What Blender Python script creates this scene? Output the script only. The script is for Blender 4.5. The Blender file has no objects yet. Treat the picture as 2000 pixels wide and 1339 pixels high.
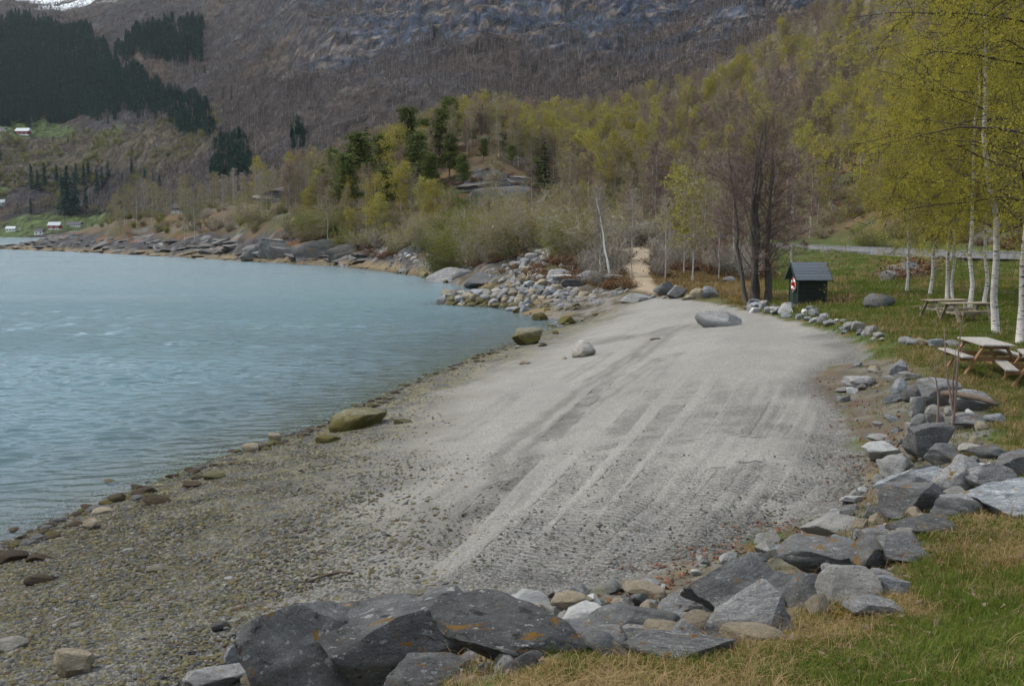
import bpy, math, random
import numpy as np

# ------------------------------------------------------------------ camera, sky, sun, exposure
SC = bpy.context.scene
COL = SC.collection
F, CX, CY, HZ = 1900.0, 1000.0, 669.5, 452.0     # focal length and horizon of the photograph, in its 2000 px frame
CAMZ = 6.2
PITCH = math.atan((CY - HZ) / F)
cam_d = bpy.data.cameras.new("camera")
cam_d.sensor_width = 36.0
cam_d.lens = 36.0 * F / 2000.0
cam_d.clip_start, cam_d.clip_end = 0.1, 20000.0
cam = bpy.data.objects.new("camera", cam_d)
COL.objects.link(cam)
cam.location = (0, 0, CAMZ)
cam.rotation_euler = (math.pi / 2 - PITCH, 0, 0)
SC.camera = cam
SC.render.resolution_x, SC.render.resolution_y = 1024, 685

SUN_ELEV, SUN_AZ = math.radians(48), math.radians(-75)   # azimuth measured from +Y (view direction) towards +X
W = bpy.data.worlds.new("World")
SC.world = W
W.use_nodes = True
wn, wl = W.node_tree.nodes, W.node_tree.links
wn.clear()
wo = wn.new('ShaderNodeOutputWorld')
bg = wn.new('ShaderNodeBackground')
bg.inputs['Strength'].default_value = 0.10
sky = wn.new('ShaderNodeTexSky')
sky.sky_type = 'NISHITA'
sky.sun_disc = False
sky.sun_elevation = SUN_ELEV
sky.sun_rotation = SUN_AZ
sky.air_density, sky.dust_density, sky.ozone_density = 1.0, 2.0, 1.0
# broken cloud cover over the whole sky
tc = wn.new('ShaderNodeTexCoord')
cn = wn.new('ShaderNodeTexNoise')
cn.inputs['Scale'].default_value = 2.6
cn.inputs['Detail'].default_value = 6.0
cr = wn.new('ShaderNodeMapRange')
cr.inputs['From Min'].default_value, cr.inputs['From Max'].default_value = 0.36, 0.60
cr.inputs['To Min'].default_value, cr.inputs['To Max'].default_value = 0.45, 0.9
cm = wn.new('ShaderNodeMix')
cm.data_type = 'RGBA'
cm.inputs[7].default_value = (7.2, 7.9, 8.7, 1)
wl.new(tc.outputs['Generated'], cn.inputs['Vector'])
wl.new(cn.outputs['Fac'], cr.inputs['Value'])
wl.new(cr.outputs['Result'], cm.inputs[0])
wl.new(sky.outputs['Color'], cm.inputs[6])
wl.new(cm.outputs[2], bg.inputs['Color'])
wl.new(bg.outputs[0], wo.inputs[0])

sun_d = bpy.data.lights.new("sun", 'SUN')
sun_d.energy = 2.1
sun_d.angle = math.radians(7)
sun_d.color = (1.0, 0.95, 0.87)
sun = bpy.data.objects.new("sun", sun_d)
COL.objects.link(sun)
sun.location = (-40, 10, 60)
sun.rotation_euler = (math.pi / 2 - SUN_ELEV, 0, math.pi - SUN_AZ)

SC.view_settings.view_transform = 'Standard'
SC.view_settings.look = 'None'
SC.view_settings.exposure = 0.76
SC.view_settings.gamma = 1.0
SC.cycles.use_denoising = True
SC.cycles.max_bounces = 5
SC.cycles.use_adaptive_sampling = True
SC.cycles.adaptive_threshold = 0.03
SC.cycles.transparent_max_bounces = 12
SC.cycles.caustics_reflective = False
SC.cycles.caustics_refractive = False

# ------------------------------------------------------------------ helpers
rs = np.random.RandomState(11)
random.seed(5)
cp, sp = math.cos(PITCH), math.sin(PITCH)

def ray(px, py):
    """direction through a pixel of the photograph, scaled to y = 1"""
    a, b = (px - CX) / F, (CY - py) / F
    n = cp + b * sp
    return a / n, (-sp + b * cp) / n

def Gz(px, py, z):
    X, Z = ray(px, py)
    y = (z - CAMZ) / Z
    return np.array([X * y, y, z])

def Gd(px, py, d):
    X, Z = ray(px, py)
    return np.array([X * d, d, CAMZ + Z * d])

def sstep(a, b, x):
    t = np.clip((x - a) / (b - a), 0, 1)
    return t * t * (3 - 2 * t)

def _h(ix, iy, seed):
    n = (ix.astype(np.int64) * 374761393 + iy.astype(np.int64) * 668265263 + seed * 1442695041) & 0x7fffffff
    n = ((n ^ (n >> 13)) * 1274126177) & 0x7fffffff
    n = n ^ (n >> 16)
    return (n & 0xffff) / 65535.0

def vnoise(x, y, seed=0):
    ix, iy = np.floor(x), np.floor(y)
    fx, fy = x - ix, y - iy
    fx = fx * fx * (3 - 2 * fx)
    fy = fy * fy * (3 - 2 * fy)
    a, b = _h(ix, iy, seed), _h(ix + 1, iy, seed)
    c, d = _h(ix, iy + 1, seed), _h(ix + 1, iy + 1, seed)
    return (a * (1 - fx) + b * fx) * (1 - fy) + (c * (1 - fx) + d * fx) * fy

def fbm(x, y, s, oct=4, seed=0):
    """0..1 noise, s = size of the largest lumps in metres"""
    v, a, t = 0, 1.0, 0
    for o in range(oct):
        v = v + a * vnoise(x / s + o * 17.3, y / s - o * 9.1, seed + o)
        t += a
        a *= 0.5
        s *= 0.5
    return v / t

def polydist(P, poly):
    """signed distance to a closed polygon in plan, positive inside"""
    P = np.asarray(P, float)
    x, y = P[:, 0], P[:, 1]
    q = np.asarray(poly, float)[:, :2]
    d2 = np.full(len(x), 1e18)
    inside = np.zeros(len(x), bool)
    for i in range(len(q)):
        x0, y0 = q[i]
        x1, y1 = q[(i + 1) % len(q)]
        dx, dy = x1 - x0, y1 - y0
        t = np.clip(((x - x0) * dx + (y - y0) * dy) / (dx * dx + dy * dy + 1e-12), 0, 1)
        d2 = np.minimum(d2, (x - x0 - t * dx) ** 2 + (y - y0 - t * dy) ** 2)
        if y0 != y1:
            c = ((y0 > y) != (y1 > y)) & (x < (x1 - x0) * (y - y0) / (y1 - y0) + x0)
            inside ^= c
    d = np.sqrt(d2)
    return np.where(inside, d, -d)

def linedist(P, line):
    """distance to an open polyline, signed offset and length along it"""
    x, y = P[:, 0], P[:, 1]
    q = np.asarray(line, float)[:, :2]
    best = np.full(len(x), 1e18)
    off = np.zeros(len(x))
    along = np.zeros(len(x))
    s0 = 0.0
    for i in range(len(q) - 1):
        x0, y0 = q[i]
        dx, dy = q[i + 1] - q[i]
        L = math.hypot(dx, dy)
        t = np.clip(((x - x0) * dx + (y - y0) * dy) / (L * L + 1e-12), 0, 1)
        d2 = (x - x0 - t * dx) ** 2 + (y - y0 - t * dy) ** 2
        m = d2 < best
        best = np.where(m, d2, best)
        off = np.where(m, ((x - x0) * dy - (y - y0) * dx) / (L + 1e-9), off)
        along = np.where(m, s0 + t * L, along)
        s0 += L
    return np.sqrt(best), off, along

class MB:
    """collects geometry for ONE mesh"""
    def __init__(self):
        self.v, self.f, self.n = [], [], 0
    def add(self, v, f):
        v = np.asarray(v, float).reshape(-1, 3)
        f = np.asarray(f, int)
        if len(f):
            self.f.append(f + self.n)
        self.v.append(v)
        self.n += len(v)
    def box(self, c, s, rot=None):
        c, s = np.asarray(c, float), np.asarray(s, float) / 2
        v = np.array([[sx, sy, sz] for sx in (-1, 1) for sy in (-1, 1) for sz in (-1, 1)], float) * s
        if rot is not None:
            v = v @ np.asarray(rot).T
        self.add(v + c, [[0, 1, 3, 2], [4, 6, 7, 5], [0, 4, 5, 1], [2, 3, 7, 6], [0, 2, 6, 4], [1, 5, 7, 3]])
    def tube(self, path, rad, sides=5, cap=True):
        path = np.asarray(path, float)
        k = len(path)
        rad = np.broadcast_to(np.asarray(rad, float), (k,))
        t = np.gradient(path, axis=0)
        t /= np.linalg.norm(t, axis=1)[:, None] + 1e-9
        ref = np.array([0.13, 0.21, 1.0]) if abs(t[0][2]) < 0.9 else np.array([1.0, 0.17, 0.05])
        a = np.cross(t, ref)
        a /= np.linalg.norm(a, axis=1)[:, None] + 1e-9
        b = np.cross(t, a)
        th = np.arange(sides) * 2 * math.pi / sides
        v = path[:, None, :] + rad[:, None, None] * (np.cos(th)[None, :, None] * a[:, None, :] + np.sin(th)[None, :, None] * b[:, None, :])
        i, j = np.meshgrid(np.arange(k - 1), np.arange(sides), indexing='ij')
        j2 = (j + 1) % sides
        f = np.stack([i * sides + j, i * sides + j2, (i + 1) * sides + j2, (i + 1) * sides + j], -1).reshape(-1, 4)
        self.add(v.reshape(-1, 3), f)
        if cap:
            base = self.n - k * sides
            for r in (0, k - 1):
                idx = [base + r * sides + q for q in range(sides)]
                if sides == 4:
                    self.f.append(np.array([idx]))
                elif sides > 4 or sides == 3:
                    c = path[r]
                    self.v.append(c.reshape(1, 3))
                    ci = self.n
                    self.n += 1
                    self.f.append(np.array([[idx[q], idx[(q + 1) % sides], ci] for q in range(sides)]))
    def mesh(self, name, smooth=True):
        return make_mesh(name, np.concatenate(self.v), self.f, smooth)

def make_mesh(name, v, faces, smooth=True):
    me = bpy.data.meshes.new(name)
    v = np.asarray(v, np.float32)
    me.vertices.add(len(v))
    me.vertices.foreach_set('co', v.ravel())
    if not isinstance(faces, list):
        faces = [faces]
    faces = [np.asarray(f) for f in faces if len(f)]
    loops = np.concatenate([f.ravel() for f in faces]).astype(np.int32) if faces else np.zeros(0, np.int32)
    sizes = np.concatenate([np.full(len(f), f.shape[1]) for f in faces]).astype(np.int32) if faces else np.zeros(0, np.int32)
    me.loops.add(len(loops))
    me.loops.foreach_set('vertex_index', loops)
    me.polygons.add(len(sizes))
    me.polygons.foreach_set('loop_start', np.concatenate([[0], np.cumsum(sizes)[:-1]]).astype(np.int32) if len(sizes) else sizes)
    me.polygons.foreach_set('loop_total', sizes)
    me.polygons.foreach_set('use_smooth', np.full(len(sizes), smooth))
    me.update(calc_edges=True)
    me.validate()
    return me

def set_color(me, name, rgb):
    a = me.attributes.new(name, 'FLOAT_COLOR', 'POINT')
    c = np.ones((len(rgb), 4), np.float32)
    c[:, :3] = rgb
    a.data.foreach_set('color', c.ravel())

def tag(o, label=None, cat=None, group=None, kind=None):
    for k, v in (("label", label), ("category", cat), ("group", group), ("kind", kind)):
        if v:
            o[k] = v
    return o

def link(name, me, mat=None, parent=None, loc=None, rotz=0.0, scale=None, rot=None):
    o = bpy.data.objects.new(name, me)
    COL.objects.link(o)
    if mat is not None and me is not None and not me.materials:
        me.materials.append(mat)
    if parent is not None:
        o.parent = parent
    if loc is not None:
        o.location = loc
    if rot is not None:
        o.rotation_euler = rot
    elif rotz:
        o.rotation_euler = (0, 0, rotz)
    if scale is not None:
        o.scale = scale if hasattr(scale, '__len__') else (scale,) * 3
    return o

def thing(name, label, cat, loc=(0, 0, 0), rotz=0.0, group=None, scale=None, rot=None):
    return tag(link(name, None, None, None, loc, rotz, scale, rot), label, cat, group)

def rotz_m(a):
    return np.array([[math.cos(a), -math.sin(a), 0], [math.sin(a), math.cos(a), 0], [0, 0, 1]])

# ------------------------------------------------------------------ materials
class NT:
    def __init__(self, name):
        self.m = bpy.data.materials.new(name)
        self.m.use_nodes = True
        self.t = self.m.node_tree
        self.t.nodes.clear()
        self.out = self.n('ShaderNodeOutputMaterial')
    def n(self, typ, **kw):
        nd = self.t.nodes.new(typ)
        for k, v in kw.items():
            setattr(nd, k, v)
        return nd
    def l(self, a, b):
        self.t.links.new(a, b)
    def pos(self):
        return self.n('ShaderNodeNewGeometry').outputs['Position']
    def objco(self):
        return self.n('ShaderNodeTexCoord').outputs['Object']
    def noise(self, vec, scale, detail=4, rough=0.55, dist=0.0):
        nd = self.n('ShaderNodeTexNoise')
        nd.inputs['Scale'].default_value = scale
        nd.inputs['Detail'].default_value = detail
        nd.inputs['Roughness'].default_value = rough
        nd.inputs['Distortion'].default_value = dist
        self.l(vec, nd.inputs['Vector'])
        return nd.outputs['Fac']
    def ramp(self, fac, stops, interp='LINEAR'):
        nd = self.n('ShaderNodeValToRGB')
        cr = nd.color_ramp
        cr.interpolation = interp
        while len(cr.elements) < len(stops):
            cr.elements.new(0.5)
        for e, (p, c) in zip(cr.elements, stops):
            e.position = p
            e.color = (*c, 1) if len(c) == 3 else c
        self.l(fac, nd.inputs[0])
        return nd.outputs[0]
    def mr(self, v, a, b, c=0.0, d=1.0):
        nd = self.n('ShaderNodeMapRange')
        for k, x in zip(('From Min', 'From Max', 'To Min', 'To Max'), (a, b, c, d)):
            nd.inputs[k].default_value = x
        self.l(v, nd.inputs['Value'])
        return nd.outputs['Result']
    def math(self, op, a, b=None):
        nd = self.n('ShaderNodeMath', operation=op)
        for i, x in enumerate((a, b)):
            if x is None:
                continue
            if isinstance(x, (int, float)):
                nd.inputs[i].default_value = x
            else:
                self.l(x, nd.inputs[i])
        return nd.outputs[0]
    def mix(self, fac, a, b, blend='MIX'):
        nd = self.n('ShaderNodeMix', data_type='RGBA', blend_type=blend)
        for i, x in ((0, fac), (6, a), (7, b)):
            if isinstance(x, (int, float)):
                nd.inputs[i].default_value = x
            elif isinstance(x, tuple):
                nd.inputs[i].default_value = (*x, 1)
            else:
                self.l(x, nd.inputs[i])
        return nd.outputs[2]
    def attr(self, name, typ='GEOMETRY'):
        return self.n('ShaderNodeAttribute', attribute_name=name, attribute_type=typ)
    def rnd(self):
        return self.n('ShaderNodeObjectInfo').outputs['Random']
    def bump(self, h, strength=0.5, dist=0.02):
        nd = self.n('ShaderNodeBump')
        nd.inputs['Strength'].default_value = strength
        nd.inputs['Distance'].default_value = dist
        self.l(h, nd.inputs['Height'])
        return nd.outputs[0]
    def mapping(self, vec, scale=(1, 1, 1), rot=(0, 0, 0)):
        nd = self.n('ShaderNodeMapping')
        nd.inputs['Scale'].default_value = scale
        nd.inputs['Rotation'].default_value = rot
        self.l(vec, nd.inputs['Vector'])
        return nd.outputs[0]
    def done(self, color, rough=0.85, normal=None, spec=0.3, **kw):
        b = self.n('ShaderNodeBsdfPrincipled')
        if isinstance(color, tuple):
            b.inputs['Base Color'].default_value = (*color, 1)
        else:
            self.l(color, b.inputs['Base Color'])
        if isinstance(rough, (int, float)):
            b.inputs['Roughness'].default_value = rough
        else:
            self.l(rough, b.inputs['Roughness'])
        b.inputs['Specular IOR Level'].default_value = spec
        for k, v in kw.items():
            b.inputs[k].default_value = v
        if normal is not None:
            self.l(normal, b.inputs['Normal'])
        self.l(b.outputs[0], self.out.inputs[0])
        return self.m

def mat_rock(name, dark, mid, light, band=0.5, lichen=0.25, moss=0.0, algae=0.0, size=1.0, vein=0.0, black=0.0):
    """weathered gneiss: banding, crystalline speckle, pale lichen rosettes, orange moss, green algae low down"""
    m = NT(name)
    co = m.objco()
    info = m.n('ShaderNodeObjectInfo')
    r = info.outputs['Random']
    off = m.n('ShaderNodeVectorMath', operation='ADD')
    sc = m.n('ShaderNodeVectorMath', operation='SCALE')
    comb = m.n('ShaderNodeCombineXYZ')
    for i in range(3):
        m.l(r, comb.inputs[i])
    m.l(comb.outputs[0], sc.inputs[0])
    sc.inputs['Scale'].default_value = 37.0
    m.l(co, off.inputs[0])
    m.l(sc.outputs[0], off.inputs[1])
    v = off.outputs[0]
    big = m.noise(v, 1.6 / size, 5, 0.6)
    bands = m.noise(m.mapping(v, (1.2, 1.5, 9.0), (0.5, 0.3, 0.2)), 1.6 / size, 5, 0.65, 0.6)
    f = m.mix(band, big, bands)
    col = m.ramp(f, [(0.30, dark), (0.48, mid), (0.66, light)])
    tone = m.mr(r, 0, 1, 0.72, 1.22)
    fine = m.noise(v, 34.0 / size, 4, 0.75)
    fine2 = m.mr(fine, 0.3, 0.7, 0.62, 1.36)
    mul = m.math('MULTIPLY', tone, fine2)
    col = m.mix(1.0, col, m.comb3(mul), 'MULTIPLY')
    if vein:
        vn = m.noise(m.mapping(v, (1, 1, 6.0), (0.9, 0.2, 0.6)), 1.1 / size, 3, 0.5, 1.2)
        col = m.mix(m.math('MULTIPLY', m.ramp(vn, [(0.49, (0, 0, 0)), (0.505, (1, 1, 1)), (0.52, (0, 0, 0))]), vein), col, (0.55, 0.55, 0.53))
    if lichen:
        vo = m.n('ShaderNodeTexVoronoi')
        vo.inputs['Scale'].default_value = 5.0 / size
        wv = m.n('ShaderNodeVectorMath', operation='ADD')
        dn = m.n('ShaderNodeTexNoise')
        dn.inputs['Scale'].default_value = 9.0 / size
        m.l(v, dn.inputs['Vector'])
        dsc = m.n('ShaderNodeVectorMath', operation='SCALE')
        dsc.inputs['Scale'].default_value = 0.16 * size
        m.l(dn.outputs['Color'], dsc.inputs[0])
        m.l(v, wv.inputs[0])
        m.l(dsc.outputs[0], wv.inputs[1])
        m.l(wv.outputs[0], vo.inputs['Vector'])
        sepc = m.n('ShaderNodeSeparateColor')
        m.l(vo.outputs['Color'], sepc.inputs[0])
        thr = m.math('MULTIPLY', sepc.outputs[0], 0.34)
        spot = m.math('LESS_THAN', vo.outputs['Distance'], thr)
        spot = m.math('MULTIPLY', spot, m.math('GREATER_THAN', sepc.outputs[1], 1.0 - lichen))
        spot = m.math('MULTIPLY', spot, m.mr(fine, 0.35, 0.6, 0.15, 0.85))
        col = m.mix(spot, col, m.mix(sepc.outputs[2], (0.34, 0.32, 0.29), (0.27, 0.30, 0.31)))
        sp2 = m.noise(v, 13.0 / size, 5, 0.7)
        col = m.mix(m.mr(sp2, 0.60, 0.66, 0, 0.65), col, (0.36, 0.37, 0.36))
    if black:
        bk = m.noise(v, 3.1 / size, 5, 0.65, 0.4)
        col = m.mix(m.mr(bk, 0.58, 0.64, 0, black), col, (0.02, 0.016, 0.014))
    vc = m.n('ShaderNodeTexVoronoi', feature='DISTANCE_TO_EDGE')
    vc.inputs['Scale'].default_value = 1.15 / size
    wc = m.n('ShaderNodeVectorMath', operation='ADD')
    nc_ = m.n('ShaderNodeTexNoise')
    nc_.inputs['Scale'].default_value = 2.2 / size
    nc_.inputs['Detail'].default_value = 4
    m.l(v, nc_.inputs['Vector'])
    m.l(v, wc.inputs[0])
    m.l(nc_.outputs['Color'], wc.inputs[1])
    m.l(wc.outputs[0], vc.inputs['Vector'])
    crack = m.math('MULTIPLY', m.mr(vc.outputs['Distance'], 0.0, 0.016, 1, 0), m.mr(big, 0.42, 0.55, 0, 1))
    col = m.mix(m.math('MULTIPLY', crack, 0.75), col, (0.02, 0.019, 0.018))
    geo = m.n('ShaderNodeNewGeometry')
    sx = m.n('ShaderNodeSeparateXYZ')
    m.l(geo.outputs['Normal'], sx.inputs[0])
    if moss:
        mo = m.noise(v, 2.3 / size, 5, 0.6, 0.5)
        mk = m.math('MULTIPLY', m.mr(mo, 0.62 - moss * 0.14, 0.66 - moss * 0.12, 0, 1), m.mr(sx.outputs[2], 0.1, 0.5))
        mc = m.mix(m.noise(v, 40, 3), (0.10, 0.045, 0.006), (0.22, 0.12, 0.012))
        col = m.mix(m.math('MULTIPLY', mk, m.mr(fine, 0.3, 0.5, 0.4, 1)), col, mc)
    if algae:
        sp3 = m.n('ShaderNodeSeparateXYZ')
        m.l(geo.outputs['Position'], sp3.inputs[0])
        an = m.math('ADD', sp3.outputs[2], m.math('MULTIPLY', m.noise(v, 4.0, 4), -0.9))
        am = m.mr(an, 0.75, 0.15, 0, algae)
        col = m.mix(am, col, m.mix(m.noise(v, 11, 3), (0.030, 0.025, 0.008), (0.135, 0.115, 0.028)))
    b1 = m.bump(m.noise(v, 5.0 / size, 6, 0.72), 0.9, 0.07 * size)
    b2n = m.n('ShaderNodeBump')
    b2n.inputs['Strength'].default_value = 0.5
    b2n.inputs['Distance'].default_value = 0.012 * size
    m.l(fine, b2n.inputs['Height'])
    m.l(b1, b2n.inputs['Normal'])
    return m.done(col, 0.88, b2n.outputs[0], 0.25)

def _comb3(self, v):
    c = self.n('ShaderNodeCombineXYZ')
    for i in range(3):
        self.l(v, c.inputs[i])
    return c.outputs[0]
NT.comb3 = _comb3

def mat_leaf(name, c1, c2, trans=0.35, c3=None):
    m = NT(name)
    r = m.rnd()
    geo = m.n('ShaderNodeNewGeometry')
    rr = geo.outputs['Random Per Island']
    col = m.mix(rr, c1, c2)
    if c3:
        col = m.mix(m.mr(r, 0.2, 1.0, 0, 0.75), col, c3)
    col = m.mix(1.0, col, m.comb3(m.mr(r, 0, 1, 0.8, 1.2)), 'MULTIPLY')
    d = m.n('ShaderNodeBsdfDiffuse')
    t = m.n('ShaderNodeBsdfTranslucent')
    mx = m.n('ShaderNodeMixShader')
    mx.inputs[0].default_value = trans
    m.l(col, d.inputs[0])
    m.l(col, t.inputs[0])
    m.l(d.outputs[0], mx.inputs[1])
    m.l(t.outputs[0], mx.inputs[2])
    m.l(mx.outputs[0], m.out.inputs[0])
    return m.m

def mat_plain(name, c, rough=0.7, var=0.25, scale=8.0, bump=0.2, spec=0.3, stretch=(1, 1, 1), inst=0.15):
    m = NT(name)
    v = m.mapping(m.objco(), stretch)
    n = m.noise(v, scale, 5, 0.65)
    k = m.mr(n, 0.25, 0.75, 1 - var, 1 + var)
    k = m.math('MULTIPLY', k, m.mr(m.rnd(), 0, 1, 1 - inst, 1 + inst))
    col = m.mix(1.0, c, m.comb3(k), 'MULTIPLY')
    return m.done(col, rough, m.bump(n, bump, 0.02), spec)

def mat_birch_bark(name, white=(0.62, 0.60, 0.57), pink=(0.40, 0.30, 0.25), marks=1.0):
    m = NT(name)
    co = m.objco()
    v = m.mapping(co, (3.5, 3.5, 16.0))
    n = m.noise(v, 1.0, 4, 0.6, 0.3)
    lines = m.mr(n, 0.56, 0.62, 0, marks)
    v2 = m.mapping(co, (5.0, 5.0, 3.0))
    n2 = m.noise(v2, 1.0, 4, 0.6, 0.6)
    knots = m.mr(n2, 0.64, 0.68, 0, marks)
    pk = m.noise(co, 1.4, 3)
    col = m.mix(m.mr(pk, 0.45, 0.75, 0, 0.7), white, pink)
    col = m.mix(m.math('MAXIMUM', lines, knots), col, (0.035, 0.03, 0.03))
    return m.done(col, 0.75, m.bump(n, 0.4, 0.01), 0.3)
# ------------------------------------------------------------------ terrain: survey points -> one smooth height surface
WATERLINE = [(-420, 1240), (-250, 1165), (-120, 1112), (0, 1065), (100, 1022), (200, 983), (300, 945), (400, 905), (500, 872), (600, 842),
             (690, 800), (770, 762), (850, 727), (930, 695), (1000, 670), (1045, 652), (1085, 640), (1115, 632), (1140, 624)]
SAND_EDGE = [(420, 1560, 1.8), (500, 1400, 1.8), (580, 1290, 1.8), (660, 1205, 1.8), (760, 1170, 1.82), (900, 1165, 1.85), (1050, 1165, 1.88), (1180, 1150, 1.9), (1300, 1125, 1.92),
             (1420, 1078, 1.95), (1530, 1035, 1.98), (1640, 990, 2.0), (1700, 940, 2.0), (1690, 880, 2.0), (1660, 800, 2.02), (1600, 745, 2.05),
             (1630, 718, 2.1), (1705, 697, 2.15), (1680, 672, 2.1), (1600, 642, 2.0), (1500, 616, 1.85), (1440, 603, 1.7), (1380, 590, 1.55),
             (1280, 580, 1.4), (1200, 604, 0.75), (1150, 620, 0.12)]
BANK_TOP = [(900, 1420, 3.85), (960, 1339, 3.7), (1090, 1285, 3.55), (1250, 1290, 3.45), (1400, 1270, 3.4), (1520, 1215, 3.35), (1650, 1185, 3.3), (1720, 1130, 3.2), (1790, 1050, 3.05),
            (1880, 1005, 3.0), (1990, 990, 3.0), (1960, 870, 2.8), (1945, 820, 2.75), (1880, 770, 2.7), (1830, 735, 2.65), (1760, 705, 2.5), (1735, 680, 2.4),
            (1690, 645, 2.35), (1620, 622, 2.25), (1560, 600, 2.2)]
SHORE = [(0, 487), (100, 490), (200, 494), (300, 499), (400, 505), (500, 511), (640, 518), (700, 524), (760, 531), (830, 541), (870, 551), (930, 562), (1000, 572)]

ctl = []                                                     # x, y, z
def cz(px, py, z): ctl.append(Gz(px, py, z))
def cd(px, py, d): ctl.append(Gd(px, py, d))
def cxz(px, d, z): ctl.append(np.array([(px - CX) / F * d, d, z]))

def densify(pts, n=3):
    pts = np.asarray(pts, float)
    out = []
    for i in range(len(pts) - 1):
        for k in range(n):
            out.append(pts[i] + (pts[i + 1] - pts[i]) * k / n)
    out.append(pts[-1])
    return np.array(out)

WL3 = np.array([Gz(px, py, 0) for px, py in WATERLINE])
SE3 = np.array([Gz(*p) for p in SAND_EDGE])
BT3 = np.array([Gz(*p) for p in BANK_TOP])
SH3 = np.array([Gz(px, py, 0) for px, py in SHORE])
for line in (WL3, SE3, BT3, SH3):
    for p in densify(line, 2):
        ctl.append(p)
# the bed of the fjord, from the beach waterline outward and off the far shore
def offset(line, dist, z, side):
    L = densify(line, 2)
    t = np.gradient(L[:, :2], axis=0)
    t /= np.linalg.norm(t, axis=1)[:, None]
    n = np.stack([-t[:, 1], t[:, 0]], 1) * side
    for p, q in zip(L[::2], n[::2]):
        ctl.append(np.array([p[0] + q[0] * dist, p[1] + q[1] * dist, z]))
offset(WL3[:-3], 2.5, -0.22, 1)
offset(WL3[:-4], 9.0, -1.1, 1)
offset(SH3[:8], 6.0, -1.6, -1)
for px, d, z in ((-300, 40, -4), (-300, 80, -8), (-300, 160, -12), (-300, 300, -12), (0, 60, -4), (0, 110, -9), (0, 200, -12), (0, 300, -10), (300, 60, -3.2), (300, 100, -6),
                 (300, 160, -9), (600, 75, -3), (600, 120, -5), (600, 155, -4), (750, 75, -1.6), (750, 105, -3), (850, 95, -1.6),
                 (930, 72, -0.7), (1000, 68, -0.35), (1070, 66, -0.15), (960, 92, -0.3), (0, 420, -3), (-200, 380, -8), (-480, 400, -12), (-480, 60, -6), (-480, 200, -12),
                 (0, 600, -10), (0, 850, -8), (-480, 800, -10), (150, 470, -3), (150, 700, -8), (250, 600, -2), (250, 800, -1)):
    cxz(px, d, z)
# beach interior
for p in ((0, 1339, 1.35), (200, 1150, 0.85), (-200, 1339, 1.2), (300, 1339, 1.7), (400, 1150, 1.1), (600, 1000, 1.05), (600, 1120, 1.5), (800, 1000, 1.4), (900, 1100, 1.75),
          (800, 850, 0.75), (1000, 850, 1.2), (1000, 1000, 1.65), (1200, 1000, 1.85), (1400, 960, 1.95), (1200, 850, 1.6), (1400, 830, 1.9), (1550, 900, 1.98),
          (1100, 760, 0.95), (1100, 700, 0.7), (1250, 740, 1.5), (1400, 720, 1.85), (1550, 750, 2.0), (1550, 690, 2.05), (1250, 670, 1.25), (1400, 660, 1.75),
          (1150, 660, 0.6), (1200, 635, 0.75), (1300, 630, 1.25), (1300, 600, 1.35), (1450, 635, 1.75)):
    cz(*p)
# lawn and the bank the camera stands on
for p in ((2000, 1339, 4.1), (1500, 1339, 3.85), (1200, 1339, 3.75), (2000, 1150, 3.5), (1850, 1150, 3.35), (2000, 900, 2.85), (2000, 760, 2.7), (1850, 690, 2.6), (2000, 690, 2.65),
          (1760, 660, 2.5), (1900, 640, 2.6), (2000, 630, 2.65), (1640, 603, 2.4), (1720, 603, 2.5), (1850, 590, 2.55), (2000, 590, 2.7), (1700, 560, 2.55),
          (1850, 555, 2.75), (2000, 550, 2.9), (1640, 545, 2.6), (1600, 515, 3.1), (1750, 525, 3.1), (1900, 532, 3.2), (1560, 560, 2.4),
          (2000, 510, 3.7), (1890, 504, 3.7), (1780, 498, 3.7), (1690, 493, 3.7), (1600, 489, 3.7), (1540, 486, 3.7)):
    cz(*p)
for px, d, z in ((1000, 1.3, 4.45), (2500, 1.3, 4.5), (-480, 1.3, 4.2), (0, 2.0, 3.9), (500, 3.0, 3.6), (-300, 4.5, 2.6), (200, 5, 2.6), (2480, 6, 3.7), (2480, 12, 3.1), (2480, 24, 2.8),
                 (2480, 45, 3.0), (2300, 66, 3.7), (2480, 100, 12), (-480, 9, 1.2), (-480, 14, 0.4)):
    cxz(px, d, z)
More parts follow.
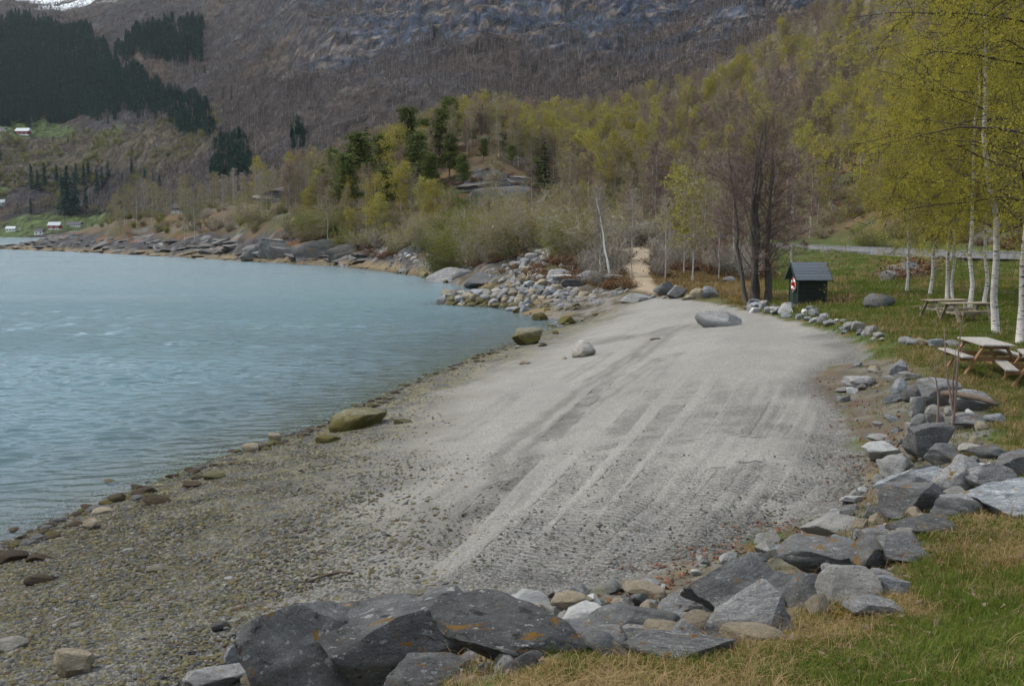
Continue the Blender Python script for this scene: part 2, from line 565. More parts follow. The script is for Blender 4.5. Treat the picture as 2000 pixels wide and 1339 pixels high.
# road bench and hillside: (px, py, distance)
for p in ((2000, 497, 92), (1780, 488, 113), (1600, 481, 139), (1540, 479, 150), (1460, 485, 150), (2000, 440, 112), (2000, 350, 150), (2000, 200, 230), (2000, 60, 320), (2000, -60, 430),
          (1750, 450, 130), (1750, 385, 168), (1750, 230, 255), (1750, 90, 350), (1750, -40, 460), (1500, 445, 178), (1500, 385, 225), (1500, 275, 300), (1500, 165, 385), (1500, 70, 490),
          (1420, 500, 108), (1360, 520, 92), (1260, 560, 76), (1255, 520, 87), (1250, 482, 98), (1330, 490, 104), (1150, 535, 86), (1150, 500, 105), (1050, 530, 92), (1050, 500, 108),
          (1265, 462, 112), (1300, 430, 190), (1300, 370, 255), (1300, 290, 335), (1300, 225, 425), (1300, 180, 530), (1100, 470, 140), (1100, 440, 180), (1100, 385, 225), (1100, 305, 300),
          (1100, 255, 400), (1100, 235, 530), (950, 530, 112), (950, 490, 140), (950, 425, 190), (950, 398, 202), (950, 328, 226), (950, 275, 262), (950, 250, 330), (950, 255, 460),
          (800, 505, 145), (800, 480, 165), (800, 420, 205), (800, 335, 255), (800, 300, 305), (800, 310, 430), (690, 500, 185), (650, 490, 195), (650, 450, 205), (650, 405, 250), (650, 355, 300),
          (650, 350, 410), (560, 497, 200), (560, 450, 210), (500, 445, 228), (500, 415, 265), (500, 395, 305), (560, 365, 325), (500, 400, 430), (420, 490, 235), (420, 462, 250), (350, 470, 262), (350, 428, 300), (350, 412, 345), (350, 430, 430), (270, 478, 280),
          (230, 440, 310), (200, 450, 315), (200, 440, 345), (150, 462, 320), (100, 464, 345), (60, 478, 350), (100, 466, 380)):
    cd(*p)
for px, d, z in ((200, 420, 1.5), (0, 385, 0.3), (60, 395, 0.0), (2480, 160, 32), (2480, 320, 90), (2480, 430, 130)):
    cxz(px, d, z)
# mountain and the far side of the fjord
for q in (-480, -200):
    for d, z in ((1070, 0), (1130, 14), (1270, 70), (1460, 170), (1850, 340), (2300, 500), (2600, 560), (3000, 520), (3600, 400)):
        cxz(q, d, z)
for p in ((0, 445, 1120), (0, 405, 1200), (0, 360, 1270), (0, 300, 1370), (0, 245, 1460), (0, 200, 1600), (0, 120, 1850), (0, 60, 2100), (0, 22, 2400), (0, 8, 2600), (0, 30, 3100),
          (150, 452, 1040), (150, 440, 1120), (200, 420, 1150), (200, 350, 1250), (200, 280, 1370), (200, 220, 1500), (200, 120, 1800), (200, 50, 2100), (200, 2, 2450), (200, -12, 2700), (200, 10, 3300),
          (400, 405, 800), (400, 335, 950), (400, 270, 1100), (400, 200, 1300), (400, 100, 1600), (400, 10, 1950), (400, -60, 2300), (400, -60, 3300),
          (700, 345, 600), (700, 285, 800), (700, 205, 1000), (700, 120, 1200), (700, 50, 1370), (700, 0, 1490), (700, -60, 1650), (700, -100, 2600), (1000, 245, 650), (1000, 190, 850), (1000, 120, 1050), (1000, 60, 1170),
          (1000, 0, 1280), (1000, -70, 1400), (1000, -100, 2500), (1300, 165, 700), (1300, 115, 900), (1300, 55, 1030), (1300, 0, 1130), (1300, -70, 1250), (1300, -100, 2500), (1600, 60, 650), (1600, 10, 850), (1600, -60, 1000),
          (2000, -90, 560), (2000, -130, 900), (2400, -130, 560), (2400, -150, 1200)):
    cd(*p)
ctl = np.array(ctl)
ctl = ctl[(ctl[:, 1] > 1.0)]

def uv_of(x, y):
    return np.stack([x / y * 4.0, np.log(y)], -1)
def squash(z, y): return (z - 1.2) / (y + 14.0)
def unsquash(q, y): return q * (y + 14.0) + 1.2
_cu = uv_of(ctl[:, 0], ctl[:, 1])
_, keep = np.unique(np.round(_cu / 0.02).astype(int), axis=0, return_index=True)
ctl, _cu = ctl[keep], _cu[keep]
def _phi(A, B):
    d2 = ((A[:, None, :] - B[None, :, :]) ** 2).sum(-1)
    return np.sqrt(d2 + 0.0016)
_n = len(ctl)
_A = np.zeros((_n + 1, _n + 1))
_A[:_n, :_n] = _phi(_cu, _cu) - np.eye(_n) * 0.004
_A[:_n, _n] = 1
_A[_n, :_n] = 1
_w = np.linalg.solve(_A, np.append(squash(ctl[:, 2], ctl[:, 1]), 0))
GU = np.linspace(-3.2, 3.2, 385)                              # u * 4
GV = np.linspace(math.log(1.15), math.log(4000), 620)
_gu, _gv = np.meshgrid(GU, GV)
_pts = np.stack([_gu.ravel(), _gv.ravel()], -1)
_q = np.concatenate([_phi(_pts[i:i + 20000], _cu) @ _w[:_n] + _w[_n] for i in range(0, len(_pts), 20000)])
GRID = _q.reshape(_gu.shape)

JET_A, JET_B = np.array([-4.4, 84.5]), np.array([8.5, 77.0])          # axis of the stone jetty, tip to root
PATH3 = np.array([Gz(1290, 572, 1.55), Gd(1262, 560, 76), Gd(1252, 540, 81), Gd(1246, 515, 88), Gd(1252, 495, 94), Gd(1250, 483, 98), Gd(1210, 486, 101), Gd(1150, 478, 108)])
ROAD3 = np.array([(40 * 1.9, 62, 3.7), Gz(2000, 509, 3.7) + (0, 3.6, 0), Gz(1890, 503, 3.7) + (1, 3.8, 0), Gz(1780, 497, 3.7) + (1, 4.0, 0), Gz(1690, 492.5, 3.7) + (1, 4, 0), Gz(1600, 488, 3.7) + (1.5, 4, 0), Gz(1540, 485, 3.7) + (1.5, 4.2, 0), Gz(1420, 482, 3.7) + (1.5, 4.2, 0)])

def base_h(x, y):
    x, y = np.asarray(x, float), np.maximum(np.asarray(y, float), 1.15)
    fu = np.clip((x / y * 4.0 - GU[0]) / (GU[1] - GU[0]), 0, len(GU) - 1.001)
    fv = np.clip((np.log(y) - GV[0]) / (GV[1] - GV[0]), 0, len(GV) - 1.001)
    iu, iv = fu.astype(int), fv.astype(int)
    a, b = fu - iu, fv - iv
    q = (GRID[iv, iu] * (1 - a) + GRID[iv, iu + 1] * a) * (1 - b) + (GRID[iv + 1, iu] * (1 - a) + GRID[iv + 1, iu + 1] * a) * b
    return unsquash(q, y)

BEACH = np.concatenate([WL3[:, :2], SE3[::-1, :2]])
BANK = np.concatenate([SE3[1:18, :2], BT3[::-1][4:, :2]])                      # stony slope between sand and grass
# tyre and crawler tracks left on the sand, seen lines of the photograph laid on the beach
TRACKS_PX = [[(1010, 1165), (1120, 1080), (1230, 985), (1320, 880), (1390, 790), (1440, 720)],
             [(1090, 1150), (1200, 1070), (1310, 975), (1385, 880), (1440, 800), (1480, 730)],
             [(1210, 1130), (1310, 1040), (1395, 950), (1460, 870), (1510, 800), (1540, 740)],
             [(1330, 1110), (1420, 1030), (1480, 950), (1530, 880), (1560, 820), (1575, 770)],
             [(1400, 1085), (1500, 1000), (1560, 940), (1610, 870), (1625, 810), (1600, 760)],
             [(880, 1160), (980, 1075), (1075, 985), (1170, 880), (1250, 790), (1330, 715)],
             [(760, 1150), (870, 1060), (960, 970), (1050, 880), (1130, 800), (1230, 700)],
             [(1150, 1150), (1262, 1055), (1355, 960), (1425, 875), (1475, 800), (1510, 735)],
             [(1270, 1125), (1370, 1035), (1440, 950), (1495, 875), (1535, 810), (1560, 750)],
             [(950, 1165), (1055, 1080), (1155, 985), (1245, 880), (1320, 790), (1385, 715)]]
TRK_W = [0.30, 0.30, 0.28, 0.28, 0.27, 0.28, 0.26, 0.28, 0.27, 0.26]
WET_PX = [([(1300, 652), (1240, 700), (1150, 760), (1050, 840), (960, 920), (880, 1000), (820, 1060)], 0.55, 0.85),
          ([(1290, 700), (1220, 745), (1140, 800), (1060, 860), (985, 930), (900, 1010)], 0.30, 0.9),
          ([(1320, 690), (1270, 740), (1200, 790), (1120, 850), (1040, 930), (985, 990)], 0.25, 0.6),
          ([(1180, 668), (1250, 655), (1300, 648), (1320, 640)], 1.3, 0.9),
          ([(1100, 668), (1160, 663), (1210, 660)], 0.9, 0.6),
          ([(1190, 690), (1150, 715), (1100, 745)], 0.3, 0.7),
          ([(1240, 690), (1210, 712), (1160, 740)], 0.35, 0.8),
          ([(1000, 770), (950, 815), (880, 860)], 0.3, 0.5)]
def lay(px, py):
    """where the sight line through a pixel meets the ground"""
    X, Z = ray(px, py)
    y = 2.0 * 1.012 ** np.arange(640)
    f = CAMZ + Z * y - base_h(X * y, y)
    k = np.argmax(f < 0)
    if f[k] >= 0:
        k = len(y) - 1
    lo, hi = y[max(k - 1, 0)], y[k]
    for _ in range(18):
        m = (lo + hi) / 2
        if CAMZ + Z * m - float(base_h(X * m, m)) < 0:
            hi = m
        else:
            lo = m
    return np.array([X * hi, hi, float(ground_h(X * hi, hi))])

def jetty_h(x, y):
    d, off, al = linedist(np.stack([np.ravel(x), np.ravel(y)], 1), [JET_A, JET_B])
    t = al / np.linalg.norm(JET_B - JET_A)
    return (1.15 - np.maximum(d - 0.9, 0) * 0.75 - 0.35 * (1 - t) ** 3).reshape(np.shape(x))

def hill_noise(x, y, z):
    far = sstep(70, 160, y)
    on = sstep(0.2, 2.5, z)
    n = (fbm(x, y, 14, 5, 3) - 0.5) * 3.6 * far * on
    d, off, al = linedist(np.stack([np.ravel(x), np.ravel(y)], 1), ROAD3)
    n = n * sstep(4, 12, d).reshape(np.shape(x))
    # rocky far shore: blocky ledges
    sh = sstep(100, 130, y) * (1 - sstep(420, 600, y)) * sstep(-0.3, 0.8, z) * (1 - sstep(7, 13, z))
    led = fbm(x, y, 9, 4, 31)
    n = n + sh * (np.abs((led * 7) % 1 - 0.5) * 1.1 - 0.25 + (fbm(x, y, 2.5, 3, 8) - 0.5) * 0.9)
    # mountain relief: gullies and stepped crags
    m = sstep(420, 900, y)
    rid = 1 - np.abs(2 * fbm(x + 0.3 * y, y * 0.5, 260, 5, 41) - 1)
    n = n + m * ((rid - 0.75) * 70 + (fbm(x, y, 45, 4, 44) - 0.5) * 18 + (fbm(x, y, 14, 2, 46) - 0.5) * 7) * sstep(4, 120, z)
    cliff = sstep(140, 230, z) * sstep(0.0, 0.5, (x / y + 0.25) * 3) * m
    st = fbm(x, y * 0.4, 90, 4, 52) * 6 + z / 26.0
    n = n + cliff * (sstep(0.0, 0.25, st % 1) - 0.5) * 9
    return n

def ground_h(x, y):
    x, y = np.asarray(x, float), np.asarray(y, float)
    z = base_h(x, y)
    near = (y > 60) & (y < 100)
    z = np.where(near, np.maximum(z, jetty_h(x, y)), z)
    z = z + hill_noise(x, y, z)
    return z

def near_relief(x, y, z, sd):
    """small relief of lawn and bank (not sand)"""
    land = sstep(0.2, -0.5, sd) * (1 - sstep(80, 120, y)) * sstep(0.1, 0.6, z)
    return land * ((fbm(x, y, 1.6, 4, 61) - 0.5) * 0.22 + (fbm(x, y, 0.35, 2, 66) - 0.5) * 0.05)

# ------------------------------------------------------------------ ground colours (what the surface is made of, place by place)
def mixc(c, d, t):
    t = np.clip(t, 0, 1)[:, None]
    return c * (1 - t) + np.asarray(d) * t

TR3 = None
def ground_sheet(name, u0, u1, y0, y1, nu, nv):
    us = np.concatenate([np.linspace(-2.4, u0, 31)[:-1], np.linspace(u0, u1, nu), np.linspace(u1, 2.4, 31)[1:]])   # finer where the view is
    nu = len(us)
    ys = np.exp(np.linspace(math.log(y0), math.log(y1), nv))
    U, Y = np.meshgrid(us, ys)
    X = U * Y
    x, y = X.ravel(), Y.ravel()
    z = ground_h(x, y)
    P = np.stack([x, y], 1)
    near = y < 95
    sd = np.full(len(x), -50.0)
    sd[near] = polydist(P[near], BEACH)
    # shore distance
    wd = np.full(len(x), 99.0)
    wd[near] = linedist(P[near], WL3)[0]
    z = z + near_relief(x, y, z, sd)
    uu = x / y
    slope = np.hypot(np.gradient(z.reshape(Y.shape), axis=1).ravel() / (np.gradient(X, axis=1).ravel() + 1e-9),
                     np.gradient(z.reshape(Y.shape), axis=0).ravel() / (np.gradient(Y, axis=0).ravel() + 1e-9))
    # --- land default: spring grass with straw and moss
    g1 = fbm(x, y, 5, 4, 71)
    g2 = fbm(x, y, 1.2, 4, 75)
    col = np.tile(np.array([0.055, 0.074, 0.018]), (len(x), 1))
    col = mixc(col, (0.030, 0.055, 0.012), sstep(0.5, 0.7, g1))
    dry = sstep(0.45, 0.62, g2 * 0.6 + g1 * 0.4) * (0.35 + 0.65 * sstep(-6, -0.5, sd) * (y < 95))
    dry = np.maximum(dry, (y < 12) * sstep(0.36, 0.58, g2) * 0.9)
    col = mixc(col, (0.145, 0.098, 0.048), dry * 0.8)
    col = mixc(col, (0.15, 0.075, 0.012), sstep(0.58, 0.68, fbm(x, y, 0.9, 3, 83)) * (y < 14) * 0.7)
    # --- hillside floor: heather, last year's bracken, moss
    hill = sstep(78, 120, y + (fbm(x, y, 20, 3, 9) - 0.5) * 20) * (y < 700)
    rd, roff, ral = linedist(P, ROAD3)
    above = sstep(3.2, 5.2, np.where(y > 60, z, 0)) * (roff < 0) if False else sstep(4.3, 6.0, z)
    hc = np.tile(np.array([0.082, 0.060, 0.036]), (len(x), 1))
    hc = mixc(hc, (0.110, 0.072, 0.038), sstep(0.45, 0.7, fbm(x, y, 9, 4, 91)))
    hc = mixc(hc, (0.048, 0.055, 0.018), sstep(0.5, 0.72, fbm(x, y, 16, 4, 95)) * 0.8)
    hc = mixc(hc, (0.11, 0.105, 0.10), sstep(0.62, 0.7, fbm(x, y, 6, 4, 99)) * 0.8)
    left = sstep(0.27, 0.20, uu)
    hm = hill * np.maximum(above, left)
    col = mixc(col, hc, hm)
    # brown scrub between path, alder and beach
    scrub = sstep(60, 72, y) * (y < 130) * sstep(0.245, 0.21, uu) * sstep(0.4, 1.2, z)
    col = mixc(col, hc * 1.05, scrub * (0.5 + 0.5 * sstep(0.35, 0.6, g2)))
    # --- bare rock of the far shore, tide bands
    rk = sstep(100, 120, y) * (y < 520) * (1 - sstep(4.0, 7.5, z + (fbm(x, y, 12, 4, 103) - 0.5) * 7)) * (uu < 0.02)
    rk = np.maximum(rk, sstep(0.75, 1.3, slope) * (y > 100) * (y < 520) * (uu < 0.06) * (z > 0.5) * sstep(0.35, 0.55, fbm(x, y, 18, 3, 107)))
    rk = np.maximum(rk, sstep(-0.062, -0.05, uu + (fbm(x, y, 9, 3, 71) - .5) * .03) * sstep(0.045, 0.03, uu + (fbm(x, y, 9, 3, 72) - .5) * .03) * sstep(194, 200, y) * sstep(236, 222, y) * sstep(0.3, 0.5, fbm(x, y, 8, 3, 73)))
    st = fbm(x, y * 0.5 + z * 6, 3.0, 4, 111)
    rc = np.tile(np.array([0.055, 0.055, 0.058]), (len(x), 1))
    rc = mixc(rc, (0.024, 0.024, 0.026), sstep(0.45, 0.6, st))
    rc = mixc(rc, (0.16, 0.155, 0.15), sstep(0.58, 0.74, fbm(x, y, 4, 4, 115)))
    rc = mixc(rc, (0.15, 0.07, 0.025), sstep(0.6, 0.7, fbm(x, y, 5, 4, 119)) * sstep(1.6, 3, z) * 0.8)
    tide = (1 - sstep(0.7, 1.5, z + (st - 0.5) * 0.8))
    rc = mixc(rc, (0.165, 0.128, 0.078), tide * sstep(0.25, 0.45, fbm(x, y, 7, 3, 123)))
    rc = mixc(rc, (0.05, 0.04, 0.02), (1 - sstep(0.0, 0.35, z)) * 0.9)
    col = mixc(col, rc, rk)
    # stony shore round the jetty
    stony = sstep(58, 64, y) * (y < 120) * (1 - sstep(1.5, 2.4, z)) * sstep(0.13, 0.09, uu + (fbm(x, y, 3, 3, 125) - 0.5) * 0.05) * (sd < 0)
    sc_ = np.tile(np.array([0.15, 0.135, 0.115]), (len(x), 1))
    sc_ = mixc(sc_, (0.06, 0.05, 0.035), sstep(0.4, 0.6, fbm(x, y, 0.9, 3, 127)))
    sc_ = mixc(sc_, (0.16, 0.115, 0.055), sstep(0.5, 0.66, fbm(x, y, 2.0, 3, 131)) * (z < 0.8))
    col = mixc(col, sc_, stony)
    # --- beach
    b = sstep(-0.25, 0.25, sd + (fbm(x, y, 0.7, 3, 135) - 0.5) * 0.9)
    sand = np.tile(np.array([0.212, 0.202, 0.181]), (len(x), 1))
    sand = mixc(sand, (0.230, 0.219, 0.196), sstep(0.45, 0.65, fbm(x, y, 3.5, 4, 139)))
    sand = mixc(sand, (0.19, 0.183, 0.168), sstep(0.48, 0.7, fbm(x, y, 0.8, 4, 143)) * 0.6)
    # coarse grey gravel near the foot of the bank and at the near end
    gv = sstep(1.7, 0.2, sd + (fbm(x, y, 1.5, 3, 147) - 0.5) * 1.6) * (y < 40)
    gv = np.maximum(gv, sstep(16, 9, y + (fbm(x, y, 2.5, 3, 149) - 0.5) * 6))
    sand = mixc(sand, np.array([0.185, 0.178, 0.162]) * (0.8 + 0.4 * fbm(x, y, 0.25, 2, 151))[:, None], gv * 0.75)
    # pebble belt along the water, olive with algae
    wdn = wd + (fbm(x, y, 2.2, 4, 155) - 0.5) * 3.0
    pw = 2.8 + 6.2 * sstep(36, 9, y)
    pb = sstep(pw + 2.4, pw - 2.4, wdn)
    pc = np.tile(np.array([0.185, 0.170, 0.128]), (len(x), 1))
    pc = mixc(pc, (0.245, 0.215, 0.115), sstep(0.34, 0.52, fbm(x, y, 0.6, 3, 159)) * sstep(6.0, 1.0, wdn))
    pc = mixc(pc, (0.12, 0.12, 0.11), sstep(0.48, 0.64, fbm(x, y, 0.3, 2, 163)))
    sand = mixc(sand, pc, pb)
    # wet drain lines
    m = near & (sd > -1)
    for L3, w, a in WET3:
        d, off, al = linedist(P[m], L3)
        strk = fbm(al * 0.16, off, 0.34, 3, 167)
        k = sstep(w * 1.5, w * 0.5, d + (fbm(x[m], y[m], 0.7, 3, 168) - 0.5) * w * 1.2) * (0.25 + 0.75 * sstep(0.40, 0.54, strk))
        sand[m] = mixc(sand[m], np.array([0.118, 0.112, 0.099]), k * a * 0.85)
    # streaks that the tracks drew along the whole strand
    d, off, al = linedist(P[m], TR3[5][0])
    strk = fbm(al * 0.12, off, 0.45, 5, 169)
    sand[m] = mixc(sand[m], np.array([0.190, 0.182, 0.164]), sstep(0.52, 0.58, strk) * 0.22)
    sand[m] = mixc(sand[m], np.array([0.24, 0.229, 0.205]), sstep(0.44, 0.38, strk) * 0.2)
    sand = mixc(sand, (0.06, 0.054, 0.04), sstep(0.5, 0.0, wd + (fbm(x, y, 1.0, 3, 171) - 0.5) * 0.5) * 0.55)
    col = mixc(col, sand, b)
    bk = polydist(P[near], BANK)
    kb = np.zeros(len(x)); kb[near] = sstep(-0.1, 0.35, bk + (fbm(x[near], y[near], 0.8, 3, 173) - 0.5) * 0.8)
    soil = np.tile(np.array([0.082, 0.072, 0.056]), (len(x), 1))
    soil = mixc(soil, (0.13, 0.12, 0.105), sstep(0.45, 0.6, fbm(x, y, 0.5, 3, 174)))
    col = mixc(col, soil, kb * 0.85)
    # leaf litter and soil strip along the upper beach edge
    lit = sstep(0.9, 0.1, np.abs(sd + 0.2)) * (y > 11) * (y < 30) * (uu > 0.3)
    col = mixc(col, (0.10, 0.076, 0.056), lit * sstep(0.4, 0.6, fbm(x, y, 0.5, 3, 175)) * 0.8)
    # --- underwater bed
    uw = sstep(0.02, -0.15, z) * (y < 1000)
    col = mixc(col, np.array([0.085, 0.085, 0.065]) * (0.6 + 0.8 * fbm(x, y, 0.8, 3, 179))[:, None], uw * 0.9)
    # --- footpath
    pd = np.full(len(x), 99.0)
    m = (y > 65) & (y < 125)
    pd[m] = linedist(P[m], PATH3)[0]
    wpath = 0.95 + 0.6 * (fbm(x, y, 2, 3, 183) - 0.5)
    col = mixc(col, np.array([0.27, 0.215, 0.15]) * (0.85 + 0.3 * fbm(x, y, 0.7, 3, 187))[:, None], sstep(wpath + 0.35, wpath - 0.2, pd))
    # --- far slopes
    far = sstep(480, 620, y)
    mc = np.tile(np.array([0.050, 0.040, 0.036]), (len(x), 1))
    mc = mixc(mc, (0.045, 0.042, 0.045), sstep(0.4, 0.6, fbm(x, y, 120, 5, 191)))
    mc = mixc(mc, (0.085, 0.062, 0.045), sstep(0.55, 0.7, fbm(x, y, 70, 5, 195)) * 0.8)
    # crags
    ck = sstep(110, 190, z) * sstep(-0.33, -0.1, uu) * sstep(0.42, 0.56, fbm(x * 0.7, y * 0.3 + z * 0.9, 60, 5, 199) + 0.17 * sstep(180, 290, z) + 0.14 * sstep(-0.05, 0.2, uu) * sstep(120, 180, z))
    cc = np.tile(np.array([0.026, 0.036, 0.060]), (len(x), 1))
    cc = mixc(cc, (0.062, 0.075, 0.105), sstep(0.5, 0.65, fbm(x, z * 2.0, 22, 5, 203)))
    cc = mixc(cc, (0.022, 0.026, 0.034), sstep(0.56, 0.66, fbm(x + 40, z * 2.6, 26, 4, 207)))
    cc = mixc(cc, (0.23, 0.175, 0.12), sstep(0.60, 0.66, fbm(x * 0.5, z * 4.0 + y * 0.3, 14, 5, 211)) * 0.6)
    mc = mixc(mc, cc, ck)
    # farm fields and clear-cut on the far shore
    def field(px0, px1, z0, z1, c, s=0):
        pxv = uu * F + CX
        e = (fbm(x, y, 60, 4, 215 + s) - 0.5) * 1.8
        return sstep(0, 12, pxv - px0 + e * 60) * sstep(0, 12, px1 - pxv + e * 60) * sstep(0, 6, z - z0 + e * 16) * sstep(0, 6, z1 - z + e * 16)
    green = np.array([0.082, 0.115, 0.038])
    for a in ((-500, 215, 1.0, 24), (-500, 48, 40, 66), (-500, 165, 142, 192), (200, 250, 120, 150)):
        mc = mixc(mc, green * (0.85 + 0.3 * fbm(x, y, 40, 4, 219))[:, None], field(*a, green) * far)
    cut = field(20, 420, 80, 145, None, 5)
    mc = mixc(mc, np.array([0.085, 0.07, 0.045]) * (0.7 + 0.6 * fbm(x, y, 25, 4, 223))[:, None], cut * 0.85)
    # last snow high up on the left
    sn = sstep(515, 560, z + (fbm(x, y, 90, 4, 231) - 0.5) * 60) * sstep(0.55, 0.60, fbm(x, y * 0.5, 55, 5, 227)) * sstep(-0.33, -0.38, uu)
    mc = mixc(mc, (0.75, 0.78, 0.82), sn)
    col = mixc(col, mc, far)
    v = np.stack([x, y, z], 1)
    i, j = np.meshgrid(np.arange(nv - 1), np.arange(nu - 1), indexing='ij')
    k = i * nu + j
    f = np.stack([k, k + 1, k + nu + 1, k + nu], -1).reshape(-1, 4)
    # --- tracks: along / across / strength, nearest track wins
    trk = np.zeros((len(x), 3), np.float32)
    if y0 < 30:
        m = np.where((sd > -0.5) & (y < 60))[0]
        bestk = np.zeros(len(m))
        for L3, w in TR3:
            d, off, al = linedist(P[m], L3)
            k2 = sstep(w * 1.1, w * 0.7, d) * sstep(0, 1.0, al) * sstep(0.34, 0.5, fbm(x[m], y[m], 2.4, 3, 235))
            al_end = al.max() - al
            wob = sstep(0.0, 2.5, al) * sstep(0.0, 3.0, al_end) * sstep(0.25, 0.5, fbm(x[m], y[m], 1.7, 3, 237))
            k2 = k2 * sstep(0.0, 9.0, al_end + (fbm(x[m], y[m], 0.6, 3, 238) - 0.5) * 5) * (0.35 + 0.65 * sstep(0.35, 0.55, fbm(x[m], y[m], 0.5, 3, 236)))
            rut = sstep(w * 1.35, w * 0.85, d)
            v[m, 2] += -0.017 * rut * wob + 0.014 * sstep(0.16, 0.0, np.abs(d - w * 1.35)) * wob
            up = k2 > bestk
            bestk = np.where(up, k2, bestk)
            trk[m, 0] = np.where(up, al, trk[m, 0])
            trk[m, 1] = np.where(up, off, trk[m, 1])
            trk[m, 2] = np.where(up, k2, trk[m, 2])
        v[m, 2] += (fbm(x[m], y[m], 0.9, 3, 239) - 0.5) * 0.05
    me = make_mesh(name, v, f)
    set_color(me, 'col', col)
    a = me.attributes.new('track', 'FLOAT_VECTOR', 'POINT')
    a.data.foreach_set('vector', trk.ravel())
    # how stony / sandy the fine grain is
    g = me.attributes.new('grain', 'FLOAT_COLOR', 'POINT')
    gg = np.ones((len(x), 4), np.float32)
    gg[:, 0] = b * (1 - pb) * (1 - 0.7 * gv)
    gg[:, 1] = b * np.maximum(pb, gv * 0.7)
    gg[:, 2] = np.maximum(rk, far * 0.6)
    g.data.foreach_set('color', gg.ravel())
    return me, (x, y, v[:, 2], sd, wd, slope)

TR3 = [(np.array([lay(*p) for p in L]), w) for L, w in zip(TRACKS_PX, TRK_W)]
WET3 = [(np.array([lay(*p) for p in L]), w, a) for L, w, a in WET_PX]

def mat_ground():
    m = NT('ground_surface')
    pos = m.pos()
    col = m.attr('col').outputs['Color']
    gr = m.n('ShaderNodeSeparateColor')
    m.l(m.attr('grain').outputs['Color'], gr.inputs[0])
    sandf, pebf, rockf = gr.outputs[0], gr.outputs[1], gr.outputs[2]
    fine = m.noise(pos, 26.0, 3, 0.75)
    grit = m.noise(pos, 75.0, 1, 0.8)
    k = m.mr(fine, 0.28, 0.72, 0.55, 1.45)
    col1 = m.mix(1.0, col, m.comb3(k), 'MULTIPLY')
    vg = m.n('ShaderNodeTexVoronoi')
    vg.inputs['Scale'].default_value = 34.0
    m.l(pos, vg.inputs['Vector'])
    gs = m.n('ShaderNodeSeparateColor')
    m.l(vg.outputs['Color'], gs.inputs[0])
    ks = m.math('MULTIPLY', m.mr(fine, 0.3, 0.7, 0.78, 1.22), m.math('MULTIPLY', m.mr(gs.outputs[0], 0, 1, 0.72, 1.28), m.mr(grit, 0.3, 0.7, 0.85, 1.15)))
    col2 = m.mix(1.0, col, m.comb3(ks), 'MULTIPLY')
    vo = m.n('ShaderNodeTexVoronoi')
    vo.inputs['Scale'].default_value = 22.0
    m.l(pos, vo.inputs['Vector'])
    hs = m.n('ShaderNodeSeparateColor')
    m.l(vo.outputs['Color'], hs.inputs[0])
    kp = m.math('MULTIPLY', m.mr(hs.outputs[0], 0, 1, 0.45, 1.55), m.mr(vo.outputs['Distance'], 0.1, 0.65, 1.15, 0.45))
    col3 = m.mix(1.0, col, m.comb3(kp), 'MULTIPLY')
    c = m.mix(sandf, col1, col2)
    c = m.mix(pebf, c, col3)
    # tread marks
    tv = m.n('ShaderNodeSeparateXYZ')
    m.l(m.attr('track').outputs['Vector'], tv.inputs[0])
    ph = m.math('ADD', m.math('MULTIPLY', tv.outputs[0], 2 * math.pi / 0.155), m.math('MULTIPLY', tv.outputs[1], 9.0))
    ph = m.math('ADD', ph, m.math('MULTIPLY', m.noise(pos, 2.2, 3), 4.0))
    wv = m.math('SINE', ph)
    wv = m.mr(wv, -0.75, 0.35, 0, 1)
    tread = m.math('MULTIPLY', m.math('MULTIPLY', wv, tv.outputs[2]), m.mr(fine, 0.25, 0.5, 0.25, 1))
    h = m.math('ADD', m.math('MULTIPLY', tread, 0.055), m.math('MULTIPLY', fine, 0.02))
    h = m.math('ADD', h, m.math('MULTIPLY', m.math('MULTIPLY', vo.outputs['Distance'], pebf), -0.05))
    rn = m.noise(pos, 0.55, 5, 0.7)
    h = m.math('ADD', h, m.math('MULTIPLY', m.math('MULTIPLY', rn, rockf), 0.8))

    c = m.mix(m.math('MULTIPLY', rockf, 0.8), c, m.mix(1.0, c, m.comb3(m.mr(rn, 0.3, 0.7, 0.55, 1.5)), 'MULTIPLY'))
    py_ = m.n('ShaderNodeSeparateXYZ')
    m.l(pos, py_.inputs[0])
    farf = m.mr(py_.outputs[1], 480, 700)
    rb = m.noise(m.mapping(pos, (1.5, 0.8, 0.75)), 0.06, 6, 0.75, 0.8)
    c = m.mix(m.math('MULTIPLY', farf, 0.9), c, m.mix(1.0, c, m.comb3(m.mr(rb, 0.40, 0.62, 0.22, 1.75)), 'MULTIPLY'))
    h = m.math('ADD', h, m.math('MULTIPLY', m.math('MULTIPLY', rb, farf), 14.0))
    return m.done(c, 0.93, m.bump(h, 1.0, 1.0), 0.15)
M_GROUND = mat_ground()

g_me, G_INFO = ground_sheet('ground', -0.80, 0.80, 1.2, 480.0, 601, 700)
ground = tag(link('ground', g_me, M_GROUND), 'beach, lawn and wooded hillside round the cove', 'ground', kind='structure')
m_me, M_INFO = ground_sheet('mountain', -0.80, 0.80, 480.0, 3900.0, 460, 300)
mountain = tag(link('mountain', m_me, M_GROUND), 'brown wooded mountainside with dark crags across the fjord', 'mountain', kind='structure')
# lawn behind the camera
bx, by = np.meshgrid(np.linspace(-160, 160, 60), np.linspace(-160, 1.3, 40))
bz = 4.3 + (fbm(bx, by, 20, 3, 5) - 0.5) * 1.2 * sstep(0, -20, by)
k = (np.arange(39)[:, None] * 60 + np.arange(59)[None, :]).ravel()
back_me = make_mesh('ground_behind', np.stack([bx.ravel(), by.ravel(), bz.ravel() - 0.05], 1), np.stack([k, k + 1, k + 61, k + 60], 1))
set_color(back_me, 'col', np.tile([0.055, 0.065, 0.02], (2400, 1)))
tag(link('field', back_me, M_GROUND), 'grass field behind the viewpoint', 'field', kind='structure')

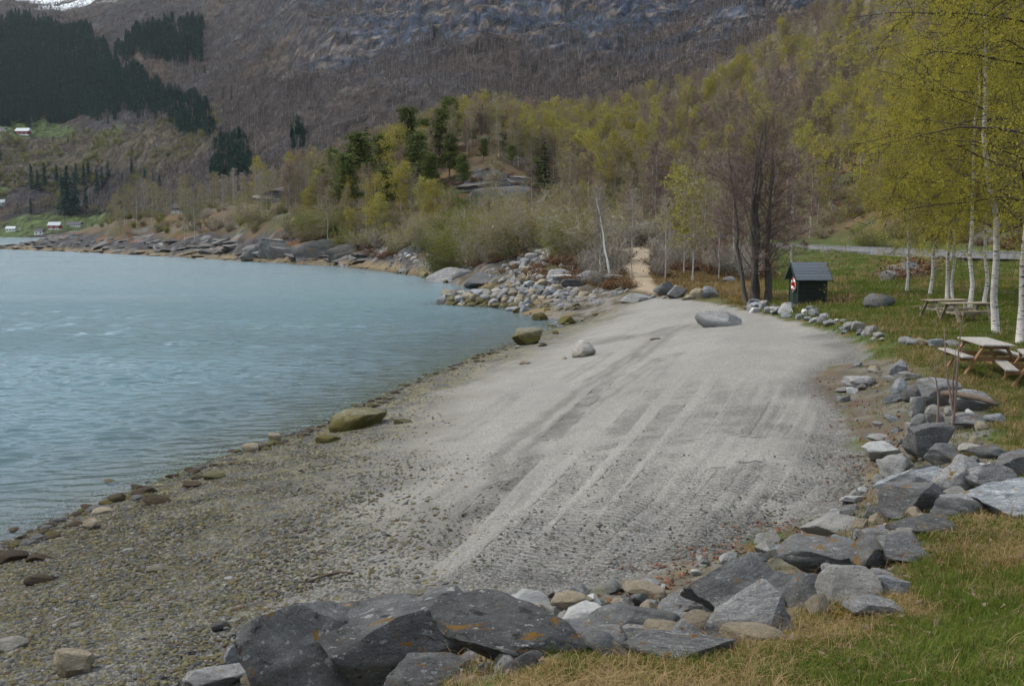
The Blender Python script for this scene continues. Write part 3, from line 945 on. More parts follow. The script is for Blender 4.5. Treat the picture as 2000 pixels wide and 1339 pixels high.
def place_h(x, y):
    """ground height including the small relief"""
    x, y = np.atleast_1d(np.asarray(x, float)), np.atleast_1d(np.asarray(y, float))
    z = ground_h(x, y)
    sd = polydist(np.stack([x, y], 1), BEACH)
    return z + near_relief(x, y, z, sd)

# ------------------------------------------------------------------ water
wu = np.concatenate([np.linspace(-2.2, -0.62, 40)[:-1], np.linspace(-0.62, 0.16, 300), np.linspace(0.17, 0.6, 12)])
wy = np.concatenate([np.arange(4, 12, 0.5), np.arange(12, 52, 0.085), np.arange(52, 115, 0.24), np.geomspace(115, 1250, 110)])
WU, WY = np.meshgrid(wu, wy)
wxr, wyr = (WU * WY).ravel(), WY.ravel()
depth = np.maximum(0, -ground_h(wxr, wyr))
# wind ripples: short-crested wavelets running in towards the beach
wz = np.zeros(len(wxr))
rw = np.random.RandomState(3)
for i in range(46):
    lam = 0.34 * (3.0 ** rw.rand()) if i < 32 else 0.9 * (2.2 ** rw.rand())
    ang = math.radians(100 + rw.randn() * 17)
    kx, ky = 2 * math.pi / lam * math.cos(ang), 2 * math.pi / lam * math.sin(ang)
    wz += lam * (0.0074 if i < 32 else 0.0018) * np.sin(kx * wxr + ky * wyr + rw.rand() * 6.28) * (1 - sstep(42, 58, wyr) if lam < 0.85 else 1 - sstep(75, 114, wyr))
gust = 0.6 + 0.6 * sstep(0.35, 0.62, fbm(wxr * 0.35, wyr, 7.0, 3, 19))
wz *= gust * (0.25 + 0.75 * sstep(0.05, 0.5, depth))
nu_ = len(wu)
k = (np.arange(len(wy) - 1)[:, None] * nu_ + np.arange(nu_ - 1)[None, :]).ravel()
w_me = make_mesh('water', np.stack([wxr, wyr, wz], 1), np.stack([k, k + 1, k + nu_ + 1, k + nu_], 1))
da = w_me.attributes.new('depth', 'FLOAT', 'POINT')
da.data.foreach_set('value', depth.astype(np.float32))

def mat_water():
    m = NT('fjord_water')
    pos = m.pos()
    dep = m.attr('depth').outputs['Fac']
    # wind ripples running in towards the beach
    r1 = m.noise(m.mapping(pos, (0.42, 1.5, 1), (0, 0, 0.10)), 1.2, 3, 0.55, 0.3)
    r2 = m.noise(m.mapping(pos, (1.2, 3.2, 1), (0, 0, -0.1)), 1.6, 3, 0.6)
    swell = m.noise(m.mapping(pos, (0.012, 0.05, 1), (0, 0, 0.06)), 1.0, 3, 0.5)
    yv = m.n('ShaderNodeSeparateXYZ')
    m.l(pos, yv.inputs[0])
    calm = m.math('MULTIPLY', m.mr(yv.outputs[1], 70, 150, 1.0, 0.45), m.mr(yv.outputs[1], 30, 90, 0.18, 1.0))
    h = m.math('ADD', m.math('MULTIPLY', r1, 0.6), m.math('MULTIPLY', r2, 0.4))
    h = m.math('MULTIPLY', h, m.math('MULTIPLY', m.mr(swell, 0.36, 0.55, 0.55, 1.0), calm))
    bp = m.bump(h, 1.0, 0.40)
    bpf = m.bump(h, 1.0, 0.34)
    sil = m.n('ShaderNodeBsdfDiffuse')
    sil.inputs[0].default_value = (0.076, 0.136, 0.152, 1)
    tr = m.n('ShaderNodeBsdfTransparent')
    tr.inputs[0].default_value = (0.86, 0.95, 0.93, 1)
    body = m.n('ShaderNodeMixShader')
    m.l(m.math('SUBTRACT', 1.0, m.math('POWER', 0.24, dep)), body.inputs[0])
    m.l(tr.outputs[0], body.inputs[1])
    m.l(sil.outputs[0], body.inputs[2])
    gl = m.n('ShaderNodeBsdfGlossy')
    m.l(m.mr(yv.outputs[1], 30, 95, 0.05, 0.20), gl.inputs['Roughness'])
    gl.inputs[0].default_value = (0.90, 0.97, 1.0, 1)
    m.l(bp, gl.inputs['Normal'])
    fr = m.n('ShaderNodeFresnel')
    fr.inputs['IOR'].default_value = 1.333
    m.l(bpf, fr.inputs['Normal'])
    mx = m.n('ShaderNodeMixShader')
    m.l(fr.outputs[0], mx.inputs[0])
    m.l(body.outputs[0], mx.inputs[1])
    m.l(gl.outputs[0], mx.inputs[2])
    m.l(mx.outputs[0], m.out.inputs[0])
    return m.m
tag(link('water', w_me, mat_water()), 'rippled blue-green fjord water', 'water', kind='structure')
# ------------------------------------------------------------------ tree building
def unit(v):
    return v / (np.linalg.norm(v, axis=-1, keepdims=True) + 1e-9)

def leaf_quads(mb, c, size, rng, up=0.25, jitter=0.5):
    """small leaf-shaped (rhombic) faces at points c"""
    n = len(c)
    s = size * (1 - jitter / 2 + jitter * rng.rand(n))[:, None]
    a = unit(rng.randn(n, 3))
    b = unit(np.cross(a, rng.randn(n, 3)))
    v = np.stack([c - a * s, c + b * s * 0.55, c + a * s, c - b * s * 0.55], 1)
    mb.add(v.reshape(-1, 3), np.arange(4 * n).reshape(n, 4))

def ribbons(mb, p0, p1, w, rng):
    """thin twigs: tapering flat blades from p0 to p1"""
    n = len(p0)
    d = unit(p1 - p0)
    s = unit(np.cross(d, rng.randn(n, 3))) * (w if np.ndim(w) == 0 else np.asarray(w)[:, None]) * 0.5
    mid = (p0 + p1) / 2 + rng.randn(n, 3) * (np.linalg.norm(p1 - p0, axis=1) * 0.06)[:, None]
    v = np.stack([p0 - s, p0 + s, mid + s * 0.7, mid - s * 0.7, p1], 1)
    k = np.arange(n)[:, None] * 5
    mb.add(v.reshape(-1, 3), np.zeros((0, 3), int))
    base = mb.n - 5 * n
    mb.f.append(base + k + np.array([[0, 1, 2, 3]]))
    mb.f.append(base + k + np.array([[3, 2, 4]]))

def bend(p, d, L, n, rng, curl=0.15, up=0.0):
    pts = [np.array(p, float)]
    d = np.array(d, float)
    for i in range(n):
        d = d + rng.randn(3) * curl * 0.5 + np.array([0, 0, up]) / n
        d = d / np.linalg.norm(d)
        pts.append(pts[-1] + d * L / n)
    return np.array(pts)

def make_tree(name, seed, h=10.0, r0=0.11, cb=0.28, nb=38, spread=0.2, rise=0.9, droop=-0.5, sub=6, twig=8, twig_len=0.5, twig_w=0.02, leaves=0, leaf=0.1,
              leaf_sp=0.12, lean=(0, 0), wig=0.05, sides=6, shape=None, bsides=4, stems=None, topr=0.012, leaf_lo=0.0, clump=1.0):
    rng = np.random.RandomState(seed)
    T, B, C = MB(), MB(), MB()
    stems = stems or [(0, 0, lean[0], lean[1], 1.0, 1.0)]
    tw0, tw1, lp = [], [], []
    for (sx, sy, lx, ly, hs, rsx) in stems:
        hh = h * hs
        k = 12
        t = np.linspace(0, 1, k)
        path = np.stack([sx + lx * t + np.cumsum(rng.randn(k)) * wig * hh / k, sy + ly * t + np.cumsum(rng.randn(k)) * wig * hh / k, hh * t], 1)
        path[0] = (sx, sy, -0.3)
        rad = r0 * rsx * (1 - t) ** 0.85 + topr
        rad[0] *= 1.25
        T.tube(path, rad, sides)
        n_b = max(3, int(nb * hs / len(stems) * (1 if len(stems) == 1 else 1.6)))
        for i in range(n_b):
            tt = cb + (0.985 - cb) * (i + rng.rand()) / n_b
            p = np.array([np.interp(tt, t, path[:, q]) for q in range(3)])
            rel = (tt - cb) / (1 - cb)
            prof = (shape(rel) if shape else (0.35 + 0.65 * math.sin(math.pi * min(1, 0.18 + rel * 0.82))) * (1 - 0.55 * rel))
            L = hh * spread * prof * (0.65 + 0.6 * rng.rand())
            az = rng.rand() * 2 * math.pi
            d = unit(np.array([math.cos(az), math.sin(az), rise * (0.6 + 0.7 * rng.rand())]))
            br = bend(p, d, L, 6, rng, 0.28, droop)
            rr = max(0.35 * np.interp(tt, t, rad), 0.008)
            B.tube(br, np.linspace(rr, 0.004 + twig_w * 0.2, 7), bsides, cap=False)
            for s in range(sub):
                q = rng.rand() ** 0.7
                fi = q * 6
                a = int(min(fi, 5))
                o = br[a] + (br[a + 1] - br[a]) * (fi - a)
                bd = unit(br[a + 1] - br[a])
                sd_ = unit(bd + rng.randn(3) * 0.55 + np.array([0, 0, droop * 0.35]))
                sl = L * (0.25 + 0.35 * rng.rand()) * (1 - 0.4 * q)
                sb = bend(o, sd_, sl, 3, rng, 0.3, droop * 0.8)
                tw0.append(sb[:-1])
                tw1.append(sb[1:])
                lp.append(sb[1:])
                for q2 in range(twig):
                    o2 = sb[rng.randint(0, 4)] + rng.randn(3) * 0.01
                    d2 = unit(sd_ + rng.randn(3) * 0.8 + np.array([0, 0, droop * 0.8]))
                    e = o2 + d2 * twig_len * (0.4 + 0.8 * rng.rand())
                    tw0.append(o2[None])
                    tw1.append(e[None])
                    lp.append(np.stack([o2 + (e - o2) * 0.5, e]))
    tw0, tw1 = np.concatenate(tw0), np.concatenate(tw1)
    ribbons(B, tw0, tw1, twig_w, rng)
    if leaves:
        lp = np.concatenate(lp)
        if leaf_lo:
            lp = lp[lp[:, 2] > leaf_lo * h]
        if clump < 1.0:
            lp = lp[rng.rand(len(lp)) < clump]
        c = lp[rng.randint(0, len(lp), leaves)] + rng.randn(leaves, 3) * leaf_sp
        leaf_quads(C, c, leaf, rng)
    parts = [('trunk', T.mesh(name + '_trunk')), ('branches', B.mesh(name + '_branches'))]
    if leaves:
        parts.append(('crown', C.mesh(name + '_crown', smooth=False)))
    return parts

def make_spruce(name, seed, h=14.0, width=0.2, n=1400, needle=0.28, cb=0.04, dens=1.0, gap=0.0):
    rng = np.random.RandomState(seed)
    T, C = MB(), MB()
    T.tube([(0, 0, -0.3), (0, 0, h * 0.5), (0, 0, h)], [h * 0.014, h * 0.009, 0.015], 5)
    lev = int(h * 2.2)
    c, dirs = [], []
    for i in range(lev):
        t = cb + (1 - cb) * (i + rng.rand() * 0.6) / lev
        R = h * width * (1 - t) ** 0.85 * (0.75 + 0.45 * rng.rand()) + 0.1
        nb = max(4, int(9 * (1 - t) + 4))
        a0 = rng.rand() * 6.28
        for b in range(nb):
            if rng.rand() < gap:
                continue
            az = a0 + b * 2 * math.pi / nb + rng.randn() * 0.2
            L = R * (0.7 + 0.5 * rng.rand())
            m = max(2, int(n / (lev * nb) * (0.4 + 1.2 * (1 - t))))
            q = rng.rand(m) ** 0.75
            x = np.stack([np.cos(az) * L * q, np.sin(az) * L * q, t * h - q * L * 0.35 + 0.16 * L * q ** 3 + rng.randn(m) * 0.05 * needle], 1)
            x[:, :2] += rng.randn(m, 2) * 0.16 * L * (0.3 + q[:, None])
            c.append(x)
            dirs.append(np.tile([math.cos(az), math.sin(az), -0.35], (m, 1)))
    c, dirs = np.concatenate(c), np.concatenate(dirs)
    k = len(c)
    d = unit(dirs + rng.randn(k, 3) * 0.45)
    s = unit(np.cross(d, np.array([0, 0, 1.0]) + rng.randn(k, 3) * 0.3))
    L = needle * (0.7 + 0.7 * rng.rand(k))[:, None]
    v = np.stack([c - d * L * 0.6, c + s * L * 0.34, c + d * L, c - s * L * 0.34], 1)
    C.add(v.reshape(-1, 3), np.arange(4 * k).reshape(k, 4))
    return [('trunk', T.mesh(name + '_trunk')), ('crown', C.mesh(name + '_crown', smooth=False))]

def make_pine(name, seed, h=13.0, nc=46, leaves=5200, leaf=0.21, r0=0.16):
    rng = np.random.RandomState(seed)
    T, B, C = MB(), MB(), MB()
    k = 9
    t = np.linspace(0, 1, k)
    path = np.stack([np.cumsum(rng.randn(k)) * 0.12, np.cumsum(rng.randn(k)) * 0.12, h * t], 1)
    path[0] = (0, 0, -0.3)
    T.tube(path, r0 * (1 - t) ** 0.8 + 0.02, 6)
    cen = []
    for i in range(nc):
        tt = 0.22 + 0.76 * (i + rng.rand()) / nc
        p = np.array([np.interp(tt, t, path[:, q]) for q in range(3)])
        az = rng.rand() * 6.28
        L = h * 0.22 * (1.08 - tt) ** 0.7 * (0.5 + 0.9 * rng.rand())
        br = bend(p, unit(np.array([math.cos(az), math.sin(az), 0.15])), L, 4, rng, 0.2, 0.4)
        B.tube(br, np.linspace(0.035, 0.012, 5), 4, cap=False)
        cen.append(br[2:])
    cen = np.concatenate(cen)
    q = cen[rng.randint(0, len(cen), leaves)] + rng.randn(leaves, 3) * np.array([0.5, 0.5, 0.26])
    leaf_quads(C, q, leaf, rng)
    return [('trunk', T.mesh(name + '_trunk')), ('branches', B.mesh(name + '_branches')), ('crown', C.mesh(name + '_crown', smooth=False))]

def make_bush(name, seed, h=2.6, r=1.3, twigs=420, tw=0.02, leaves=900, leaf=0.09, up=1.0):
    rng = np.random.RandomState(seed)
    B, C = MB(), MB()
    n = 26
    ends = []
    for i in range(n):
        az, q = rng.rand() * 6.28, rng.rand() ** 0.5
        d = unit(np.array([math.cos(az) * q * 0.9, math.sin(az) * q * 0.9, up]))
        br = bend((math.cos(az) * 0.12 * r, math.sin(az) * 0.12 * r, -0.1), d, h * (0.65 + 0.45 * rng.rand()), 5, rng, 0.22, -0.1)
        br[:, :2] *= (r / (h * 0.55))
        B.tube(br, np.linspace(tw * 1.1, tw * 0.4, 6), 3, cap=False)
        ends.append(br[1:])
    ends = np.concatenate(ends)
    o = ends[rng.randint(0, len(ends), twigs)]
    e = o + unit(rng.randn(twigs, 3) + np.array([0, 0, 0.5])) * (h * 0.2 * (0.5 + rng.rand(twigs)))[:, None]
    ribbons(B, o, e, tw, rng)
    parts = [('stems', B.mesh(name + '_stems'))]
    if leaves:
        c = np.concatenate([e, ends])[rng.randint(0, len(e) + len(ends), leaves)] + rng.randn(leaves, 3) * 0.1 * h
        c[:, 2] = np.maximum(c[:, 2], 0.05)
        leaf_quads(C, c, leaf, rng)
        parts.append(('foliage', C.mesh(name + '_foliage', smooth=False)))
    return parts

# materials for plants
M_BARK_W = mat_birch_bark('birch_bark', (0.39, 0.37, 0.345), (0.27, 0.205, 0.17))
M_BARK_FAR = mat_plain('pale_trunk_bark', (0.34, 0.32, 0.29), 0.9, 0.45, 2.5, 0.0, stretch=(1, 1, 0.6))
M_BARK_G = mat_plain('grey_trunk_bark', (0.062, 0.055, 0.049), 0.92, 0.35, 6.0, 0.4, stretch=(1, 1, 0.3))
M_TWIG_D = mat_plain('dark_twig_bark', (0.042, 0.030, 0.024), 0.9, 0.3, 6.0, 0.0)
M_TWIG_B = mat_plain('brown_twig_bark', (0.185, 0.135, 0.110), 0.95, 0.25, 1.5, 0.0, inst=0.3)
M_TWIG_P = mat_plain('grey_twig_bark', (0.25, 0.22, 0.18), 0.95, 0.25, 1.5, 0.0, inst=0.25)
M_TWIG_M = mat_plain('mountain_twig_bark', (0.125, 0.098, 0.088), 0.95, 0.2, 0.5, 0.0, inst=0.35)
M_LEAF_NEAR = mat_leaf('young_birch_leaf', (0.24, 0.225, 0.038), (0.32, 0.27, 0.045), 0.45)
M_LEAF_Y = mat_leaf('yellow_green_leaf', (0.30, 0.27, 0.055), (0.37, 0.315, 0.065), 0.35, (0.22, 0.225, 0.05))
M_LEAF_O = mat_leaf('olive_leaf_buds', (0.22, 0.19, 0.075), (0.265, 0.22, 0.09), 0.3, (0.18, 0.165, 0.07))
M_LEAF_G = mat_leaf('green_shrub_leaf', (0.115, 0.135, 0.03), (0.165, 0.175, 0.045), 0.3)
M_NEEDLE = mat_leaf('conifer_needles', (0.032, 0.052, 0.022), (0.055, 0.075, 0.030), 0.1)
M_NEEDLE_P = mat_leaf('pine_needles', (0.075, 0.098, 0.034), (0.115, 0.13, 0.045), 0.15)
M_NEEDLE_F = mat_leaf('far_conifer_needles', (0.022, 0.058, 0.044), (0.036, 0.082, 0.058), 0.05)
M_RUST = mat_plain('rusty_heather', (0.12, 0.06, 0.022), 0.95, 0.4, 9.0, 0.3)

def dress(parts, **mats):
    for n, me in parts:
        if n in mats and not me.materials:
            me.materials.append(mats[n])
    return parts

def put(parts, name, label, cat, group, loc, rotz, scale):
    o = thing(name, label, cat, loc, rotz, group, scale)
    for n, me in parts:
        link(n, me, None, o)
    return o

def joined(parts, name):
    """all parts of one tree in a single mesh with material slots, for masses of far trees"""
    vs, fs, mi, n0 = [], [], [], 0
    mats = []
    for k, (n, me) in enumerate(parts):
        v = np.zeros(len(me.vertices) * 3, np.float32)
        me.vertices.foreach_get('co', v)
        vs.append(v.reshape(-1, 3))
        lt = np.zeros(len(me.polygons), np.int32)
        me.polygons.foreach_get('loop_total', lt)
        li = np.zeros(len(me.loops), np.int32)
        me.loops.foreach_get('vertex_index', li)
        ls = np.zeros(len(me.polygons), np.int32)
        me.polygons.foreach_get('loop_start', ls)
        for s in (3, 4):
            sel = np.where(lt == s)[0]
            if len(sel):
                fs.append(li[ls[sel][:, None] + np.arange(s)[None, :]] + n0)
                mi.append(np.full(len(sel), k))
        n0 += len(v) // 3
        mats.append(me.materials[0])
    me = make_mesh(name, np.concatenate(vs), fs, False)
    for m in mats:
        me.materials.append(m)
    me.polygons.foreach_set('material_index', np.concatenate(mi).astype(np.int32))
    return me

# ------------------------------------------------------------------ scattering of uncountable stuff (instances on points)
def scatter(name, label, cat, pts, protos, idx, scale, rot=None, kind='stuff', seed=0, tilt=0.0, parent=None):
    rng = np.random.RandomState(seed + 100)
    n = len(pts)
    col = bpy.data.collections.new(name + '_kinds')
    for i, me in enumerate(protos):
        o = bpy.data.objects.new('%s_kind_%02d' % (name, i), me)
        col.objects.link(o)
    me = make_mesh(name, pts, [])
    if rot is None:
        rot = np.stack([rng.randn(n) * tilt, rng.randn(n) * tilt, rng.rand(n) * 6.283], 1)
    a = me.attributes.new('rot', 'FLOAT_VECTOR', 'POINT')
    a.data.foreach_set('vector', np.asarray(rot, np.float32).ravel())
    sc3 = np.asarray(scale, np.float32)
    if sc3.ndim == 1:
        sc3 = np.repeat(sc3[:, None], 3, 1)
    a = me.attributes.new('scl', 'FLOAT_VECTOR', 'POINT')
    a.data.foreach_set('vector', sc3.ravel())
    a = me.attributes.new('kind_index', 'INT', 'POINT')
    a.data.foreach_set('value', np.asarray(idx, np.int32))
    o = link(name, me, None, parent)
    if parent is None:
        tag(o, label, cat, kind=kind)
    else:
        o['kind'] = kind
    ng = bpy.data.node_groups.new(name + '_scatter', 'GeometryNodeTree')
    ng.interface.new_socket('Geometry', in_out='INPUT', socket_type='NodeSocketGeometry')
    ng.interface.new_socket('Geometry', in_out='OUTPUT', socket_type='NodeSocketGeometry')
    N, L = ng.nodes, ng.links
    gi, go = N.new('NodeGroupInput'), N.new('NodeGroupOutput')
    ip = N.new('GeometryNodeInstanceOnPoints')
    ci = N.new('GeometryNodeCollectionInfo')
    ci.inputs['Collection'].default_value = col
    ci.inputs['Separate Children'].default_value = True
    ci.inputs['Reset Children'].default_value = True
    ip.inputs['Pick Instance'].default_value = True
    def na(nm, dt):
        q = N.new('GeometryNodeInputNamedAttribute')
        q.data_type = dt
        q.inputs['Name'].default_value = nm
        return q.outputs['Attribute']
    L.new(gi.outputs[0], ip.inputs['Points'])
    L.new(ci.outputs[0], ip.inputs['Instance'])
    L.new(na('kind_index', 'INT'), ip.inputs['Instance Index'])
    L.new(na('rot', 'FLOAT_VECTOR'), ip.inputs['Rotation'])
    L.new(na('scl', 'FLOAT_VECTOR'), ip.inputs['Scale'])
    L.new(ip.outputs[0], go.inputs[0])
    md = o.modifiers.new('scatter', 'NODES')
    md.node_group = ng
    return o

# ------------------------------------------------------------------ tree kinds
def tall(rel): return (0.5 + 0.5 * math.sin(math.pi * min(1, 0.2 + rel * 0.6))) * (1.0 - 0.5 * rel ** 3)
BIRCH_Y = [dress(make_tree('yellow_birch_%d' % i, 20 + i, h=11, r0=0.085, cb=0.25, nb=30, spread=0.26, rise=1.1, droop=-0.5, sub=5, twig=5, twig_len=0.7, twig_w=0.04,
                           leaves=2300, leaf=0.145, leaf_sp=0.24, shape=tall, sides=5, bsides=3), trunk=M_BARK_FAR, branches=M_TWIG_B, crown=M_LEAF_Y) for i in range(4)]
BIRCH_O = [dress(make_tree('budding_birch_%d' % i, 40 + i, h=11, r0=0.08, cb=0.22, nb=32, spread=0.25, rise=1.3, droop=-0.3, sub=6, twig=7, twig_len=0.6, twig_w=0.035,
                           leaves=1100, leaf=0.13, leaf_sp=0.16, shape=tall, sides=5, bsides=3), trunk=M_BARK_FAR, branches=M_TWIG_P, crown=M_LEAF_O) for i in range(3)]
BARE_B = [dress(make_tree('bare_birch_%d' % i, 60 + i, h=11, r0=0.085, cb=0.2, nb=34, spread=0.25, rise=1.4, droop=-0.1, sub=7, twig=10, twig_len=0.6, twig_w=0.04,
                          shape=tall, sides=5, bsides=3), trunk=M_BARK_FAR, branches=M_TWIG_B) for i in range(3)]
BARE_P = [dress(make_tree('bare_aspen_%d' % i, 80 + i, h=11, r0=0.08, cb=0.25, nb=30, spread=0.2, rise=1.6, droop=0.0, sub=6, twig=8, twig_len=0.55, twig_w=0.035,
                          shape=tall, sides=5, bsides=3), trunk=M_BARK_FAR, branches=M_TWIG_P) for i in range(3)]
SPRUCE = [dress(make_spruce('knoll_spruce_%d' % i, 100 + i, h=13, width=0.17 + 0.03 * i, n=2600, needle=0.30, gap=0.12), trunk=M_BARK_G, crown=M_NEEDLE) for i in range(2)]
PINE = [dress(make_pine('knoll_pine_%d' % i, 110 + i, nc=40 + 6 * i), trunk=M_BARK_G, branches=M_TWIG_D, crown=M_NEEDLE_P) for i in range(3)]
SPRUCE_FAR = [dress(make_spruce('far_spruce_%d' % i, 120 + i, h=16, width=0.16, n=420, needle=0.95), trunk=M_BARK_G, crown=M_NEEDLE_F) for i in range(3)]
BUSH_O = [dress(make_bush('olive_bush_%d' % i, 130 + i, 3.2, 1.6, 420, 0.03, 700, 0.11), stems=M_TWIG_P, foliage=M_LEAF_O) for i in range(3)]
BIG_O = [dress(make_bush('willow_%d' % i, 170 + i, 6.0, 3.0, 2400, 0.022, 5200, 0.085), stems=M_TWIG_P, foliage=M_LEAF_O) for i in range(3)]
BIG_G = [dress(make_bush('leafy_shrub_%d' % i, 175 + i, 6.0, 2.8, 1600, 0.022, 8000, 0.095), stems=M_TWIG_B, foliage=M_LEAF_G) for i in range(2)]
BUSH_G = [dress(make_bush('green_bush_%d' % i, 140 + i, 3.0, 1.5, 300, 0.03, 1500, 0.13), stems=M_TWIG_B, foliage=M_LEAF_G) for i in range(2)]
BUSH_B = [dress(make_bush('bare_bush_%d' % i, 150 + i, 3.0, 1.4, 700, 0.032, 0), stems=M_TWIG_P) for i in range(2)]
BUSH_R = [dress(make_bush('brown_bush_%d' % i, 155 + i, 1.0, 0.8, 300, 0.02, 350, 0.08), stems=M_TWIG_B, foliage=M_RUST) for i in range(2)]
MTN = [joined(dress(make_tree('mountain_birch_%d' % i, 160 + i, h=9, r0=0.10, cb=0.15, nb=9, spread=0.24, rise=1.2, droop=0.0, sub=4, twig=4, twig_len=1.3, twig_w=0.17,
                              sides=3, bsides=3), trunk=M_BARK_FAR, branches=M_TWIG_M), 'mountain_birch_mass_%d' % i) for i in range(4)]

def on_ground(x, y, z_off=-0.05):
    return (float(x), float(y), float(place_h(x, y)[0]) + z_off)

def col_at(px, d):
    """plan position in image column px at distance d"""
    return (px - CX) / F * d / (cp + 0.0), d

# ------------------------------------------------------------------ mountain forest (reads as one brown mass)
def scatter_region(n, px0, px1, d0, d1, seed, power=1.0):
    rng = np.random.RandomState(seed)
    d = (d0 ** power + (d1 ** power - d0 ** power) * rng.rand(n)) ** (1 / power)
    px = px0 + (px1 - px0) * rng.rand(n)
    return (px - CX) / F * d, d, px, rng

x, y, px, rng = scatter_region(62000, -150, 1750, 500, 2700, 1, 1.3)
z = ground_h(x, y)
el = HZ - (z - CAMZ) / y * F                                     # picture row of the foot, to skip what cannot be seen
dens = 0.25 + 0.75 * sstep(0.35, 0.6, fbm(x, y, 110, 4, 301))
cl = sstep(110, 190, z) * sstep(-0.33, -0.1, x / y) * sstep(0.42, 0.56, fbm(x * 0.7, y * 0.3 + z * 0.9, 60, 5, 199) + 0.14 * sstep(180, 300, z) + 0.12 * sstep(0, 0.2, x / y) * sstep(120, 180, z))
dens *= 1 - 0.75 * cl
e = fbm(x, y, 60, 3, 215) - 0.5
for a in ((-500, 215, -2, 26), (-500, 48, 38, 68), (-500, 165, 138, 196), (200, 250, 118, 152), (20, 420, 80, 145)):
    f = (px > a[0] + e * 60) & (px < a[1] + e * 60) & (z > a[2]) & (z < a[3])
    dens = np.where(f, dens * (0.07 if a[2] != 80 else 0.35), dens)
dens *= 1 - 0.55 * sstep(430, 560, z)
keep = (rng.rand(len(x)) < dens) & (z > 3) & (el > -30) & (el < 470)
x, y, z = x[keep], y[keep], z[keep]
scatter('leafless_forest', 'brown leafless birch forest covering the mountainside', 'forest', np.stack([x, y, z], 1), MTN, rng.randint(0, 4, len(x)), 0.65 + 0.75 * rng.rand(len(x)) ** 1.5, seed=2)

# spruce plantations: dark blocks on the left
PLANT_PX = [[(-120, 70), (60, 60), (165, 52), (178, 85), (205, 95), (210, 115), (280, 165), (330, 190), (385, 210), (420, 235), (420, 258), (360, 262), (300, 240), (250, 236), (180, 215), (110, 205), (60, 216), (-120, 225)],
            [(225, 105), (270, 75), (320, 58), (395, 60), (395, 85), (340, 110), (330, 132), (290, 128), (240, 120)],
            [(320, 40), (400, 22), (408, 30), (350, 48)],
            [(405, 340), (430, 268), (470, 262), (492, 320), (485, 342)],
            [(568, 290), (580, 262), (594, 290), (590, 300)]]
def locate_far(px, py):
    X, Z = ray(px, py)
    yy = np.exp(np.linspace(math.log(500), math.log(3600), 500))
    f = CAMZ + Z * yy - M_LUT(X * yy, yy)
    k = np.argmax(f < 0)
    return X * yy[k], yy[k]
def M_LUT(x, y): return base_h(x, y)
pts = []
rng = np.random.RandomState(77)
for poly in PLANT_PX:
    P = np.array(poly, float)
    lo, hi = P.min(0), P.max(0)
    n = int((hi[0] - lo[0]) * (hi[1] - lo[1]) / 13.0) + 14
    c = lo + (hi - lo) * rng.rand(n, 2)
    c = c[polydist(c, P) + (vnoise(c[:, 0] / 14, c[:, 1] / 14, 5) - 0.45) * 22 > 0]
    for q in c:
        a, b = locate_far(q[0], q[1] + 6)
        pts.append((a, b, 0))
pts = np.array(pts)
pts[:, 2] = ground_h(pts[:, 0], pts[:, 1])
scatter('spruce_plantation', 'dark green spruce plantation blocks on the mountainside', 'forest', pts, [joined(p, 'plantation_spruce_%d' % i) for i, p in enumerate(SPRUCE_FAR)],
        rng.randint(0, 3, len(pts)), (0.8 + 0.5 * rng.rand(len(pts))) * pts[:, 1] / 1500, seed=3)

# single dark spruces below the plantation
for k, (px, py, hpx) in enumerate([(62, 378, 46), (75, 382, 40), (88, 374, 48), (112, 372, 40), (120, 378, 30), (134, 420, 92), (148, 418, 78), (126, 418, 70), (150, 372, 40), (165, 376, 44), (174, 366, 38), (190, 384, 42), (200, 376, 36),
                                   (212, 366, 34), (61, 420, 30), (0, 325, 44), (104, 282, 14), (133, 282, 14), (258, 358, 36), (283, 356, 26), (330, 338, 24), (300, 372, 34), (312, 370, 30), (380, 140, 16), (400, 140, 16), (437, 196, 22), (452, 202, 20), (500, 196, 14), (225, 250, 20), (212, 252, 18), (168, 410, 40)]):
    a, b = locate_far(px, py)
    put(SPRUCE_FAR[k % 3], 'far_spruce', 'lone dark spruce standing apart from the plantation on the far slope', 'spruce', 'single spruces on the far slope', (a, b, float(ground_h(a, b)) - 0.3), k * 1.3, hpx * b / F / 16.0)
# ------------------------------------------------------------------ trees of knoll, peninsula and hillside: each its own thing
rngT = np.random.RandomState(9)
def tree_at(px, d, kinds, k, h, name, label, cat, group, sx=1.0, base_h_=11.0):
    X = (px - CX) / F
    xx, yy = X * d, d
    s = h / base_h_
    return put(kinds[k % len(kinds)], name, label, cat, group, (xx, yy, float(ground_h(xx, yy)) - 0.15), rngT.rand() * 6.28, (s * sx, s * sx, s))

def top_h(px, py_top, d):
    """tree height so that its top reaches picture row py_top"""
    X, Z = ray(px, py_top)
    return CAMZ + Z * d - float(ground_h((px - CX) / F * d, d))

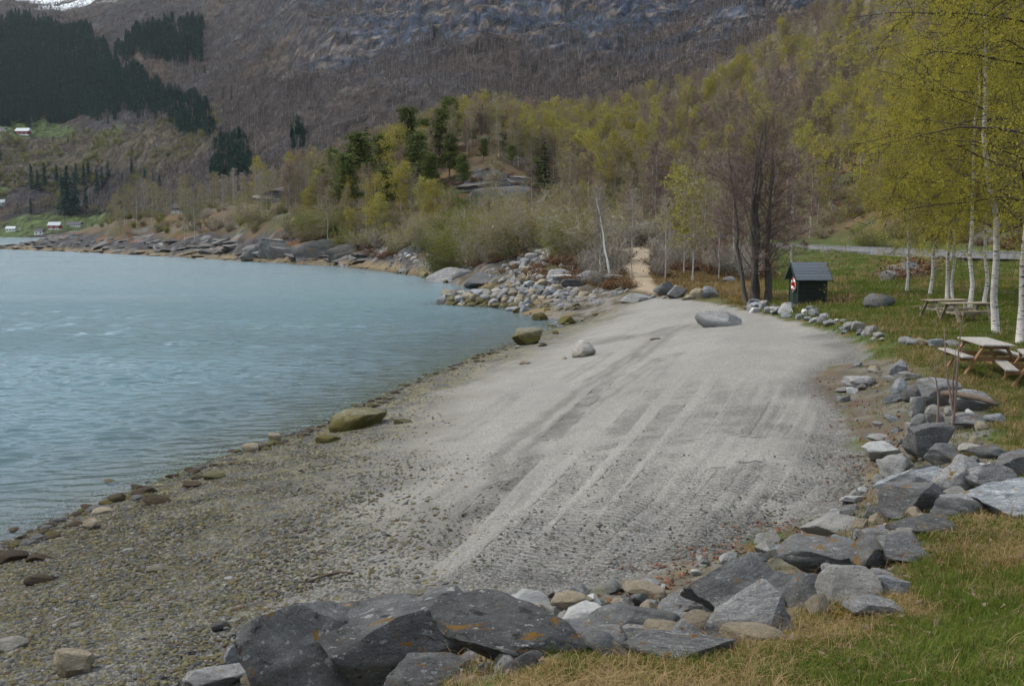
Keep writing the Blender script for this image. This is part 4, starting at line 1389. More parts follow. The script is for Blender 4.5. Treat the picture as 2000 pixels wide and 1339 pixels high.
# conifers on the knoll, (px, top row, distance, kind, label)
for k, (px, pt, d, kd, lab) in enumerate([
        (876, 190, 255, 'p', 'tallest dark pine rising from the top of the knoll'),
        (800, 208, 262, 'p', 'tall broad pine on the knoll left of the tallest pine'),
        (820, 258, 225, 'p', 'dense green pine standing in front on the knoll slope'),
        (858, 215, 245, 'p', 'rounded pine close beside the tallest pine of the knoll'),
        (722, 246, 245, 's', 'narrow dark spruce between pines on the left of the knoll'),
        (702, 258, 240, 'p', 'bushy pine at the left end of the knoll conifers'),
        (748, 262, 235, 'p', 'loose green pine leaning into the narrow dark spruce'),
        (988, 212, 262, 's', 'slender pointed spruce above the dark rock outcrop'),
        (1063, 275, 212, 's', 'dense conical spruce right beside the dark rock outcrop'),
        (878, 262, 228, 'p', 'green pine above the left edge of the rock outcrop'),
        (945, 270, 236, 'p', 'small pine on top of the rock outcrop'),
        (655, 290, 262, 'p', 'light green pine on the left shoulder of the knoll'),
        (628, 318, 258, 'p', 'low pine by the bare sloping rock'),
        (680, 300, 225, 'p', 'young pine below the left end of the knoll conifers'),
        (905, 300, 215, 'p', 'short dark pine on the left of the outcrop face'),
        (775, 285, 240, 'p', 'pine filling the gap left of the dense green pine'),
        (845, 300, 215, 'p', 'low bushy pine in front of the dense green pine'),
        (760, 320, 215, 'p', 'small pine below the loose green pine'),
        (835, 232, 250, 'p', 'slender pine between the two tallest pines'),
        (1000, 290, 240, 'p', 'low pine right of the slender pointed spruce'),
        (690, 275, 255, 's', 'dark spruce tip behind the bushy pine'),
        (640, 330, 235, 'p', 'small pine near the cliff top'),
        (925, 245, 262, 'p', 'pine right of the tallest, half hidden by birches'),
        (1045, 310, 215, 'p', 'little pine at the foot of the dense conical spruce')]):
    h = max(top_h(px, pt, d), 5)
    tree_at(px, d, PINE if kd == 'p' else SPRUCE, k, h, 'pine_tree' if kd == 'p' else 'spruce_tree', lab, 'pine' if kd == 'p' else 'spruce', 'conifers on the knoll', 1.3 if kd == 'p' else 1.15, 13.0)

# skyline of the woods, used to give every tree a believable height: (px, row)
SKY = np.array([(120, 420), (200, 372), (300, 338), (420, 335), (500, 318), (560, 322), (620, 290), (700, 262), (760, 250), (840, 235), (950, 190), (1050, 205), (1150, 195), (1230, 188), (1300, 175), (1380, 140), (1450, 110), (1520, 60), (1600, 25), (1700, -20), (2000, -80), (2300, -120)], float)

# bright yellow-green birches one can single out (px, top row, base distance)
for k, (px, pt, d) in enumerate([(945, 180, 285), (968, 200, 280), (775, 250, 232), (785, 320, 200), (1130, 262, 232), (1160, 268, 225), (1145, 300, 205), (850, 355, 178), (830, 350, 180), (735, 345, 195), (742, 380, 182),
                                 (1000, 200, 300), (1080, 195, 305), (1180, 210, 300), (1230, 200, 310), (1060, 215, 275), (905, 215, 290), (925, 205, 300), (510, 310, 300), (575, 300, 305), (610, 370, 240), (600, 390, 225),
                                 (1340, 345, 135), (1325, 370, 128), (1010, 260, 255), (1100, 240, 260), (1200, 260, 240), (1280, 215, 330), (1400, 130, 390), (1440, 110, 395), (1480, 160, 350), (1550, 70, 420), (1500, 85, 430), (1620, 10, 430),
                                 (1460, 165, 300), (1475, 190, 260), (1625, 88, 330), (1730, 60, 260), (1690, 110, 240), (1780, 20, 250), (1670, 180, 200), (1640, 30, 400), (1250, 240, 270)]):
    h = float(np.clip(top_h(px, pt, d), 6, 17))
    tree_at(px, d, BIRCH_Y, k, h, 'birch_tree', 'birch in bright yellow-green new leaf on the wooded slope', 'birch', 'yellow-green birches on the slope', 0.85 + 0.3 * rngT.rand())

# the rest of the wood, tree by tree
def wood(n, px0, px1, d0, d1, seed, picks, hmin=7, hmax=13, cap=True, tests=None):
    rng = np.random.RandomState(seed)
    out, tries = [], 0
    while len(out) < n and tries < n * 40:
        tries += 1
        px = px0 + (px1 - px0) * rng.rand()
        d = d0 + (d1 - d0) * rng.rand() ** 0.8
        xx, yy = (px - CX) / F * d, d
        z = float(base_h(xx, yy))
        if z < 2.2:
            continue
        if tests and not tests(px, d, xx, yy, z):
            continue
        if any((xx - a) ** 2 + (yy - b) ** 2 < 2.6 for a, b in out[-160:]):
            continue
        out.append((xx, yy))
        h = hmin + (hmax - hmin) * rng.rand()
        if cap:
            lim = top_h(px, float(np.interp(px, SKY[:, 0], SKY[:, 1])) + 6, d)
            if lim < 3.5:
                out.pop()
                continue
            h = min(h, lim)
        kinds, name, lab, cat, grp = picks[rng.choice(len(picks), p=[q[5] for q in picks])][:5]
        put(kinds[rng.randint(len(kinds))], name, lab, cat, grp, (xx, yy, float(ground_h(xx, yy)) - 0.15), rng.rand() * 6.28, (h / 11 * (0.8 + 0.35 * rng.rand()),) * 2 + (h / 11,))
    return out

def clear_ok(px, d, xx, yy, z):
    P = np.array([[xx, yy]])
    if linedist(P, ROAD3)[0][0] < 5.5 or (60 < d < 125 and linedist(P, PATH3)[0][0] < 2.6):
        return False
    if 885 < px < 1085 and 198 < d < 232:          # the bare outcrop stays open
        return False
    return True
L_BO = (BIRCH_O, 'budding_birch', 'pale olive birch just coming into bud in the hillside wood', 'birch', 'budding birches of the hillside wood')
L_BB = (BARE_B, 'leafless_birch', 'leafless brown birch in the hillside wood', 'birch', 'leafless birches of the hillside wood')
L_BY = (BIRCH_Y, 'leafy_birch', 'small birch with thin yellow-green leaves inside the hillside wood', 'birch', 'leafy birches of the hillside wood')
L_BP = (BARE_P, 'leafless_aspen', 'slender leafless grey tree on the rocky peninsula', 'tree', 'leafless grey trees on the peninsula')
L_BPO = (BIRCH_O, 'peninsula_birch', 'pale budding birch on the rocky peninsula', 'birch', 'budding birches on the peninsula')
wood(62, 230, 650, 240, 345, 401, [L_BP + (0.68,), L_BPO + (0.32,)], 8, 13, tests=clear_ok)
wood(46, 600, 900, 190, 300, 402, [L_BO + (0.4,), L_BY + (0.35,), L_BB + (0.25,)], 7, 12, tests=clear_ok)
wood(120, 900, 1420, 150, 420, 403, [L_BO + (0.36,), L_BY + (0.24,), L_BB + (0.40,)], 8, 14, tests=clear_ok)
wood(135, 1380, 2060, 155, 330, 404, [L_BO + (0.27,), L_BY + (0.24,), L_BB + (0.49,)], 9, 15, tests=clear_ok)
wood(26, 1050, 1480, 105, 150, 405, [L_BO + (0.5,), L_BB + (0.5,)], 5, 9, tests=clear_ok)

# deep background of the same wood: too many and too alike to count
x, y, px, rng = scatter_region(9000, 560, 2350, 225, 620, 411, 1.2)
z = ground_h(x, y)
P = np.stack([x, y], 1)
row = HZ - (z + 8 - CAMZ) / y * F
ok = (z > 6) & (linedist(P, ROAD3)[0] > 7) & (row > np.interp(px, SKY[:, 0], SKY[:, 1]) - 4) & ~((px > 880) & (px < 1090) & (y < 240))
ok &= rng.rand(len(x)) < 0.30 + 0.35 * sstep(0.4, 0.6, fbm(x, y, 30, 3, 413))
x, y, z = x[ok], y[ok], z[ok]
mass = [joined(p, 'wood_mass_%d' % i) for i, p in enumerate((BIRCH_O[0], BARE_B[0], BIRCH_Y[1], BARE_B[1], BIRCH_O[1]))]
patch = fbm(x, y, 45, 3, 417)
idx = np.where(patch > 0.50, rng.choice([1, 3, 0], len(x)), rng.choice([2, 0, 4, 1, 0, 3], len(x)))
scatter('hillside_wood', 'dense spring wood of bare and budding birches filling the hillside', 'wood', np.stack([x, y, z - 0.2], 1), mass, idx, 0.6 + 0.5 * rng.rand(len(x)), seed=5)

# undergrowth along shore, knoll and road slope
def undergrowth(name, label, n, px0, px1, d0, d1, seed, protos, smin, smax, cond=None, power=1.0):
    x, y, px, rng = scatter_region(n, px0, px1, d0, d1, seed, power)
    z = ground_h(x, y)
    P = np.stack([x, y], 1)
    ok = (z > 1.6) & (linedist(P, ROAD3)[0] > 4.2) & (linedist(P, PATH3)[0] > 1.35) & (fbm(x, y, 8, 3, seed) > 0.42)
    if cond is not None:
        ok &= cond(x, y, z, px)
    x, y, z = x[ok], y[ok], z[ok]
    scatter(name, label, 'undergrowth', np.stack([x, y, z], 1), protos, rng.randint(0, len(protos), len(x)), smin + (smax - smin) * rng.rand(len(x)), seed=seed)
JB = [joined(p, 'bush_mass_%d' % i) for i, p in enumerate(BUSH_O + BUSH_B + BUSH_G)]
JR = [joined(p, 'heather_mass_%d' % i) for i, p in enumerate(BUSH_R)]
undergrowth('shore_undergrowth', 'grey and olive bushes along the far shore', 620, 560, 1200, 108, 215, 421, JB[:5] + JB[:2] + JB[6:], 0.55, 1.5, lambda x, y, z, px: ~((px > 880) & (px < 1090) & (y > 196)) & (z > 2.4))
undergrowth('peninsula_undergrowth', 'low bushes and juniper on the rocky peninsula', 300, 200, 650, 225, 350, 422, JB[:5] + JB[6:], 0.4, 1.2, lambda x, y, z, px: z > 5.5)
undergrowth('hillside_undergrowth', 'low bare brushwood on the slope above the road', 1400, 1150, 2400, 100, 240, 423, JB[:5] + JR + JR, 0.35, 1.0, lambda x, y, z, px: z > 4.4)
undergrowth('heather', 'rust brown heather and dead bracken on the slopes', 3400, 560, 2400, 72, 230, 424, JR, 0.5, 1.3, lambda x, y, z, px: (z > 4.3) | ((px < 1500) & (y > 68)))

undergrowth('path_scrub', 'dry brown brushwood and heather beside the footpath', 900, 1140, 1480, 72, 112, 425, JR + JR + JB[3:5], 0.3, 0.9)
x, y, px, rng = scatter_region(5200, -60, 440, 1090, 1450, 427)
z = ground_h(x, y)
ok = (z > 28) & (z < 150) & (fbm(x, y, 40, 3, 429) > 0.45)
x, y, z = x[ok], y[ok], z[ok]
scatter('clearing_brush', 'low brown and olive brush on the cleared slope', 'undergrowth', np.stack([x, y, z], 1), JB, rng.randint(0, len(JB), len(x)), 0.6 + 1.3 * rng.rand(len(x)), seed=428)
# shrubs one can single out by the shore
for k, (px, d, h, w, kinds, lab) in enumerate([
        (862, 128, 6.2, 1.0, BIG_G, 'large bright green bush by the far stony shore'),
        (985, 118, 6.5, 1.1, BIG_O, 'broad pale olive willow above the stone pile'),
        (1045, 114, 6.8, 1.0, BIG_O, 'tall pale olive willow behind the grey boulder pile'),
        (935, 122, 5.6, 1.1, BIG_O, 'rounded olive willow next to the bright green bush'),
        (1125, 96, 5.6, 1.2, BIG_O, 'wide olive-green willow behind the white driftwood'),
        (1100, 98, 4.4, 1.0, BIG_G, 'low green bush at the foot of the wide willow'),
        (640, 205, 6.0, 1.5, BIG_G, 'dark juniper bush on top of the shore cliff'),
        (500, 236, 6.5, 1.6, BIG_O, 'greyish rounded bush above the shore rocks of the peninsula'),
        (1692, 118, 3.4, 1.2, BIG_G, 'dark green bush on the slope above the road')]):
    X = (px - CX) / F
    put(kinds[k % len(kinds)], 'shrub', lab, 'bush', 'shrubs by the shore', (X * d, d, float(ground_h(X * d, d)) - 0.1), k * 1.7, (h / 6 * w, h / 6 * w, h / 6))

for k, (px, py, h, lab) in enumerate([(1745, 545, 1.1, 'rust brown heather clump at the left of the lawn knoll'), (1762, 532, 1.3, 'brown heather clump on top of the lawn knoll'), (1785, 540, 1.2, 'brown brush clump in front of the lawn knoll'), (1800, 528, 1.4, 'tangled brown brush at the right of the lawn knoll'), (1640, 590, 0.5, 'straw tussock by the corner of the green hut')]):
    q = lay(px, py)
    put(BUSH_R[k % 2], 'heather_clump', lab, 'heather', 'heather clumps on the lawn', (q[0], q[1], q[2] - 0.05), k * 1.9, (h * 1.5, h * 1.5, h))

# ------------------------------------------------------------------ trees near the beach
def birch_near(name, seed, h, r0, lean, leaves, cb=0.2, spread=0.30, nb=46, lo=0.0, wig=0.085):
    return dress(make_tree(name, seed, h=h, r0=r0, cb=cb, nb=nb, spread=spread, rise=0.75, droop=-0.65, sub=10, twig=10, twig_len=0.8, twig_w=0.012, leaves=leaves, leaf=0.033, clump=0.26,
                           leaf_sp=0.10, lean=lean, wig=wig, sides=10, bsides=4, leaf_lo=lo), trunk=M_BARK_W, branches=M_TWIG_D, crown=M_LEAF_NEAR)
NB1 = birch_near('lawn_birch_a', 501, 15, 0.11, (-0.9, 0.3), 52000, 0.22, 0.36)
NB2 = birch_near('lawn_birch_b', 502, 14, 0.085, (0.2, -0.2), 50000, 0.27, 0.40)
NB3 = birch_near('lawn_birch_c', 503, 13, 0.085, (-0.4, 0.2), 50000, 0.29, 0.42)
NB4 = birch_near('lawn_birch_d', 504, 15, 0.12, (0.3, 0.2), 52000, 0.20, 0.40)
for px, py, parts, s, rz, lab in [
        (1947, 652, NB1, 1.0, 0.2, 'leaning white birch with a kink in its trunk beside the nearer picnic tables'),
        (1992, 668, NB4, 0.95, 1.1, 'birch with the broadest dark-ringed trunk at the edge of the picture'),
        (1920, 592, NB2, 1.0, 2.0, 'slim reddish birch right behind the kinked birch'),
        (1893, 602, NB3, 1.05, 3.3, 'straight birch behind the further picnic tables'),
        (1862, 587, NB2, 0.8, 4.4, 'thinnest birch of the lawn row, between two thicker ones'),
        (1850, 585, NB3, 1.0, 5.2, 'thick straight birch left of the thinnest one'),
        (1815, 576, NB2, 0.95, 0.9, 'slightly bowed birch with a cut stub near its foot'),
        (1770, 571, NB3, 0.9, 2.6, 'lone slender birch nearest to the lawn boulder')]:
    p = lay(px, py)
    put(parts, 'lawn_birch', lab, 'birch', 'white birches on the lawn', (p[0], p[1], float(place_h(p[0], p[1])[0]) - 0.05), rz, s)
# birch just outside the frame whose boughs hang in from the right
p = np.array([13.2, 21.5])
put(birch_near('edge_birch', 507, 14, 0.17, (-0.6, 0), 44000, 0.28, 0.42, 40), 'edge_birch', 'birch standing past the picture edge, dark boughs hanging into the top corner', 'birch', 'white birches on the lawn', on_ground(*p), 0.4, 1.0)

# alder clump: several dark stems from one foot
AL = dress(make_tree('alder_clump', 520, h=11.5, r0=0.14, cb=0.14, nb=70, spread=0.34, rise=0.8, droop=0.25, sub=9, twig=10, twig_len=0.6, twig_w=0.015, leaves=4200, leaf=0.045, leaf_sp=0.08, sides=8, bsides=4, wig=0.13, shape=lambda r: 1.0 - 0.45 * r,
                     stems=[(-0.55, 0, -0.9, 0.3, 0.84, 1.0), (-0.3, 0.25, -0.35, -0.4, 0.95, 1.0), (-0.02, -0.1, 0.05, 0.6, 1.0, 1.2), (0.22, 0.2, 0.3, -0.5, 0.97, 1.1), (0.48, -0.1, 0.2, 0.2, 0.9, 1.15), (0.8, 0.1, 0.75, 0.1, 0.85, 1.15), (0.1, 0.4, 0.5, 0.8, 0.9, 0.9)]),
           trunk=M_BARK_G, branches=mat_plain('alder_twig_bark', (0.115, 0.085, 0.074), 0.95, 0.3, 4.0, 0.0), crown=mat_leaf('alder_catkins', (0.15, 0.10, 0.075), (0.12, 0.085, 0.07), 0.1))
p = lay(1478, 592)
put(AL, 'alder_tree', 'leafless dark alder with several trunks from one foot, left of the green hut', 'alder', None, (p[0], p[1], p[2] - 0.1), 0.0, 1.0)

# white dead-looking birch by the driftwood and the thin trees round the footpath
WB = dress(make_tree('white_birch', 531, h=6.6, r0=0.10, cb=0.42, nb=16, spread=0.2, rise=1.2, droop=0.2, sub=4, twig=5, twig_len=0.5, twig_w=0.02, lean=(-1.3, 0.3), sides=7),
           trunk=mat_plain('bleached_bark', (0.55, 0.54, 0.52), 0.8, 0.12, 3.0, 0.1), branches=M_TWIG_P)
p = lay(1193, 546)
put(WB, 'bare_white_birch', 'leaning bare birch with a chalk-white forked trunk behind the driftwood', 'birch', None, (p[0], p[1], p[2] - 0.1), 0.0, 1.05)
for k, (px, py, h, kinds, lab) in enumerate([
        (1170, 548, 7.5, BARE_P, 'thin leaning grey tree left of the chalk-white birch'),
        (1232, 540, 7.0, BARE_P, 'thin bare tree on the left edge of the sandy footpath'),
        (1298, 548, 6.5, BARE_P, 'thin bare tree on the right edge of the sandy footpath'),
        (1310, 520, 7.0, BARE_B, 'brownish thin tree just right of the footpath'),
        (1352, 552, 9.5, BIRCH_O, 'loosely leafed young tree between footpath and alder'),
        (1335, 535, 8.5, BIRCH_Y, 'light green young tree behind the loosely leafed one'),
        (1405, 545, 6.0, BARE_B, 'low brown sapling left of the alder'),
        (1545, 560, 9.0, BARE_B, 'brown leafless tree rising behind the green hut'),
        (1432, 520, 9.5, BARE_B, 'brown leafless tree behind the alder')]):
    p = lay(px, py)
    put(kinds[k % len(kinds)], 'young_tree', lab, 'tree', 'young trees round the footpath', (p[0], p[1], p[2] - 0.1), k * 2.1, (h / 11,) * 3)
# ------------------------------------------------------------------ stones
import bmesh
_ico = {}
def ico(level):
    if level not in _ico:
        bm = bmesh.new()
        bmesh.ops.create_icosphere(bm, subdivisions=level, radius=1.0)
        v = np.array([q.co[:] for q in bm.verts])
        f = np.array([[q.index for q in t.verts] for t in bm.faces])
        bm.free()
        _ico[level] = (v, f)
    return _ico[level]

def noise3(p, s, seed):
    return (vnoise(p[:, 0] / s + 3.1 * p[:, 2], p[:, 1] / s + 1.7 * p[:, 2], seed) + vnoise(p[:, 1] / s - 2.3 * p[:, 0], p[:, 2] / s + 5.0, seed + 1) + vnoise(p[:, 2] / s + 1.3 * p[:, 1], p[:, 0] / s + 9.0, seed + 2)) / 1.5 - 1.0

def rock_verts(seed, level=3, cuts=9, rough=0.05, round_=0.0, boxy=0.0):
    """angular boulder: sphere trimmed by planes, then weathered; unit half-size"""
    rng = np.random.RandomState(seed)
    v, f = ico(level)
    v = v.copy()
    if boxy:
        v = np.sign(v) * np.abs(v) ** (1 - boxy)
        v[:, :2] *= (1 + 0.13 * np.sign(np.sin(v[:, 2] * 9 + seed)))[:, None]
    for i in range(cuts):
        n = unit(rng.randn(3) * np.array([1, 1, 0.8]))
        d = 0.40 + 0.34 * rng.rand() + round_ * 0.32
        ex = np.maximum(0, v @ n - d)
        v -= ex[:, None] * n * (1 - 0.25 * round_)
    v = v + unit(v) * (noise3(v, 0.6, seed) * rough * 1.6 + noise3(v, 0.22, seed + 5) * rough + (noise3(v, 0.09, seed + 9) * rough * 0.45 if level > 3 else 0))[:, None]
    lo, hi = v.min(0), v.max(0)
    return (v - (lo + hi) / 2) / ((hi - lo) / 2), f

_shared = {}
def rock_mesh(seed, level=3, cuts=9, rough=0.05, round_=0.0, mat=None, smooth=None, boxy=0.0):
    key = (seed, level, cuts, rough, round_, mat.name if mat else '')
    if key not in _shared:
        v, f = rock_verts(seed, level, cuts, rough, round_, boxy)
        me = make_mesh('rock_shape_%d' % len(_shared), v, f, True)
        if level > 2:
            me.set_sharp_from_angle(angle=math.radians(34))
        if mat:
            me.materials.append(mat)
        _shared[key] = me
    return _shared[key]

ROCK = {
    'dark': mat_rock('dark_gneiss', (0.052, 0.052, 0.052), (0.098, 0.098, 0.097), (0.16, 0.159, 0.155), 0.45, 0.4, 0.08),
    'slab': mat_rock('lichened_gneiss', (0.045, 0.045, 0.046), (0.085, 0.085, 0.085), (0.14, 0.14, 0.138), 0.35, 0.6, 0.05, size=1.0, black=0.9),
    'grey': mat_rock('grey_gneiss', (0.105, 0.106, 0.106), (0.185, 0.185, 0.183), (0.28, 0.278, 0.272), 0.6, 0.25, 0.1, vein=0.6),
    'pale': mat_rock('pale_granite', (0.16, 0.155, 0.14), (0.245, 0.236, 0.215), (0.33, 0.32, 0.29), 0.4, 0.2),
    'white': mat_rock('white_quartz', (0.28, 0.283, 0.28), (0.42, 0.418, 0.405), (0.54, 0.54, 0.52), 0.5, 0.1),
    'blue': mat_rock('blue_grey_schist', (0.10, 0.113, 0.125), (0.17, 0.186, 0.20), (0.29, 0.30, 0.305), 0.9, 0.15, 0.1, vein=0.8),
    'tan': mat_rock('tan_stone', (0.15, 0.12, 0.08), (0.24, 0.20, 0.14), (0.33, 0.28, 0.20), 0.4, 0.15),
    'moss': mat_rock('mossy_slab', (0.07, 0.07, 0.07), (0.12, 0.12, 0.12), (0.19, 0.19, 0.19), 0.4, 0.4, 0.75),
    'algae': mat_rock('algae_boulder', (0.10, 0.09, 0.07), (0.19, 0.18, 0.15), (0.30, 0.29, 0.26), 0.5, 0.15, 0.0, 1.0),
    'shore': mat_rock('shore_stone', (0.11, 0.105, 0.095), (0.22, 0.205, 0.18), (0.34, 0.33, 0.31), 0.4, 0.1, 0.0, 0.85),
    'weed': mat_rock('bladder_wrack', (0.014, 0.010, 0.006), (0.035, 0.024, 0.012), (0.06, 0.042, 0.02), 0.2, 0.0, 0.0, 0.0, 0.3),
}

for _k, _c in (('dark', ((0.045, 0.044, 0.044), (0.085, 0.083, 0.080), (0.15, 0.146, 0.138))), ('grey', ((0.085, 0.084, 0.082), (0.14, 0.138, 0.132), (0.21, 0.206, 0.195))), ('tan', ((0.07, 0.055, 0.035), (0.145, 0.115, 0.072), (0.21, 0.175, 0.125)))):
    ROCK['far_' + _k] = mat_rock('far_%s_rock' % _k, *_c, 0.6, 0.0, 0.25 if _k != 'tan' else 0.0, size=0.35)

def stone(px, py, w, h, mat, label, seed, name='boulder', cat='boulder', group=None, level=4, cuts=10, rough=0.045, depth=0.8, rnd=0.0, tilt=0.0, roll=0.0, sink=0.16, turn=None, at=None, parent=None, grow=1.0):
    w, h = w * grow, h * grow
    p = lay(px, py) if at is None else np.array(at)
    dist = math.hypot(p[0], p[1])
    dep = math.atan2(CAMZ - p[2], dist)
    k = math.hypot(dist, CAMZ - p[2]) / F
    W_, D_ = w * k, w * k * depth
    H_ = max(0.30 * W_, (h * k - D_ * math.sin(dep) * 0.8) / math.cos(dep))
    c = p + np.array([p[0], p[1], 0]) / dist * D_ * 0.42
    zc = float(place_h(c[0], c[1])[0])
    zb = min(zc, p[2])
    me = rock_mesh(seed, level, cuts, rough, rnd, ROCK[mat])
    face = math.atan2(p[0], p[1])
    o = link(name, me, None, parent, (c[0], c[1], zb + H_ * (0.5 - sink)), 0, (W_ / 2, D_ / 2, H_ / 2 * (1 + sink)), (tilt, roll, (-face if turn is None else turn)))
    if parent is None:
        tag(o, label, cat, group)
    return o

